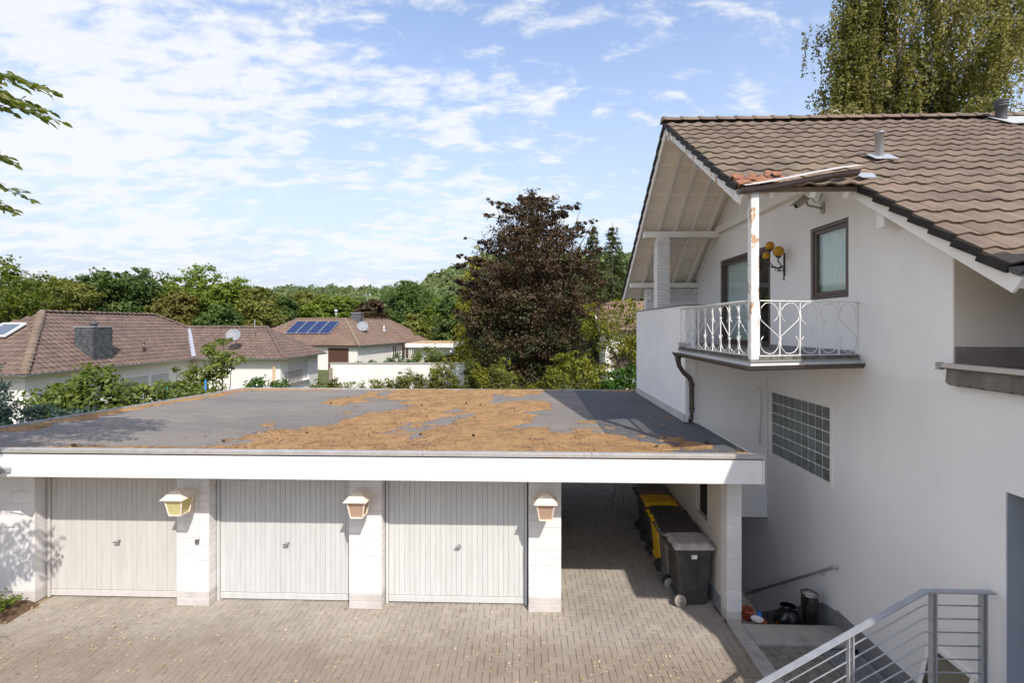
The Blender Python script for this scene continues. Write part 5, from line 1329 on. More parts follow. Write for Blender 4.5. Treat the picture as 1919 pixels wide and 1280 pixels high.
def build_small():
    # folding wire rack at the back of the carport
    t = thing('wire_rack', 'folded white wire rack standing behind the last bin', 'rack', (2.45, 12.3, 0))
    for k, (dx, dy) in enumerate(((-0.10, -0.02), (0.22, 0.02))):
        mb = MB(); a = Vector((2.35, 11.75 + dy, 1.02)); b = Vector((2.35, 12.45 + dy, 1.02)); off = Vector((dx - 0.06, 0, -1.0))
        mb.tube([a + off, a, b, b + off], 0.012, 6)
        mb.obj('frame_leg', M_GALV, t)
        for i in range(6):
            p = a.lerp(a + off, (i + 0.5) / 6); q = b.lerp(b + off, (i + 0.5) / 6)
            mb = MB(); mb.tube([p, q], 0.006, 5); mb.obj('wire', M_GALV, t)
    # pots, bucket, toy on the ledge
    def pot(x, y, z, r, h, m, name, label, cat, tilt=0.0):
        mb = MB(); M = Matrix.Translation((x, y, z)) @ Matrix.Rotation(tilt, 4, 'Y')
        mb.lathe([(0.0, 0.0), (r * .68, 0.0), (r * .92, h * .8), (r, h * .8), (r * 1.02, h), (r * .93, h), (r * .90, h * .82), (r * .62, 0.02), (0.0, 0.02)], 20, M, cap=False)
        o = mb.obj(name, m); tagged(o, label, cat); return o
    pot(3.56, 7.88, -0.055, 0.10, 0.17, M_TERRA, 'flower_pot', 'terracotta flower pot with dead stems on the ledge', 'pot')
    pot(3.72, 7.70, -0.058, 0.06, 0.09, M_TERRA, 'flower_pot', 'small terracotta pot standing below the white saucer', 'pot')
    pot(3.98, 7.80, -0.195, 0.085, 0.17, M_ORANGE, 'bucket', 'small orange plastic bucket on the top cellar step', 'bucket', 0.5)
    mb = MB(); mb.lathe([(0.0, 0.0), (0.08, 0.0), (0.095, 0.018), (0.088, 0.018), (0.07, 0.006), (0.0, 0.006)], 20, Matrix.Translation((3.64, 7.72, 0.036)), cap=False)
    tagged(mb.obj('saucer', M_WHITEP), 'white plastic saucer lying beside the flower pots', 'saucer')
    mb = MB(); mb.smooth = True
    mb.lathe([(0.001, -0.045), (0.03, -0.035), (0.045, 0.0), (0.035, 0.03), (0.015, 0.045), (0.012, 0.07), (0.018, 0.075), (0.001, 0.078)], 14, Matrix.Translation((3.77, 7.92, -0.01)), cap=False)
    tagged(mb.obj('toy_bottle', M_BLUE), 'small blue plastic bottle beside the flower pots', 'bottle')
    t = MB(); rng = random.Random(6)
    for i in range(9):
        a = rng.uniform(0, 6.28); s = rng.uniform(0.05, 0.16)
        t.tube([(3.56, 7.88, 0.08), (3.56 + math.cos(a) * s * .4, 7.88 + math.sin(a) * s * .4, 0.2), (3.56 + math.cos(a) * s, 7.88 + math.sin(a) * s, rng.uniform(0.26, 0.40))], [0.005, 0.004, 0.002], 4, cap=False)
    tagged(t.obj('dead_plant', M_TWIG), 'dry leafless plant stems in the terracotta pot', 'plant')
    # black rubbish bag
    mb = MB(); mb.smooth = True; vs = []; nu, nv = 28, 18
    for j in range(nv + 1):
        v = j / nv
        for i in range(nu):
            a = 2 * PI * i / nu
            r = 0.20 * math.sin(PI * min(1, 0.12 + v * 0.88)) ** 0.6 if v < 0.86 else 0.20 * (0.30 - (v - 0.86) * 1.3 + (0.5 if v > 0.96 else 0))
            r *= 1 + 0.16 * mnoise.noise((math.cos(a) * 2.2, math.sin(a) * 2.2, v * 3)) + 0.05 * mnoise.noise((math.cos(a) * 7, math.sin(a) * 7, v * 8)) + 0.03 * math.sin(a * 9 + v * 4)
            vs.append((4.16 + r * math.cos(a), 7.80 + r * math.sin(a) * 0.85, -0.198 + 0.42 * v))
    fs = [(j * nu + i, j * nu + (i + 1) % nu, (j + 1) * nu + (i + 1) % nu, (j + 1) * nu + i) for j in range(nv) for i in range(nu)]
    fs += [tuple(range(nu - 1, -1, -1)), tuple(nv * nu + i for i in range(nu))]
    mb.add(vs, fs); tagged(mb.obj('rubbish_bag', M_BAG), 'tied black plastic rubbish bag beside the steel ash bin', 'bag')
    # stainless ash bin
    t = thing('ash_bin', 'stainless steel ash bin with black opening on the cellar steps', 'bin', (4.50, 7.86, -0.198))
    c = Vector((4.50, 7.80, -0.198))
    mb = MB(); mb.lathe([(0.118, 0.0), (0.122, 0.01), (0.122, 0.60), (0.127, 0.605), (0.127, 0.63), (0.10, 0.632)], 32, Matrix.Translation(c), cap=False); mb.obj('body', M_INOX, t)
    mb = MB(); mb.lathe([(0.0, 0.612), (0.085, 0.615), (0.099, 0.628), (0.0, 0.63)], 32, Matrix.Translation(c), cap=False); mb.obj('ash_tray', M_LIDGRY, t)
    mb = MB(); vs = []
    for z in (0.40, 0.50):
        for i in range(9): a = R(-78 + -60 + i * 11 - 0); vs.append((c.x + 0.1235 * math.cos(a), c.y + 0.1235 * math.sin(a), c.z + z + (0.02 * (1 - abs(i - 4) / 4) if z > 0.45 else 0)))
    mb.add(vs, [(i, i + 1, 10 + i, 9 + i) for i in range(8)]); mb.obj('opening', M_GAP, t)
build_small()

# ------------------------------------------------------------------ neighbouring houses
def hip_plane(parent, poly3, name, m, t=0.06):
    mb = MB(); mb.slab(poly3, -t); return mb.obj(name, m, parent)
def tile_plane(parent, A, u, vdir, poly, w, l, tm, budget, rng):
    ts = lay_tiles(A, u, vdir, poly, w, l, rng)
    return ts
def finish_tiles(roof, tiles, tm, m, budget):
    tiles.sort(key=lambda M: (M.translation - Vector((0, 0, 4.7))).length)
    for M in tiles[:budget]: link('roof_tile', tm, roof, M)
    if tiles[budget:]: link('roof_tiling', inst_mesh('roof_tiling', tm, tiles[budget:]), roof, None, m, kind='stuff')
def shutter_window(parent, o, u, w, h, n=9, slats=True):
    """roller shutter window in a wall; o lower corner, u along the wall, normal = u x z"""
    u = Vector(u).normalized(); nrm = u.cross(Vector((0, 0, 1)))
    B = Matrix(((u.x, nrm.x, 0, o[0]), (u.y, nrm.y, 0, o[1]), (u.z, nrm.z, 1, o[2]), (0, 0, 0, 1)))
    mb = MB()
    for a, b, c, d in ((-0.06, w + 0.06, -0.07, 0.0), (-0.06, w + 0.06, h, h + 0.06), (-0.06, 0.0, 0.0, h), (w, w + 0.06, 0.0, h)): mb.box(a, b, 0.004, 0.05, c, d, B)
    wn = mb.obj('window', M_WHITEWOOD, parent)
    for i in range(n):
        mb = MB(); mb.cbox(0.004, w - 0.004, 0.006, 0.024, h * i / n + 0.004, h * (i + 1) / n - 0.004, 0.004, B); mb.obj('shutter_slat', M_NSHUT, wn)
    return wn
def glass_window(parent, o, u, w, h, frame=None):
    u = Vector(u).normalized(); nrm = u.cross(Vector((0, 0, 1)))
    B = Matrix(((u.x, nrm.x, 0, o[0]), (u.y, nrm.y, 0, o[1]), (u.z, nrm.z, 1, o[2]), (0, 0, 0, 1)))
    mb = MB()
    for a, b, c, d in ((-0.06, w + 0.06, -0.07, 0.0), (-0.06, w + 0.06, h, h + 0.06), (-0.06, 0.0, 0.0, h), (w, w + 0.06, 0.0, h), (w / 2 - 0.03, w / 2 + 0.03, 0.001, h - 0.001)): mb.box(a, b, 0.004, 0.06, c, d, B)
    wn = mb.obj('window', frame or M_WHITEWOOD, parent)
    mb = MB(); mb.box(0.0, w, 0.006, 0.02, 0.0, h, B); mb.obj('pane', mat('dark_pane', (0.05, 0.055, 0.06), 0.08, spec=0.7) if 'dark_pane' not in bpy.data.materials else bpy.data.materials['dark_pane'], wn)
    return wn
def dish(parent, p, r, az, m=M_DISH):
    p = Vector(p); M = Matrix.Translation(p) @ Matrix.Rotation(az, 4, 'Z') @ Matrix.Rotation(R(62), 4, 'X')
    mb = MB(); mb.lathe([(0.0, 0.0), (r * .5, r * .06), (r * .85, r * .18), (r, r * .26), (r * .985, r * .28), (r * .84, r * .205), (r * .5, r * .085), (0.0, r * .025)], 24, M, cap=False); d = mb.obj('satellite_dish', m, parent)
    mb = MB(); mb.tube([tuple(M @ Vector((0, -r * .9, r * .2))), tuple(M @ Vector((0, -r * .35, r * 1.0)))], 0.015, 6); mb.obj('feed_arm', m, d)
    mb = MB(); mb.tube([tuple(M @ Vector((0, 0, -0.02))), tuple(p + Vector((0.05, 0.18, -0.1))), tuple(p + Vector((0.05, 0.18, -0.75)))], 0.025, 6); mb.obj('mast', M_GALV, d)

def build_left_house():
    rng = random.Random(31)
    h = thing('neighbour_house', 'low white bungalow with brown hipped roof and dark slate chimney behind the garage', 'house', (-24, 28, 0))
    ze = 2.6
    A = Vector((-21.2, 19.6, ze)); rx = -25.0; rz = 5.36; ry0, ry1 = 24.0, 31.6
    ty = rz - ze
    back = 36.0
    W1 = Vector((-15.35, 29.9, ze)); wy1 = 36.4; wr = 33.15; wz = 4.53; wxr = -18.2; wxl = -23.9
    left = -28.8
    # walls
    m_w = M_NWALL
    mb = MB(); mb.box(left + 0.5, A.x - 0.5, A.y + 0.5, back - 0.5, -0.3, 2.56); mb.obj('wall', m_w, h)
    mb = MB(); mb.box(A.x - 0.499, W1.x - 0.5, W1.y + 0.5, wy1 - 0.5, -0.3, 2.56); mb.obj('wing_wall', m_w, h)
    # soffits
    mb = MB(); mb.box(left, A.x, A.y, back, 2.565, 2.60); mb.obj('eave_soffit', M_WOODO, h); mb = MB(); mb.box(A.x + 0.001, W1.x, W1.y, wy1, 2.565, 2.60); mb.obj('eave_soffit', M_WOODO, h)
    R0, R1 = Vector((rx, ry0, rz)), Vector((rx, ry1, rz))
    C1 = Vector((A.x, back, ze)); C2 = Vector((left, back, ze)); C3 = Vector((left, A.y, ze))
    mb = MB()
    for p in ([A, C1, R1, R0], [C1, C2, R1], [C2, C3, R0, R1], [C3, A, R0]): mb.slab([q + Vector((0, 0, -0.03)) for q in p], -0.05)
    roof = mb.obj('roof', M_NTILE, h)
    Q0, Q1 = Vector((wxl, wr, wz)), Vector((wxr, wr, wz)); D1 = Vector((W1.x, wy1, ze)); D0 = Vector((A.x - 0.3, wy1, ze)); V0 = Vector((A.x, W1.y, ze))
    mb = MB()
    for p in ([V0, W1, Q1, Q0], [W1, D1, Q1], [D1, D0, Q0, Q1]): mb.slab([q + Vector((0, 0, -0.03)) for q in p], -0.05)
    wroof = mb.obj('wing_roof', M_NTILE, h)
    tm = tile_mesh('roof_tile', 0.30, 0.34, 6, M_NTILE, 0.032)
    # slope facing +x
    sl = (A.x - rx); L_ = math.hypot(sl, ty); v = (-sl / L_, 0, ty / L_)
    B_ = lambda P, O, u, vv: ((Vector(P) - Vector(O)).dot(Vector(u)), (Vector(P) - Vector(O)).dot(Vector(vv)))
    t1 = lay_tiles(A, (0, 1, 0), v, [B_(p, A, (0, 1, 0), v) for p in (A, V0 + Vector((0, 0.0, 0)), Q0, Q0 + Vector((0.1, 0.2, 0.05)), R1, R0)], 0.30, 0.34, rng)
    # slope facing the camera (hip end)
    sl2 = ry0 - A.y; L2 = math.hypot(sl2, ty); v2 = (0, sl2 / L2, ty / L2)
    t2 = lay_tiles(C3, (1, 0, 0), v2, [B_(p, C3, (1, 0, 0), v2) for p in (C3, A, R0)], 0.30, 0.34, rng)
    finish_tiles(roof, t1 + t2, tm, M_NTILE, 300)
    s3 = wr - W1.y; L3 = math.hypot(s3, wz - ze); v3 = (0, s3 / L3, (wz - ze) / L3)
    t3 = lay_tiles(V0, (1, 0, 0), v3, [B_(p, V0, (1, 0, 0), v3) for p in (V0, W1, Q1, Q0)], 0.30, 0.34, rng)
    s4 = W1.x - wxr; L4 = math.hypot(s4, wz - ze); v4 = (-s4 / L4, 0, (wz - ze) / L4)
    t4 = lay_tiles(W1, (0, 1, 0), v4, [B_(p, W1, (0, 1, 0), v4) for p in (W1, D1, Q1)], 0.30, 0.34, rng)
    finish_tiles(wroof, t3 + t4, tm, M_NTILE, 0)
    up = Vector((0, 0, 0.06))
    cap_tiles(roof, A + up, R0 + up, 0.17, 0.36, M_HIPCAP, 'hip_tile', 6); cap_tiles(roof, R0 + up, R1 + up, 0.13, 0.36, M_NTILE, 'ridge_tile', 6)
    cap_tiles(roof, C1 + up, R1 + up, 0.13, 0.5, M_NTILE, 'hip_tile', 6)
    cap_tiles(wroof, W1 + up, Q1 + up, 0.13, 0.36, M_NTILE, 'hip_tile', 6); cap_tiles(wroof, Q0 + up, Q1 + up, 0.13, 0.36, M_NTILE, 'ridge_tile', 6)
    # valley metal
    mb = MB(); a, b = V0 + Vector((0.0, 0, 0.10)), Q0 + Vector((0, 0, 0.10)); mb.beam(a.lerp(b, 0.02), a.lerp(b, 0.93), 0.26, 0.02); mb.obj('valley_flashing', M_ALU, roof)
    # gutters
    gutter([A + Vector((0.06, 0, 0)), V0 + Vector((0.06, -0.06, 0))], 0.06, 'gutter', M_ZINC, h); gutter([Vector((left, A.y - 0.07, ze)), A + Vector((0.05, -0.07, 0))], 0.06, 'gutter', M_ZINC, h)
    gutter([V0 + Vector((0.15, -0.07, 0)), W1 + Vector((0.07, -0.07, 0)), D1 + Vector((0.07, 0, 0))], 0.06, 'gutter', M_ZINC, h)
    # slate chimney
    cx0, cx1, cy0, cy1, ct = -22.6, -21.65, 23.3, 24.4, 4.60
    mb = MB(); mb.box(cx0, cx1, cy0, cy1, 2.9, ct); ch = mb.obj('chimney', M_SLATED, h, label='dark slate clad chimney on the bungalow roof')
    sl_ = MB(); sl_.cbox(-0.076, 0.076, -0.006, 0.006, -0.08, 0.08, 0.003); sm = sl_.mesh('slate'); sm.materials.append(M_SLATED)
    k = 0
    for j in range(10):
        z = ct - 0.10 - j * 0.145
        for i in range(9):
            y = cy0 + 0.07 + (i + (0.5 if j % 2 else 0)) * 0.15
            if y < cy1 - 0.02: link('slate', sm, ch, Matrix.Translation((cx1 + 0.008, y, z)) @ Matrix.Rotation(R(90), 4, 'Z') @ Matrix.Rotation(0.05, 4, 'X'))
        for i in range(8):
            x = cx0 + 0.07 + (i + (0.5 if j % 2 else 0)) * 0.15
            if x < cx1 - 0.02 and z > 3.0: link('slate', sm, ch, Matrix.Translation((x, cy0 - 0.008, z)) @ Matrix.Rotation(-0.05, 4, 'X'))
    mb = MB(); mb.box(cx0 - 0.04, cx1 + 0.04, cy0 - 0.04, cy1 + 0.04, ct, ct + 0.05); mb.obj('chimney_cap', M_ZINC, ch)
    mb = MB(); mb.lathe([(0.16, 0), (0.14, 0.10), (0.24, 0.14), (0.24, 0.17), (0.06, 0.26), (0.0, 0.28)], 14, Matrix.Translation(((cx0 + cx1) / 2, (cy0 + cy1) / 2, ct + 0.05)), cap=False); mb.obj('chimney_cowl', M_DARKZ, ch)
    mb = MB(); mb.tube([(-22.0, 26.9, 3.2), (-22.0, 26.9, 3.75)], 0.07, 10); mb.lathe([(0.13, 0.0), (0.05, 0.12), (0, 0.13)], 12, Matrix.Translation((-22.0, 26.9, 3.74)), cap=False); mb.obj('vent_pipe', M_BROWNFR, h)
    # skylight in the hip end
    sv = Vector(v2); o = Vector((-25.75, A.y, ze)) + sv * 2.7; n_ = Vector((0, -ty, sl2)).normalized()
    mb = MB()
    for a, b, c, d in ((0, 1.2, 0, 0.1), (0, 1.2, 1.1, 1.2), (0, 0.1, 0.1, 1.1), (1.1, 1.2, 0.1, 1.1)):
        mb.slab([o + Vector((a, 0, 0)) + sv * c + n_ * 0.12, o + Vector((b, 0, 0)) + sv * c + n_ * 0.12, o + Vector((b, 0, 0)) + sv * d + n_ * 0.12, o + Vector((a, 0, 0)) + sv * d + n_ * 0.12], 0.08)
    sk = mb.obj('skylight', M_WHITEP, h)
    mb = MB(); mb.slab([o + Vector((0.1, 0, 0)) + sv * 0.1 + n_ * 0.13, o + Vector((1.1, 0, 0)) + sv * 0.1 + n_ * 0.13, o + Vector((1.1, 0, 0)) + sv * 1.1 + n_ * 0.13, o + Vector((0.1, 0, 0)) + sv * 1.1 + n_ * 0.13], 0.02); mb.obj('pane', mat('sky_pane', (0.10, 0.13, 0.17), 0.06, spec=0.9), sk)
    dish(h, (-18.9, 30.35, 4.05), 0.42, R(22))
    mb = MB(); mb.tube([(-18.4, 31.9, 4.2), (-18.4, 31.9, 5.1)], 0.02, 6); mb.obj('aerial', M_GALV, h)
    # windows with roller shutters, white planter and ironwork
    shutter_window(h, (A.x - 0.5, 24.9, 0.5), (0, 1, 0), 1.9, 1.35); shutter_window(h, (A.x - 0.5, 27.0, 0.5), (0, 1, 0), 1.4, 1.35); shutter_window(h, (A.x - 0.5, 21.9, 0.6), (0, 1, 0), 1.0, 1.2)
    shutter_window(h, (W1.x - 0.5, 31.3, 0.95), (0, 1, 0), 2.9, 1.35)
    mb = MB(); mb.box(W1.x - 0.49, W1.x - 0.30, 31.2, 34.3, 0.82, 0.90); mb.obj('window_sill', M_WHITEWOOD, h)
    gr = MB()
    for i in range(14): gr.beam((W1.x - 0.15, 30.4 + i * 0.17, 0.9), (W1.x - 0.15, 30.4 + i * 0.17, 1.65), 0.02, 0.02)
    gr.beam((W1.x - 0.15, 30.4, 1.65), (W1.x - 0.15, 32.6, 1.65), 0.03, 0.03); gr.beam((W1.x - 0.15, 30.4, 0.9), (W1.x - 0.15, 32.6, 0.9), 0.03, 0.03); gr.obj('window_grille', M_IRON, h)
build_left_house()

def build_second_house():
    rng = random.Random(41)
    C = Vector((-17.4, 49.2, 2.6)); a = Vector((0.203, 0.979, 0)); b = Vector((-0.979, 0.203, 0)); rise = Vector((0, 0, 2.9))
    h = thing('solar_roof_house', 'white bungalow with solar panels on its brown hipped roof', 'house', tuple(C + a * 6 + b * 5 - Vector((0, 0, 2.6))))
    Pk = C + a * 4.5 + b * 4.5 + rise; Rk = C + a * 14.7 + b * 4.5 + rise; Qk = C + a * 4.5 + b * 11 + rise
    D = C + a * 19.2; E_ = C + b * 15.5; D2 = D + b * 9; E2 = E_ + a * 9; K = C + a * 9 + b * 9
    mb = MB()
    for p in ([C, D, Rk, Pk], [D, D2, Rk], [D2, K, Pk, Rk], [E_, C, Pk, Qk], [E2, E_, Qk], [K, E2, Qk, Pk]): mb.slab([q + Vector((0, 0, -0.03)) for q in p], -0.06)
    roof = mb.obj('roof', M_NTILE2, h)
    B_ = lambda P, O, u, vv: ((Vector(P) - Vector(O)).dot(Vector(u)), (Vector(P) - Vector(O)).dot(Vector(vv)))
    tm = tile_mesh('roof_tile', 0.30, 0.34, 4, M_NTILE2, 0.032)
    v1 = (b * 4.5 + rise).normalized(); t1 = lay_tiles(C, a, v1, [B_(p, C, a, v1) for p in (C, D, Rk, Pk)], 0.30, 0.34, rng)
    v2 = (a * 4.5 + rise).normalized(); t2 = lay_tiles(E_, -b, v2, [B_(p, E_, -b, v2) for p in (E_, C, Pk, Qk)], 0.30, 0.34, rng)
    link('roof_tiling', inst_mesh('roof_tiling', tm, t1 + t2), roof, None, M_NTILE2, kind='stuff')
    up = Vector((0, 0, 0.05))
    for p, q in ((C, Pk), (Pk, Rk), (Pk, Qk), (D, Rk)): 
        mb = MB(); mb.beam(p + up, q + up, 0.26, 0.10); mb.obj('ridge_cap', M_HIPCAP, roof)
    gnd = Vector((0, 0, -2.9))
    ins = a * 0.5 + b * 0.5
    mb = MB(); p = [C + ins, D - a * .5 + b * .5, D2 - a * .5 - b * .5, K + a * 0.5 - b * .5]; 
    mb.prism([(q.x, q.y) for q in [C + ins, D - a * .5 + b * .5, D2 - a * .5 - b * .5, K - b * .5 - a * .5, E2 - a * .5 - b * .5, E_ + a * .5 - b * .5]], 'Z', -0.3, 2.55); mb.obj('wall', M_NWALL, h)
    # solar panels
    nrm = (-b).cross(v2) * -1
    nrm = Vector(-b).cross(Vector(v2))
    if nrm.z < 0: nrm = -nrm
    for i in range(4):
        o = C + b * (10.2 - i * 1.42) + Vector(v2) * 2.0 + nrm * 0.16
        mb = MB(); mb.slab([o, o - b * 1.34, o - b * 1.34 + Vector(v2) * 2.5, o + Vector(v2) * 2.5], 0.03 if nrm.z > 0 else -0.03); sp = mb.obj('solar_panel', M_ALU, h)
        mb = MB(); i_ = nrm * 0.042; k1 = 0.05
        mb.slab([o - b * k1 + Vector(v2) * k1 + i_, o - b * (1.34 - k1) + Vector(v2) * k1 + i_, o - b * (1.34 - k1) + Vector(v2) * (2.5 - k1) + i_, o - b * k1 + Vector(v2) * (2.5 - k1) + i_], 0.006); mb.obj('cell_glass', M_SOLAR, sp)
    # chimney, dish, vent
    c0 = C + a * 6.4 + b * 4.1; mb = MB(); mb.box(c0.x - 0.55, c0.x + 0.55, c0.y - 0.5, c0.y + 0.5, 4.5, 6.15); ch = mb.obj('chimney', M_SLATED, h)
    mb = MB(); mb.box(c0.x - 0.62, c0.x + 0.62, c0.y - 0.57, c0.y + 0.57, 6.15, 6.24); mb.obj('chimney_cap', M_ZINC, ch)
    dish(h, tuple(C + a * 4.4 + b * 2.2 + Vector((0, 0, 1.95))), 0.62, R(20))
    mb = MB(); q = C + a * 9.5 + b * 2.3 + Vector((0, 0, 1.4)); mb.tube([q, q + Vector((0, 0, 0.7))], [0.12, 0.07], 8); mb.lathe([(0.35, 0), (0.1, 0.25), (0, 0.26)], 10, Matrix.Translation(q), cap=False); mb.obj('vent_pipe', M_ALU, h)
    q = C + b * 6 + a * 5 + Vector((0, 0, 2.9)); mb = MB(); mb.tube([q, q + Vector((0, 0, 0.8))], 0.05, 8); mb.lathe([(0.0, -0.2), (0.2, -0.1), (0.2, 0.1), (0, 0.2)], 10, Matrix.Translation(q + Vector((0, 0, 0.9))), cap=False); mb.obj('vent_cowl', M_ALU, h)
    o = C + b * 0.5
    for s_, w_, z0, hh in ((8.2, 1.0, 0.9, 1.3), (10.6, 2.0, 0.5, 1.8), (13.6, 0.9, 0.9, 1.3)):
        p = o + a * s_; glass_window(h, (p.x, p.y, z0), a, w_, hh, M_WHITEWOOD)
    mb = MB(); p0 = C + a * 0.46 + b * 1.5; mb.prism([(p0.x, p0.y), ((p0 + b * 2.4).x, (p0 + b * 2.4).y), ((p0 + b * 2.4 - a * .04).x, (p0 + b * 2.4 - a * .04).y), ((p0 - a * .04).x, (p0 - a * .04).y)], 'Z', 0.0, 2.3); mb.obj('garage_door', mat('rust_door', (0.095, 0.045, 0.03), 0.7, (0.075, 0.035, 0.025), 2, 0.5), h)
    mb = MB(); p = o + a * 1.7 - b * 0.06; mb.tube([p + Vector((0, 0, -0.1)), p + Vector((0, 0, -0.4)) + b * .4, p + b * .45 + Vector((0, 0, -0.6)), p + b * .45 + Vector((0, 0, -2.6))], 0.07, 8); mb.obj('downpipe', M_ZINC, h)
    gutter([C - b * 0.08 - a * 0.08, D - b * 0.08], 0.07, 'gutter', M_ZINC, h)
    # flat-roofed white extension
    e = thing('flat_roof_extension', 'white flat-roofed extension with tan parapet beside the solar house', 'building', (-10.6, 55, 0))
    mb = MB(); mb.box(-12.4, -9.0, 52.5, 60, -0.3, 2.3); mb.obj('wall', M_NWALL, e)
    mb = MB(); mb.box(-13.2, -8.0, 51.6, 60.6, 2.32, 2.75); mb.obj('roof_slab', M_FASCIA, e)
    mb = MB(); mb.box(-13.15, -8.05, 51.65, 60.5, 2.752, 2.80); mb.obj('roof_cover', M_WOODO, e)
    mb = MB()
    mb.tube([(-8.3, 52.0, -0.3), (-8.3, 52.0, 2.31)], 0.09, 10); mb.obj('column', M_FASCIA, e)
    # dark low roofs farther back
    k = thing('dark_roof_building', 'long low building with dark pitched roof behind the trees', 'building', (-12, 72, 0))
    mb = MB(); mb.prism([(-17.5, 3.2), (-9.3, 4.7), (-9.3, 4.95), (-17.5, 3.5)], 'Y', 70, 79); mb.obj('roof', M_BLACKR, k)
    mb = MB(); mb.prism([(-17.3, -0.3), (-9.5, -0.3), (-9.5, 4.65), (-17.3, 3.2)], 'Y', 70.4, 78.6); mb.obj('wall', mat('dark_boards', (0.08, 0.06, 0.05), 0.8), k)
    mb = MB(); mb.box(-17.6, -9.2, 69.88, 69.97, 3.42, 3.6, Matrix.Translation((0, 0, 3.5)) @ Matrix.Translation((-17.5, 0, 0)) @ Matrix.Rotation(-0.181, 4, 'Y') @ Matrix.Translation((17.5, 0, -3.5))); mb.obj('roof_edge', M_ZINC, k)
    k2 = thing('grey_dormer_building', 'grey flat-topped building with a dish beside the beech', 'building', (-8, 72, 0))
    mb = MB(); mb.box(-9.1, -4.5, 70.5, 77, -0.3, 4.9); mb.obj('wall', M_WOODO, k2)
    mb = MB(); mb.box(-9.3, -4.3, 70.2, 77.2, 4.9, 5.6); mb.obj('roof', M_ZINC, k2)
    dish(k2, (-9.6, 70.0, 4.9), 0.55, R(10))
    # dark shed roof in front of the extension
    s = thing('garden_shed', 'garden shed with dark gabled roof behind the white wall', 'shed', (-6.2, 39, 0))
    mb = MB(); mb.prism([(-8.2, 1.80), (-6.05, 2.58), (-3.9, 1.95), (-3.9, 1.85), (-6.05, 2.46), (-8.2, 1.68)], 'Y', 37.8, 41.5); mb.obj('roof', M_BLACKR, s)
    mb = MB(); mb.prism([(-7.8, -0.3), (-4.2, -0.3), (-4.2, 1.88), (-6.05, 2.44), (-7.8, 1.80)], 'Y', 38.1, 41.3); mb.obj('wall', mat('shed_boards', (0.05, 0.045, 0.042), 0.8), s)
    mb = MB(); mb.beam((-8.25, 37.75, 1.76), (-6.05, 37.75, 2.56), 0.05, 0.10); mb.beam((-6.05, 37.75, 2.56), (-3.85, 37.75, 1.94), 0.05, 0.10); mb.obj('barge_board', M_ZINC, s)
    # white garden wall
    g = thing('garden_wall', 'long white rendered garden wall behind the garage', 'wall', (-9.1, 34.1, 0))
    mb = MB(); mb.box(-14.1, -4.2, 34.0, 34.25, -0.3, 1.95); mb.obj('wall', mat('garden_wall_white', (0.76, 0.74, 0.70), 0.9, (0.62, 0.58, 0.52), 1.3, 0.5, bump=0.3, bscale=14), g)
    for i in range(10):
        mb = MB(); mb.box(-14.15 + i * 0.998, -14.15 + i * 0.998 + 0.99, 33.95, 34.30, 1.953, 2.03); mb.obj('coping_stone', M_CONC, g)
    # wooden gate post and stakes
    t = MB(); t.box(-13.9, -13.72, 33.3, 33.48, -0.1, 1.7); tagged(t.obj('gate_post', mat('grey_wood', (0.30, 0.25, 0.20), 0.9, (0.2, 0.17, 0.13), 4, 0.5)), 'weathered wooden post at the left end of the white garden wall', 'post')
    # houses half hidden by the trees on the right
    r = thing('hidden_house', 'white house with tiled roof half hidden behind trees on the right', 'house', (10, 44, 0))
    mb = MB(); mb.box(6.8, 15, 42, 50, -0.3, 4.4); mb.obj('wall', M_NWALL, r)
    mb = MB(); mb.slab([(6.2, 41.3, 4.2), (15.5, 41.3, 4.2), (15.5, 46, 6.9), (6.2, 46, 6.9)], 0.15); mb.slab([(6.2, 46, 6.9), (15.5, 46, 6.9), (15.5, 50.7, 4.2), (6.2, 50.7, 4.2)], 0.15); mb.obj('roof', M_NTILE2, r)
    mb = MB(); mb.beam((6.15, 41.2, 4.25), (6.15, 46, 7.0), 0.06, 0.2); mb.obj('barge_board', M_FASCIA, r)
    for x in (8.0, 10.4): glass_window(r, (x, 42, 1.0), (1, 0, 0), 1.2, 1.4)
    s = thing('white_outbuilding', 'small white outbuilding beside the house corner', 'outbuilding', (7.6, 33, 0))
    mb = MB(); mb.box(6.3, 10, 32, 35, -0.3, 1.9); mb.obj('wall', M_NWALL, s)
    mb = MB(); mb.slab([(6.0, 31.7, 1.95), (10.2, 31.7, 1.95), (10.2, 35.3, 2.3), (6.0, 35.3, 2.3)], 0.1); mb.obj('roof', M_NTILE2, s)
    s = thing('garden_hut', 'weathered blue grey garden hut under the copper beech', 'hut', (-0.5, 33, 0))
    mb = MB(); mb.box(-1.9, 1.6, 32.5, 35, -0.1, 1.75); mb.obj('wall', mat('blue_grey_boards', (0.16, 0.19, 0.22), 0.8, (0.10, 0.12, 0.14), 3, 0.5), s)
    mb = MB(); mb.slab([(-2.2, 32.1, 1.78), (1.9, 32.1, 1.78), (1.9, 35.3, 2.15), (-2.2, 35.3, 2.15)], 0.09); mb.obj('roof', M_CONC, s)
    mb = MB(); mb.box(-0.9, -0.1, 32.47, 32.495, 0.5, 1.6); mb.obj('door', M_BLACKR, s)
build_second_house()
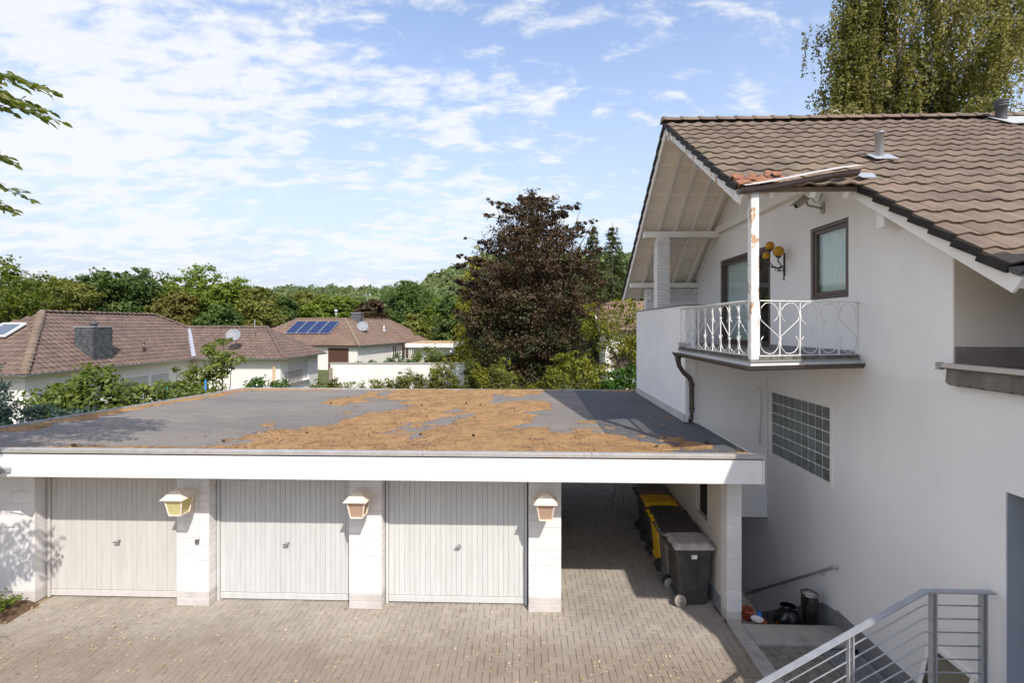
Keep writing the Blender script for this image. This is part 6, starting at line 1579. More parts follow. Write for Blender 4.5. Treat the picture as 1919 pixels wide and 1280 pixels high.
# ------------------------------------------------------------------ vegetation
def unit(v): return v / np.maximum(1e-9, np.linalg.norm(v, axis=-1, keepdims=True))
def leaf_quads(P, N_, rg, length, width, droop=0.3, fold=0.25):
    """pointed leaf blades at P, facing roughly N_"""
    n = len(P)
    nrm = unit(N_ + rg.normal(0, 0.55, (n, 3)))
    ax = rg.normal(0, 1, (n, 3)); ax[:, 2] -= droop
    ax = unit(ax - nrm * np.sum(ax * nrm, 1, keepdims=True))
    sd_ = np.cross(nrm, ax)
    l = (length * rg.uniform(0.7, 1.3, n))[:, None]; w = (width * rg.uniform(0.7, 1.3, n))[:, None]
    a = P - ax * l * 0.5; c = P + ax * l * 0.5
    m = P - ax * l * 0.06
    b = m + sd_ * w * 0.5 + nrm * w * fold; d = m - sd_ * w * 0.5 + nrm * w * fold
    return np.stack([a, b, c, d], 1)
def crown_points(blobs, n, rg, clump=0.20, per=55, shell=0.62, flat=0.65):
    """leaf positions and outward directions: leaves in clumps spread through the outer part of every blob"""
    B = np.array(blobs, dtype=float)       # cx cy cz rx ry rz
    wgt = (B[:, 3] * B[:, 4] + B[:, 3] * B[:, 5] + B[:, 4] * B[:, 5]); wgt /= wgt.sum()
    nc = max(len(B), int(n / per))
    bi = rg.choice(len(B), nc, p=wgt)
    d = unit(rg.normal(0, 1, (nc, 3)))
    rad = shell + (1.04 - shell) * rg.random(nc) ** 0.6
    C = B[bi, :3] + d * B[bi, 3:6] * rad[:, None]
    cr = clump * B[bi, 3:6].mean(1) * rg.uniform(0.6, 1.4, nc)
    li = rg.integers(0, nc, n)
    off = rg.normal(0, 0.62, (n, 3)); off[:, 2] *= flat
    P = C[li] + off * cr[li][:, None]
    return P, unit(d[li] * 0.7 + off * 0.3 + np.array([0, 0, 0.65]))
def limb_mesh(mb, base, tips, r0, rg, mid=0.45, n=7):
    base = Vector(base)
    for t in tips:
        t = Vector(t); d = t - base
        p1 = base + d * mid + Vector((rg.normal(0, .06), rg.normal(0, .06), rg.normal(0, .03))) * d.length
        p2 = base + d * 0.75 + Vector((rg.normal(0, .05), rg.normal(0, .05), 0.03)) * d.length
        mb.tube([base, base + d * 0.2, p1, p2, t], [r0, r0 * .8, r0 * .55, r0 * .35, r0 * .12], n, cap=False)
def tree(name, label, base, height, blobs, nleaf, L_, Wd, lm, bark, seed, trunk_r=0.25, cat='tree', group=None, trunk_top=0.45, droop=0.3, clump=0.2, per=55, shell=0.62, flat=0.65):
    rg = np.random.default_rng(seed)
    t = thing(name, label, cat, base, 0, group)
    b = Vector(base)
    mb = MB(); fork = b + Vector((rg.normal(0, .1), rg.normal(0, .1), height * trunk_top))
    mb.tube([b + Vector((0, 0, -0.2)), b + Vector((0, 0, 0.15)), b.lerp(fork, 0.5), fork], [trunk_r * 1.35, trunk_r, trunk_r * .85, trunk_r * .65], 10)
    tips = [Vector(q[:3]) + Vector((0, 0, q[5] * 0.3)) for q in blobs]
    limb_mesh(mb, fork, tips[:14], trunk_r * 0.5, rg)
    mb.obj('trunk', bark, t)
    P, Nn = crown_points(blobs, nleaf, rg, clump, per, shell, flat)
    V = leaf_quads(P, Nn, rg, L_, Wd, droop)
    link('crown', quads_mesh('crown', V), t, None, lm)
    return t
def blob_crown(cx, cy, zb, zt, r, rg, n=9, oval=1.0):
    """irregular set of lobes filling a crown between zb and zt"""
    out = [(cx, cy, (zb + zt) / 2, r * .70, r * .70, (zt - zb) * .42)]
    for i in range(n):
        a = 2 * math.pi * (i / n) + rg.uniform(-.4, .4); f = rg.uniform(0.0, 1.0); z = zb + (zt - zb) * (0.18 + 0.70 * f)
        k = math.sqrt(max(0.05, 1 - ((f * 0.9 - 0.30) / 0.72) ** 2)) * oval
        rr = r * rg.uniform(0.34, 0.52)
        out.append((cx + math.cos(a) * r * .62 * k, cy + math.sin(a) * r * .62 * k, z, rr, rr, rr * rg.uniform(.7, .95)))
    out.append((cx + rg.uniform(-.2, .2) * r, cy, zt - r * .30, r * .38, r * .38, r * .30))
    return out

L_OAK = leaf_mat('leaves_deep_green', [(0.045, 0.078, 0.022), (0.080, 0.125, 0.032), (0.125, 0.175, 0.044)], 0.4)
L_LIME = leaf_mat('leaves_bright_green', [(0.090, 0.130, 0.022), (0.145, 0.195, 0.032), (0.21, 0.26, 0.048)], 0.42)
L_OLIVE = leaf_mat('leaves_olive', [(0.110, 0.122, 0.028), (0.160, 0.170, 0.040), (0.23, 0.23, 0.056)], 0.4)
L_RUST = leaf_mat('leaves_rusty', [(0.105, 0.105, 0.026), (0.16, 0.140, 0.036), (0.15, 0.155, 0.038)], 0.4)
L_BEECH = leaf_mat('leaves_copper_beech', [(0.028, 0.017, 0.010), (0.058, 0.035, 0.018), (0.092, 0.060, 0.028), (0.115, 0.095, 0.036)], 0.3, nscale=0.45, spec=0.35)
L_BEECHG = leaf_mat('leaves_inner_green', [(0.018, 0.026, 0.010), (0.036, 0.048, 0.015), (0.07, 0.078, 0.022)], 0.2)
L_BIRCH = leaf_mat('leaves_birch', [(0.090, 0.105, 0.026), (0.165, 0.170, 0.042), (0.27, 0.25, 0.075), (0.40, 0.34, 0.14)], 0.4, nscale=0.5, spec=0.4)
L_THUJA = leaf_mat('leaves_golden_conifer', [(0.13, 0.13, 0.018), (0.24, 0.225, 0.030), (0.36, 0.32, 0.05)], 0.3, nscale=0.8)
L_SPRUCE = leaf_mat('needles_spruce', [(0.034, 0.048, 0.018), (0.064, 0.080, 0.026), (0.11, 0.115, 0.040)], 0.2)
L_FAR = leaf_mat('leaves_far_wood', [(0.092, 0.128, 0.058), (0.128, 0.172, 0.070), (0.170, 0.205, 0.082), (0.20, 0.205, 0.090)], 0.4, nscale=0.05)  # lightened and blued so the colour stands in for distance haze
L_YEL = leaf_mat('leaves_yellow_green', [(0.085, 0.095, 0.014), (0.16, 0.17, 0.022), (0.25, 0.235, 0.035)], 0.4, nscale=0.9)
L_FIG = leaf_mat('leaves_laurel', [(0.060, 0.095, 0.018), (0.120, 0.160, 0.028), (0.22, 0.24, 0.055)], 0.4, nscale=1.2, spec=0.5)
L_BLUE = leaf_mat('leaves_blue_green', [(0.035, 0.062, 0.050), (0.065, 0.105, 0.082), (0.12, 0.165, 0.125)], 0.25, nscale=1.2)
L_IVY = leaf_mat('leaves_ivy', [(0.030, 0.075, 0.012), (0.055, 0.125, 0.018), (0.10, 0.18, 0.03)], 0.3, nscale=1.5)
L_WEED = leaf_mat('leaves_weeds', [(0.095, 0.110, 0.025), (0.15, 0.165, 0.035), (0.24, 0.225, 0.060)], 0.4, nscale=0.8)
L_HORN = leaf_mat('leaves_hornbeam', [(0.055, 0.085, 0.012), (0.11, 0.145, 0.018), (0.20, 0.215, 0.030)], 0.45, nscale=1.5, spec=0.4)

def build_beech():
    rg = np.random.default_rng(101)
    cx, cy = 0.35, 28.0
    blobs = []
    # skirts of foliage narrowing towards the top, arching branch ends sticking out
    lv = [(2.4, 3.1), (4.2, 3.8), (5.6, 3.8), (7.0, 3.4), (8.2, 3.1), (9.3, 2.7), (10.2, 2.2), (10.9, 1.75), (11.5, 1.2)]
    for z, r in lv:
        k = max(4, int(r * 4.6 * (1 if z < 8.5 else .55)))
        for i in range(k):
            a = 2 * math.pi * i / k + rg.uniform(-.3, .3); q = rg.uniform(.55, 1.0) * r; s = rg.uniform(.55, 1.0) * (0.55 + r * 0.16)
            blobs.append((cx + math.cos(a) * q, cy + math.sin(a) * q, z + rg.uniform(-.7, .7), s * 1.15, s * 1.15, s * .8))
        blobs.append((cx, cy, z, r * .6, r * .6, 1.2))
    # ascending sprays along the outline
    ends = []
    for a, z0, r0, ln in ((180, 10.8, 1.3, 1.2), (10, 10.4, 1.9, 1.2), (195, 11.4, .9, 1.1), (355, 8.8, 2.6, 1.1), (178, 7.0, 3.3, 1.3), (165, 5.2, 3.6, 1.0), (90, 12.0, .2, .8), (160, 9.4, 1.9, 1.7), (200, 7.6, 2.8, 1.5), (20, 10.9, .7, 1.0), (350, 9.7, 1.6, 1.1), (60, 11.6, .4, 1.1), (120, 12.1, .2, .9), (5, 11.3, 1.0, 1.3), (172, 8.3, 2.4, 1.4), (185, 6.4, 3.3, 1.1), (330, 7.9, 2.8, .9)):
        ar = R(a)
        for k in range(6):
            f = k / 5; q = r0 + .25 + ln * 1.25 * f; s = 0.50 * (1 - .60 * f)
            blobs.append((cx + math.cos(ar) * q, cy + math.sin(ar) * q * .8, z0 + ln * .40 * f, s * 1.2, s, s * .55))
        ends.append((z0 - 1.6 - r0 * .3, blobs[-6][:3], blobs[-1][:3]))
    t = thing('copper_beech', 'large copper beech with dark purple brown foliage behind the garage', 'tree', (cx, cy, 0))
    mb = MB(); mb.tube([(cx, cy, -.2), (cx, cy, .3), (cx + .1, cy, 3), (cx, cy + .1, 7), (cx + .05, cy, 11)], [.50, .40, .34, .2, .05], 10)
    for zb, p, q in ends: mb.tube([(cx, cy, zb), tuple((Vector((cx, cy, zb)) + Vector(p)) / 2 + Vector((0, 0, .15))), p, q], [.07, .05, .03, .008], 5, cap=False)
    limb_mesh(mb, (cx, cy, 2.2), [b[:3] for b in blobs[::7]], 0.13, rg, n=5)
    limb_mesh(mb, (cx, cy, 5.5), [b[:3] for b in blobs if b[2] > 7][::5], 0.09, rg, n=5)
    mb.obj('trunk', M_BARKB, t)
    P, Nn = crown_points(blobs, 72000, rg, .36, 24, .35, .55)
    link('crown', quads_mesh('crown', leaf_quads(P, Nn, rg, .155, .095, .5)), t, None, L_BEECH)
    low = [b for b in blobs if b[2] < 5.5]
    P, Nn = crown_points([(b[0], b[1], b[2] - .2, b[3] * .95, b[4] * .95, b[5]) for b in low], 15000, rg, .4, 30, .3, .6)
    link('inner_foliage', quads_mesh('inner_foliage', leaf_quads(P, Nn, rg, .15, .09, .4)), t, None, L_BEECHG)
build_beech()

def build_conifers():
    def spruce(x, y, h, r, seed, label):
        rg = np.random.default_rng(seed)
        t = thing('spruce_tree', label, 'tree', (x, y, 0), 0, 'spruces behind the copper beech')
        mb = MB(); mb.tube([(x, y, -.2), (x, y, h * .5), (x, y, h)], [.22, .13, .02], 8); mb.obj('trunk', M_BARK, t)
        Ps, Ns = [], []
        z = h * .12
        while z < h - .15:
            f = 1 - z / h; rr = r * f ** .75 * rg.uniform(.7, 1.15) + .15; k = max(4, int(5 + 5 * f))
            for i in range(k):
                a = rg.uniform(0, 6.283); ln = rr * rg.uniform(.75, 1.15); m = int(34 * ln + 14)
                s = rg.random(m) ** .7
                px = x + np.cos(a) * s * ln + rg.normal(0, .07, m); py = y + np.sin(a) * s * ln + rg.normal(0, .07, m)
                pz = z - .25 * s * ln + .18 * (s * ln) ** 1.5 * .3 - np.abs(rg.normal(0, .20, m)) * (0.4 + s)
                Ps.append(np.stack([px, py, pz], 1)); Ns.append(np.tile([np.cos(a) * .5, np.sin(a) * .5, .5], (m, 1)))
            z += .42 + .22 * f
        P = np.concatenate(Ps); Nn = np.concatenate(Ns)
        link('crown', quads_mesh('crown', leaf_quads(P, Nn, rg, .34, .09, 1.5)), t, None, L_SPRUCE)
    spruce(6.3, 46, 14.3, 3.3, 201, 'left spruce of the pair rising behind the copper beech')
    spruce(8.3, 47, 14.7, 3.4, 202, 'right spruce of the pair rising behind the copper beech')
    rg = np.random.default_rng(203)
    tree('golden_conifer', 'yellow green conifer at the left flank of the copper beech', (-3.9, 36.0, 0), 10.4,
         [(-3.9 + rg.normal(0, .15), 36.0, 1.4 + 8.8 * f, 1.8 * (1 - f) ** .65 + .22, 1.7 * (1 - f) ** .65 + .22, .95) for f in np.linspace(0, .97, 16)], 12500, .24, .08, L_THUJA, M_BARK, 204, .18, trunk_top=.8, droop=1.2, clump=.28, per=30, shell=.5)
    tree('green_tree', 'dark green tree filling the gap beside the house eave', (12.3, 58, 0), 13, blob_crown(12.3, 58, 2, 13.2, 4.0, np.random.default_rng(6)), 7000, .42, .26, L_OAK, M_BARK, 205)
build_conifers()

def build_birch():
    rg = np.random.default_rng(301)
    t = thing('birch_tree', 'tall weeping birch with yellow green leaves behind the house roof', 'tree', (16.0, 21, 0))
    mb = MB()
    stems = [[(15.6, 21, -.2), (15.5, 21, 6), (14.9, 20.8, 12), (15.6, 20.6, 16), (15.0, 20.6, 20.5)],
             [(16.2, 21, -.2), (16.5, 21, 6), (17.2, 20.9, 13), (17.5, 20.8, 17), (17.2, 20.8, 21)],
             [(16.4, 21.2, -.2), (17.4, 21.2, 6), (19.2, 21.0, 13), (19.9, 21.0, 17.5), (20.3, 21.0, 20.5)]]
    for s_ in stems: mb.tube(s_, [.27, .21, .16, .10, .03], 9)
    src = []
    for s_ in stems:
        for k in range(20):
            f = rg.uniform(.40, .98); i = min(3, int(f * 4)); a = Vector(s_[i]).lerp(Vector(s_[i + 1]), f * 4 - i)
            an = rg.uniform(0, 6.283); ln = rg.uniform(1.4, 3.6) * (1.2 - .55 * f)
            tip = a + Vector((math.cos(an) * ln, math.sin(an) * ln * .8, ln * .75)); end = tip + Vector((math.cos(an) * .9, math.sin(an) * .7, -.45))
            mb.tube([a, a.lerp(tip, .5) + Vector((0, 0, .15)), tip, end], [.055, .04, .022, .008], 5, cap=False)
            for q in range(9):
                g = rg.random(); src.append((a.lerp(tip, g * 1.0) if g < .6 else tip.lerp(end, (g - .6) / .4)))
    # an outer limb hanging low on the left side
    for x, z in ((12.1, 13.9), (12.9, 15.0), (13.3, 16.6), (13.7, 17.9), (12.4, 12.9), (13.2, 13.6), (13.6, 15.6), (13.9, 18.9)):
        mb.tube([(14.9, 20.9, z - 2.2), (13.9, 20.8, z - .4), (x, 20.6, z)], [.06, .04, .015], 5, cap=False)
        for q in range(24): src.append(Vector((14.2, 20.8, z - .5)).lerp(Vector((x - .2, 20.6, z - .1)), rg.random()))
    mb.obj('trunk', M_BIRCH, t)
    Ps = []
    for s_ in src:
        if mnoise.noise((s_.x * .9, s_.y * .6, s_.z * .9)) < -.34: continue
        for k in range(5):
            x0, y0 = s_.x + rg.normal(0, .33), s_.y + rg.normal(0, .45); ln = rg.uniform(.7, 2.7); m = int(ln * 19)
            f = rg.random(m); w = rg.normal(0, .10)
            Ps.append(np.stack([x0 + w * f + rg.normal(0, .045, m), y0 + rg.normal(0, .06, m), s_.z - f * ln + rg.normal(0, .03, m)], 1))
    P = np.concatenate(Ps); P = P[P[:, 2] > 7.5]
    Nn = unit(np.tile([0.1, -0.6, .35], (len(P), 1)) + rg.normal(0, .5, (len(P), 3)))
    link('crown', quads_mesh('crown', leaf_quads(P, Nn, rg, .135, .085, 1.4)), t, None, L_BIRCH)
build_birch()

def build_background_trees():
    rgb = np.random.default_rng(401)
    G = 'trees of the wood behind the bungalows'
    # x, y, height, crown radius, leaf material, label
    spec = [(-61.8, 62, 11.3, 4.6, L_OLIVE, 'olive green tree above the bungalow skylight at the left edge'),
            (-73.7, 70, 12.2, 5.0, L_OAK, 'deep green tree at the far left behind the bungalow'),
            (-70.6, 75, 12.0, 4.2, L_OLIVE, 'dull olive tree left of the broad dark green crown'),
            (-60.7, 68, 12.6, 4.3, L_OAK, 'dark green tree just left of the broad dark crown'),
            (-58.5, 70, 13.2, 4.8, L_OAK, 'broad dark green tree above the bungalow ridge'),
            (-49.4, 72, 14.0, 5.4, L_LIME, 'tallest bright green tree above the bungalow chimney'),
            (-42.1, 68, 11.6, 3.6, L_LIME, 'bright green tree sloping down right of the tallest crown'),
            (-47.1, 63, 9.6, 3.2, L_RUST, 'tree with rusty tinged leaves under the tallest green crown'),
            (-37.4, 66, 10.2, 3.3, L_OLIVE, 'rounded olive yellow tree right of the bright green crowns'),
            (-39.2, 60, 7.5, 2.6, L_OAK, 'low dark tree behind the bungalow\'s satellite dish'),
            (-37.4, 72, 9.0, 3.4, L_OAK, 'dark green tree behind the wing roof'),
            (-33.6, 78, 9.8, 3.6, L_LIME, 'fresh green tree above the solar panels'),
            (-41.8, 88, 11.0, 4.2, L_OLIVE, 'olive tree behind the solar house ridge'),
            (-24.6, 76, 9.0, 2.7, L_BEECH, 'round dark red tree right of the solar house chimney'),
            (-30.9, 80, 10.0, 3.2, L_LIME, 'light green tree left of the round dark red tree'),
            (-21.3, 84, 12.6, 4.6, L_OAK, 'tall dark tree above the right end of the solar roof'),
            (-14.4, 82, 9.5, 3.8, L_LIME, 'bright bushy tree behind the dark roofed building'),
            (-16.1, 68, 6.5, 2.6, L_OLIVE, 'low shrubby tree right of the solar roof'),
            (-9.5, 62, 8.4, 3.0, L_OAK, 'dark tree behind the grey dormer building')]
    for i, (x, y, h, r, m, lab) in enumerate(spec):
        rg = np.random.default_rng(500 + i)
        gz = ground_z(x, y)
        tree('woodland_tree', lab, (x, y, gz), h, blob_crown(x, y, gz + 0.3, gz + h, r, rg, 16), 12000, .44 if y > 66 else .38, .28, m, M_BARK, 600 + i, .28, group=G, per=34, clump=.26, shell=.66)
    # shade tree at the left, nearer
    tree('young_ash', 'light green tree reaching into the picture at the left edge', (-29.3, 25.5, 0), 9.0, blob_crown(-29.3, 25.5, 2.0, 8.6, 3.0, np.random.default_rng(77), 10), 9000, .24, .12, L_HORN, M_BARK, 78, .2, clump=.3, shell=.5)
    # the far wood on the hills: one mass
    rg = np.random.default_rng(402)
    cs = []
    for _ in range(9000):
        y = 88 + 400 * rg.random() ** 1.25; x = rg.uniform(-1.15, 0.45) * y
        if len(cs) > 1500: break
        cs.append((x, y, ground_z(x, y), rg.uniform(3.2, 5.5), rg.uniform(8.0, 11.5)))
    Ps, Ns, Ls = [], [], []
    for x, y, z, r, h in cs:
        m = int(120 if y < 170 else 70); d = unit(rg.normal(0, 1, (m, 3))); d[:, 2] = np.abs(d[:, 2]) * 1.0 - .15; d[:, 1] = -np.abs(d[:, 1]) * .9 + .15
        c = np.array([x, y, z + h * .55]); lump = 1 + .22 * np.sin(d[:, 0:1] * 7 + x) * np.cos(d[:, 2:3] * 6 + y)
        Ps.append(c + d * np.array([r, r, h * .47]) * lump * rg.uniform(.8, 1.03, (m, 1))); Ns.append(unit(d + [0, 0, .4])); Ls.append(np.full(m, .9 if y < 170 else 1.5))
    P = np.concatenate(Ps); Nn = np.concatenate(Ns); Lq = np.concatenate(Ls)
    V = leaf_quads(P, Nn, rg, 1.0, .75, .2)
    c = V.mean(1, keepdims=True); V = c + (V - c) * Lq[:, None, None] * 1.25
    o = link('far_wood', quads_mesh('far_wood', V), None, None, L_FAR); tagged(o, 'far green wood covering the hills on the horizon', 'wood', kind='stuff')
build_background_trees()

def shrub(name, label, blobs, n, L_, Wd, lm, seed, cat='shrub', stems=True, base_z=0.0, **kw):
    rg = np.random.default_rng(seed)
    B = np.array(blobs); bx, by = B[:, 0].mean(), B[:, 1].mean()
    t = thing(name, label, cat, (bx, by, base_z))
    mb = MB()
    for q in blobs: mb.tube([(bx + (q[0] - bx) * .35, by + (q[1] - by) * .35, base_z - .05), (bx + (q[0] - bx) * .8, by + (q[1] - by) * .8, q[2] * .6), (q[0], q[1], q[2] + q[5] * .5)], [.03, .02, .006], 5, cap=False)
    mb.obj('stem', M_BARK, t)
    P, Nn = crown_points(blobs, n, rg, **kw)
    link('foliage', quads_mesh('foliage', leaf_quads(P, Nn, rg, L_, Wd, .5)), t, None, lm)
    return t
def build_shrubs():
    # left of the garage roof
    shrub('laurel_bush', 'large leafed green bush beside the left edge of the garage roof',
          [(-11.2, 12.2, 2.75, .8, .7, .65), (-11.9, 11.8, 2.6, .6, .6, .55), (-10.6, 13.0, 2.6, .75, .7, .5), (-11.4, 12.4, 3.25, .45, .4, .35), (-12.0, 12.2, 3.0, .35, .35, .3), (-10.2, 13.8, 2.75, .55, .5, .35), (-11.2, 12.0, 1.7, 1.2, 1.0, .8), (-9.85, 14.1, 2.55, .4, .4, .4)], 5600, .17, .09, L_FIG, 701, clump=.32, per=14, shell=.45)
    shrub('blue_shrub', 'blue green small leafed shrub at the left picture edge by the roof',
          [(-11.6, 9.6, 2.4, .6, .6, .55), (-12.0, 10.2, 2.8, .55, .5, .5), (-10.9, 10.4, 2.45, .55, .5, .45), (-11.0, 9.4, 2.1, .6, .6, .5), (-12.2, 10.5, 3.35, .28, .28, .5), (-10.6, 11.1, 2.3, .5, .5, .4)], 11000, .085, .055, L_BLUE, 702, clump=.3, per=20, shell=.45)
    shrub('twiggy_bush', 'leafy upright bush in front of the bungalow valley',
          [(-10.6, 15.6, 2.6, .50, .45, .45), (-10.3, 15.6, 3.3, .50, .4, .35), (-10.0, 15.5, 3.75, .32, .3, .16), (-9.7, 15.5, 3.55, .45, .3, .12), (-10.5, 15.7, 3.9, .3, .3, .25), (-10.1, 15.7, 4.15, .22, .2, .12), (-10.8, 15.5, 3.1, .35, .3, .3), (-10.5, 15.6, 1.8, .7, .6, .8)], 3300, .16, .06, L_FIG, 703, clump=.34, per=12, shell=.4)
    shrub('low_twigs', 'sparse leafy shoots behind the roof edge below the shutters',
          [(-12.0, 16.4, 3.05, .30, .3, .12), (-11.6, 16.2, 2.7, .35, .3, .3), (-12.4, 16.6, 3.2, .25, .2, .1), (-11.3, 15.6, 2.45, .4, .35, .35)], 420, .17, .055, L_HORN, 704, clump=.36, per=10, shell=.4)
    shrub('ivy_mound', 'dense fresh green ivy mound behind the roof corner',
          [(-9.6, 17.3, 2.35, .55, .5, .45), (-9.1, 17.2, 2.3, .45, .45, .40), (-10.0, 17.3, 2.3, .4, .4, .4), (-9.5, 17.3, 1.5, .9, .7, .7)], 3200, .11, .08, L_IVY, 705, clump=.3, per=20, shell=.7)
    # weeds and saplings behind the roof's back edge
    rg = np.random.default_rng(706)
    ORD = ['first', 'second', 'third', 'fourth', 'fifth', 'sixth', 'seventh', 'eighth', 'ninth', 'tenth', 'eleventh', 'twelfth', 'thirteenth', 'fourteenth']
    WORD = [13, 12, 11, 0, 1, 2, 3, 4, 5, 6, 7, 8, 9, 10]
    for i, (px, h) in enumerate(((-5.4, 2.62), (-4.95, 2.58), (-4.4, 2.72), (-3.9, 2.66), (-3.35, 3.05), (-2.95, 3.15), (-2.55, 2.95), (-2.05, 3.1), (-1.6, 3.0), (-1.15, 2.95), (-0.75, 2.85), (-6.0, 2.5), (-6.6, 2.45), (-7.1, 2.42))):
        y = 17.0 + rg.uniform(-.5, .9); h += .30; b = []
        for k in range(6):
            b.append((px + rg.normal(0, .16), y + rg.normal(0, .15), h * rg.uniform(.68, .98) - .12, .17, .17, .30))
        b.append((px, y, h * .66, .32, .3, .45))
        t = shrub('weed_clump', '%s weed clump from the left, tall and yellow green, before the white wall' % ORD[WORD.index(i)], b, 1500, .13, .04, L_WEED if i % 4 else L_YEL, 720 + i, 'weeds', clump=.45, per=16, shell=.3)
        t['group'] = 'weeds behind the roof edge'
    shrub('broadleaf_sapling', 'bright green broad leafed sapling at the foot of the copper beech',
          [(-0.95, 18.5, 2.9, .4, .4, .35), (-1.2, 18.5, 2.6, .35, .3, .3), (-0.65, 18.6, 2.6, .4, .35, .35), (-0.9, 18.6, 3.25, .25, .2, .18), (-.9, 18.5, 1.8, .5, .5, .8)], 800, .17, .12, L_YEL, 741, clump=.36, per=12, shell=.4)
    shrub('golden_shrub', 'wide yellow green shrub behind the roof right of the beech',
          [(1.5, 18.8, 2.9, .75, .6, .5), (2.3, 18.6, 2.75, .65, .6, .5), (1.0, 18.6, 2.55, .55, .5, .45), (2.0, 18.8, 3.4, .6, .5, .30), (1.4, 18.8, 3.3, .4, .4, .25), (2.9, 18.9, 2.6, .5, .5, .5), (1.9, 18.8, 1.8, 1.2, .8, .9), (.4, 18.4, 2.3, .45, .4, .4)], 4200, .13, .075, L_YEL, 742, clump=.3, per=18, shell=.45)
    shrub('hedge_plants', 'green leafy plants by the house corner behind the roof',
          [(3.3, 18.0, 2.6, .5, .5, .5), (3.9, 18.2, 2.75, .5, .5, .45), (4.4, 18.5, 2.6, .5, .5, .5), (3.0, 17.8, 2.35, .4, .4, .4)], 1900, .13, .08, L_IVY, 743, clump=.3, per=18, shell=.45)
    tree('apple_tree', 'spreading tree with yellowing leaves beside the house corner', (4.6, 23.5, 0), 5.6,
         [(4.2, 23.5, 5.0, 1.1, .9, .75), (5.0, 23.3, 4.6, 1.0, .9, .8), (3.4, 23.6, 4.6, .8, .8, .6), (5.6, 23.6, 5.0, .9, .8, .7), (4.4, 23.4, 3.8, 1.1, .9, .6), (5.4, 23.3, 3.6, .9, .9, .6), (3.2, 23.4, 5.5, .5, .5, .35), (4.8, 23.6, 5.7, .6, .6, .35)], 3600, .14, .085, L_YEL, M_BARK, 744, .14, clump=.32, per=18, shell=.4)
    tree('fruit_tree', 'small tree with brown tinged leaves at the house corner', (5.9, 27, 0), 4.2,
         [(5.6, 27, 3.2, 1.0, .9, .7), (6.3, 27, 3.6, .9, .9, .7), (5.0, 27, 2.6, .8, .7, .6), (6.0, 27, 2.4, 1.0, .9, .6)], 2400, .15, .09, L_RUST, M_BARK, 745, .12, clump=.32, per=18, shell=.4)
    tree('dark_hedge_tree', 'dark green bushy tree left of the beech above the shed', (-4.3, 40.5, 0), 5.2,
         blob_crown(-3.9, 40.5, .2, 5.2, 2.3, np.random.default_rng(12), 8), 5200, .22, .14, L_OAK, M_BARK, 746, .15)
    shrub('garden_bush', 'rounded bush above the white garden wall',
          [(-7.9, 37, 2.4, .9, .7, .6), (-7.1, 37, 2.5, .8, .7, .65), (-8.6, 36.6, 2.1, .6, .5, .4), (-7.5, 37, 1.4, 1.4, .9, 1.0)], 2600, .15, .09, L_FIG, 747, clump=.3, per=18)
    shrub('flowering_plants', 'mixed potted plants along the top of the garden wall',
          [(-10.3, 35.6, 1.95, .4, .3, .3), (-9.6, 35.8, 2.2, .45, .35, .45), (-11.6, 35.6, 1.85, .3, .3, .25), (-8.9, 35.7, 1.9, .35, .3, .25), (-12.6, 35.6, 1.8, .3, .3, .2)], 1300, .13, .08, L_IVY, 748, 'plants', clump=.35, per=14)
    # bed in front of the left garage wall
    mb = MB(); mb.smooth = True; vs = []; nx, ny = 14, 5
    for j in range(ny + 1):
        for i in range(nx + 1):
            x = -11 + 2.78 * i / nx; y = 7.30 + 0.555 * j / ny; e = min(1, (x + 11) / .2, (-8.22 - x) / .25 + .1, (y - 7.3) / .15 + .2)
            vs.append((x, y, -0.015 + .07 * max(0, e) + .015 * mnoise.noise((x * 6, y * 6, 0))))
    mb.add(vs, [(j * (nx + 1) + i, j * (nx + 1) + i + 1, (j + 1) * (nx + 1) + i + 1, (j + 1) * (nx + 1) + i) for j in range(ny) for i in range(nx)])
    mb.obj('planting_bed', M_SOIL, kind='structure')
    shrub('bed_plant', 'small green plants in the bed before the left garage wall', [(-8.45, 7.62, .16, .14, .12, .08), (-8.75, 7.66, .20, .18, .14, .12), (-9.0, 7.6, .2, .2, .14, .12), (-8.62, 7.52, .12, .12, .1, .06)], 260, .075, .035, L_LIME, 749, 'plants', clump=.5, per=9, shell=.2)
    shrub('withered_plant', 'withered brown plants in the bed before the left garage wall', [(-8.85, 7.45, .10, .18, .1, .06), (-9.15, 7.42, .10, .2, .1, .06)], 130, .07, .022, L_RUST, 750, 'plants', clump=.5, per=9, shell=.2)
build_shrubs()

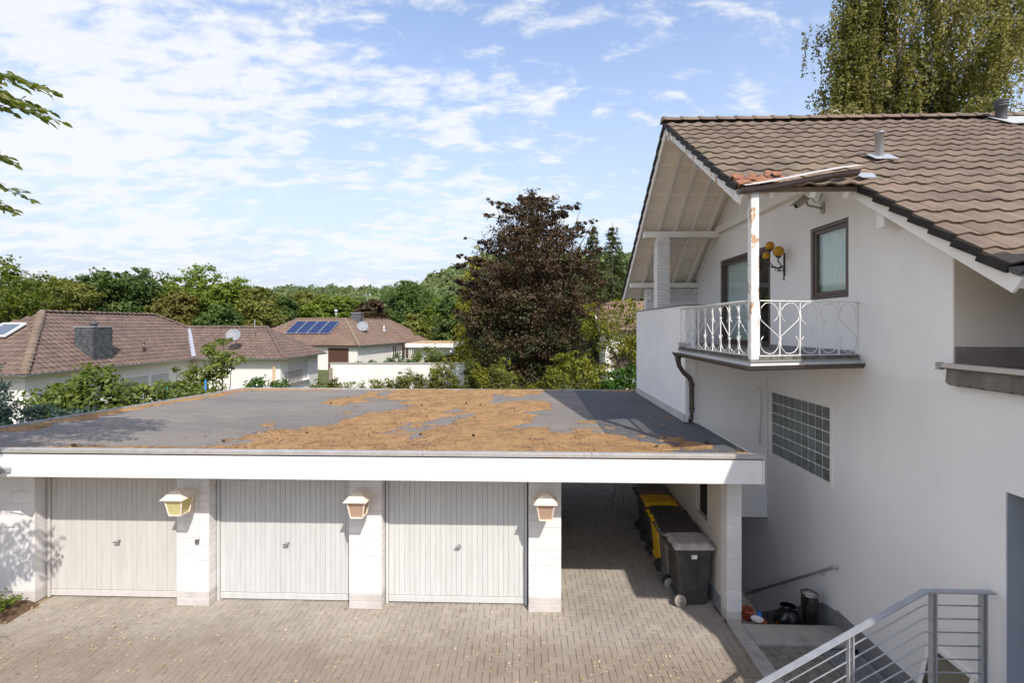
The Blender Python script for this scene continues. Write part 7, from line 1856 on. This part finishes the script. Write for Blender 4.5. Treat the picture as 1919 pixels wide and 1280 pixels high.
def build_bank():
    # overgrown bank right behind the garage
    mb = MB(); mb.smooth = True; vs = []; nx, ny = 40, 12
    def bz(x, y): return 1.95 * smooth((y - 14.6) / 1.0) * smooth((20.5 - y) / 2.5) * smooth((x + 8.6) / 1.2) * smooth((6.0 - x) / 1.0) + .12 * mnoise.noise((x * .8, y * .8, 3))
    for j in range(ny + 1):
        for i in range(nx + 1):
            x = -8.6 + 14.6 * i / nx; y = 14.55 + 6.0 * j / ny; vs.append((x, y, max(-.06, bz(x, y) - .02)))
    mb.add(vs, [(j * (nx + 1) + i, j * (nx + 1) + i + 1, (j + 1) * (nx + 1) + i + 1, (j + 1) * (nx + 1) + i) for j in range(ny) for i in range(nx)])
    mb.obj('garden_bank', M_GRASS, kind='structure')
    rg = np.random.default_rng(760); n = 15000
    x = rg.uniform(-7.9, 5.0, n); y = rg.uniform(15.4, 18.6, n)
    dens = np.array([mnoise.noise((a * .7, b * .7, 8)) for a, b in zip(x, y)])
    k = dens + rg.uniform(-.3, .5, n) > 0; x, y, dens = x[k], y[k], dens[k]; n = len(x)
    z = np.array([bz(a, b) for a, b in zip(x, y)]); h = rg.uniform(.25, .55, n) * (1 + .5 * dens)
    a = rg.uniform(0, 6.283, n); lean = rg.normal(0, .16, (n, 2)); w = rg.uniform(.006, .014, n)
    base = np.stack([x, y, z - .05], 1); s_ = np.stack([np.cos(a) * w, np.sin(a) * w, 0 * w], 1)
    mid = base + np.stack([lean[:, 0] * .4 * h, lean[:, 1] * .4 * h, h * .6], 1); tip = base + np.stack([lean[:, 0] * h * 1.3, lean[:, 1] * h * 1.3, h], 1)
    V = np.stack([base - s_, base + s_, mid + s_ * .8, tip, mid - s_ * .8], 1)
    o = link('tall_grass', quads_mesh('tall_grass', V, 5), None, None, L_WEED); tagged(o, 'tall yellow green grass on the bank behind the garage roof', 'grass', kind='stuff')
build_bank()

def build_near_tree():
    """hornbeam standing just outside the left picture edge; its branch ends reach into view"""
    rg = np.random.default_rng(801)
    t = thing('hornbeam', 'leafy branches of a near tree hanging in at the left picture edge', 'tree', (-8.4, 4.4, 0))
    mb = MB(); base = Vector((-8.4, 4.4, 0))
    mb.tube([base + Vector((0, 0, -.1)), base + Vector((0, 0, .2)), (-8.3, 4.45, 3.0), (-8.1, 4.6, 6.0), (-8.0, 4.7, 8.6)], [.2, .15, .12, .08, .03], 10)
    Ps, Ax, Nn = [], [], []
    def spray(p, q, ln, sub, side=0.5, sag=0.12, leaf=.085):
        """twig from p to q with side twigs carrying leaves in a loose plane"""
        p, q = Vector(p), Vector(q); d = q - p; L_ = d.length; dn = d.normalized(); sd_ = dn.cross(Vector((0, 0, 1))).normalized()
        pts = [p.lerp(q, f) + Vector((0, 0, -sag * f * f * L_ + 0.06 * math.sin(f * 3) * L_)) for f in np.linspace(0, 1, 7)]
        mb.tube(pts, [.010, .009, .008, .006, .005, .004, .002], 5, cap=False)
        def leaves_on(a, b, n):
            dd = (b - a); m = dd.normalized()
            for k in range(n):
                f = (k + .6) / n; c = a + dd * f; s = 1 if k % 2 else -1
                ax = (m * .75 + m.cross(Vector((0, 0, 1))).normalized() * s * .7 + Vector((rg.normal(0, .15), rg.normal(0, .15), -.18 + rg.normal(0, .18)))).normalized()
                Ps.append(c + ax * leaf * .5); Ax.append(ax); Nn.append(Vector((rg.normal(0, .7), rg.normal(0, .7) - .35, 1)))
        for i in range(6):
            leaves_on(pts[i], pts[i + 1], max(2, int(L_ * 3.2)))
        for k in range(sub):
            f = .12 + .8 * (k + .5) / sub; i = min(5, int(f * 6)); a = pts[i].lerp(pts[i + 1], f * 6 - i); s = 1 if k % 2 else -1
            b = a + (dn * .8 + sd_ * s * side + Vector((0, 0, rg.uniform(-.28, .12)))).normalized() * ln * (1.15 - .75 * f) * rg.uniform(.7, 1.15)
            mb.tube([a, a.lerp(b, .5) + Vector((0, 0, .02)), b], [.005, .004, .0015], 4, cap=False)
            leaves_on(a, b, max(3, int((b - a).length / .042)))
    # branch ends seen in the picture
    spray((-7.3, 5.1, 7.35), (-5.12, 5.0, 7.12), .62, 26)
    spray((-7.2, 4.9, 7.25), (-5.3, 4.8, 7.2), .5, 20)
    spray((-7.3, 5.2, 7.62), (-5.25, 5.15, 7.47), .50, 22)
    spray((-7.2, 5.0, 6.7), (-5.50, 5.0, 6.62), .45, 18)
    spray((-7.2, 5.1, 6.35), (-5.28, 5.0, 6.24), .32, 12)
    spray((-7.0, 5.0, 6.1), (-5.48, 5.0, 6.06), .38, 14)
    spray((-7.0, 5.1, 5.45), (-5.42, 5.0, 5.45), .30, 6)
    # the crown outside the frame that shades the garage's left end
    for k in range(120):
        a = rg.uniform(0, 6.283); z = rg.uniform(2.6, 8.4); r0 = rg.uniform(.1, .5); ln = rg.uniform(.9, 1.7)
        c = Vector((-8.25 + .25 * (z - 4) / 4, 4.5 + .2 * (z - 3) / 5, z)); p = c + Vector((math.cos(a), math.sin(a), .2)) * r0; q = c + Vector((math.cos(a), math.sin(a) * .9, .15)) * (r0 + ln)
        if q.x > -1.10 * q.y - .05 * 0 and q.x > -5.6 : continue
        if q.y > .1 and (q.x + .031 * q.y) / q.y > -1.12: continue
        mb.tube([c, p, p.lerp(q, .5)], [.02, .015, .008], 5, cap=False)
        spray(p, q, .5, 9)
    mb.obj('trunk', M_BARK, t)
    P = np.array([tuple(p) for p in Ps]); A = np.array([tuple(p) for p in Ax]); N0 = np.array([tuple(p) for p in Nn]); n = len(P)
    nr = unit(N0 - A * np.sum(A * N0, 1, keepdims=True)); sd_ = np.cross(nr, A); l = .105 * rg.uniform(.75, 1.2, (n, 1)); w = l * .48
    # six-sided blade: base, two lower sides, two upper sides, tip
    V = np.stack([P - A * l * .5, P - A * l * .18 + sd_ * w * .5 + nr * w * .12, P + A * l * .15 + sd_ * w * .42 + nr * w * .10, P + A * l * .5 - nr * l * .08, P + A * l * .15 - sd_ * w * .42 + nr * w * .10, P - A * l * .18 - sd_ * w * .5 + nr * w * .12], 1)
    link('crown', quads_mesh('crown', V, 6), t, None, L_HORN)
build_near_tree()

def build_garden_bits():
    for i, (x, y, h, m, lab) in enumerate(((-10.75, 14.6, 2.95, bpy.data.materials['tree_bark'], 'thin brown garden stake by the roof edge'), (-10.15, 13.2, 2.95, mat('mint_plastic', (0.10, 0.55, 0.40), 0.5), 'mint green plastic stake beside the laurel bush'), (-10.2, 14.9, 2.98, M_BLUE, 'blue plastic stake behind the roof edge'))):
        mb = MB(); mb.tube([(x, y, -.05), (x + .02, y, h)], .022, 8); tagged(mb.obj('garden_stake', m), lab, 'stake')
    mb = MB(); mb.tube([(-9.75, 18.2, -.05), (-9.75, 18.2, 3.1)], .05, 8)
    tagged(mb.obj('wooden_post', M_WOODO), 'pale wooden post beside the ivy mound', 'post')
    mb = MB(); mb.smooth = True
    mb.lathe([(0.0, 0), (.16, 0), (.20, .12), (.20, .40), (.14, .5), (.05, .52), (.05, .62), (0, .63)], 14, Matrix.Translation((-6.7, 22.5, .1)), cap=False)
    tagged(mb.obj('watering_can', M_BINYEL), 'yellow garden vessel in front of the white wall', 'vessel')
build_garden_bits()
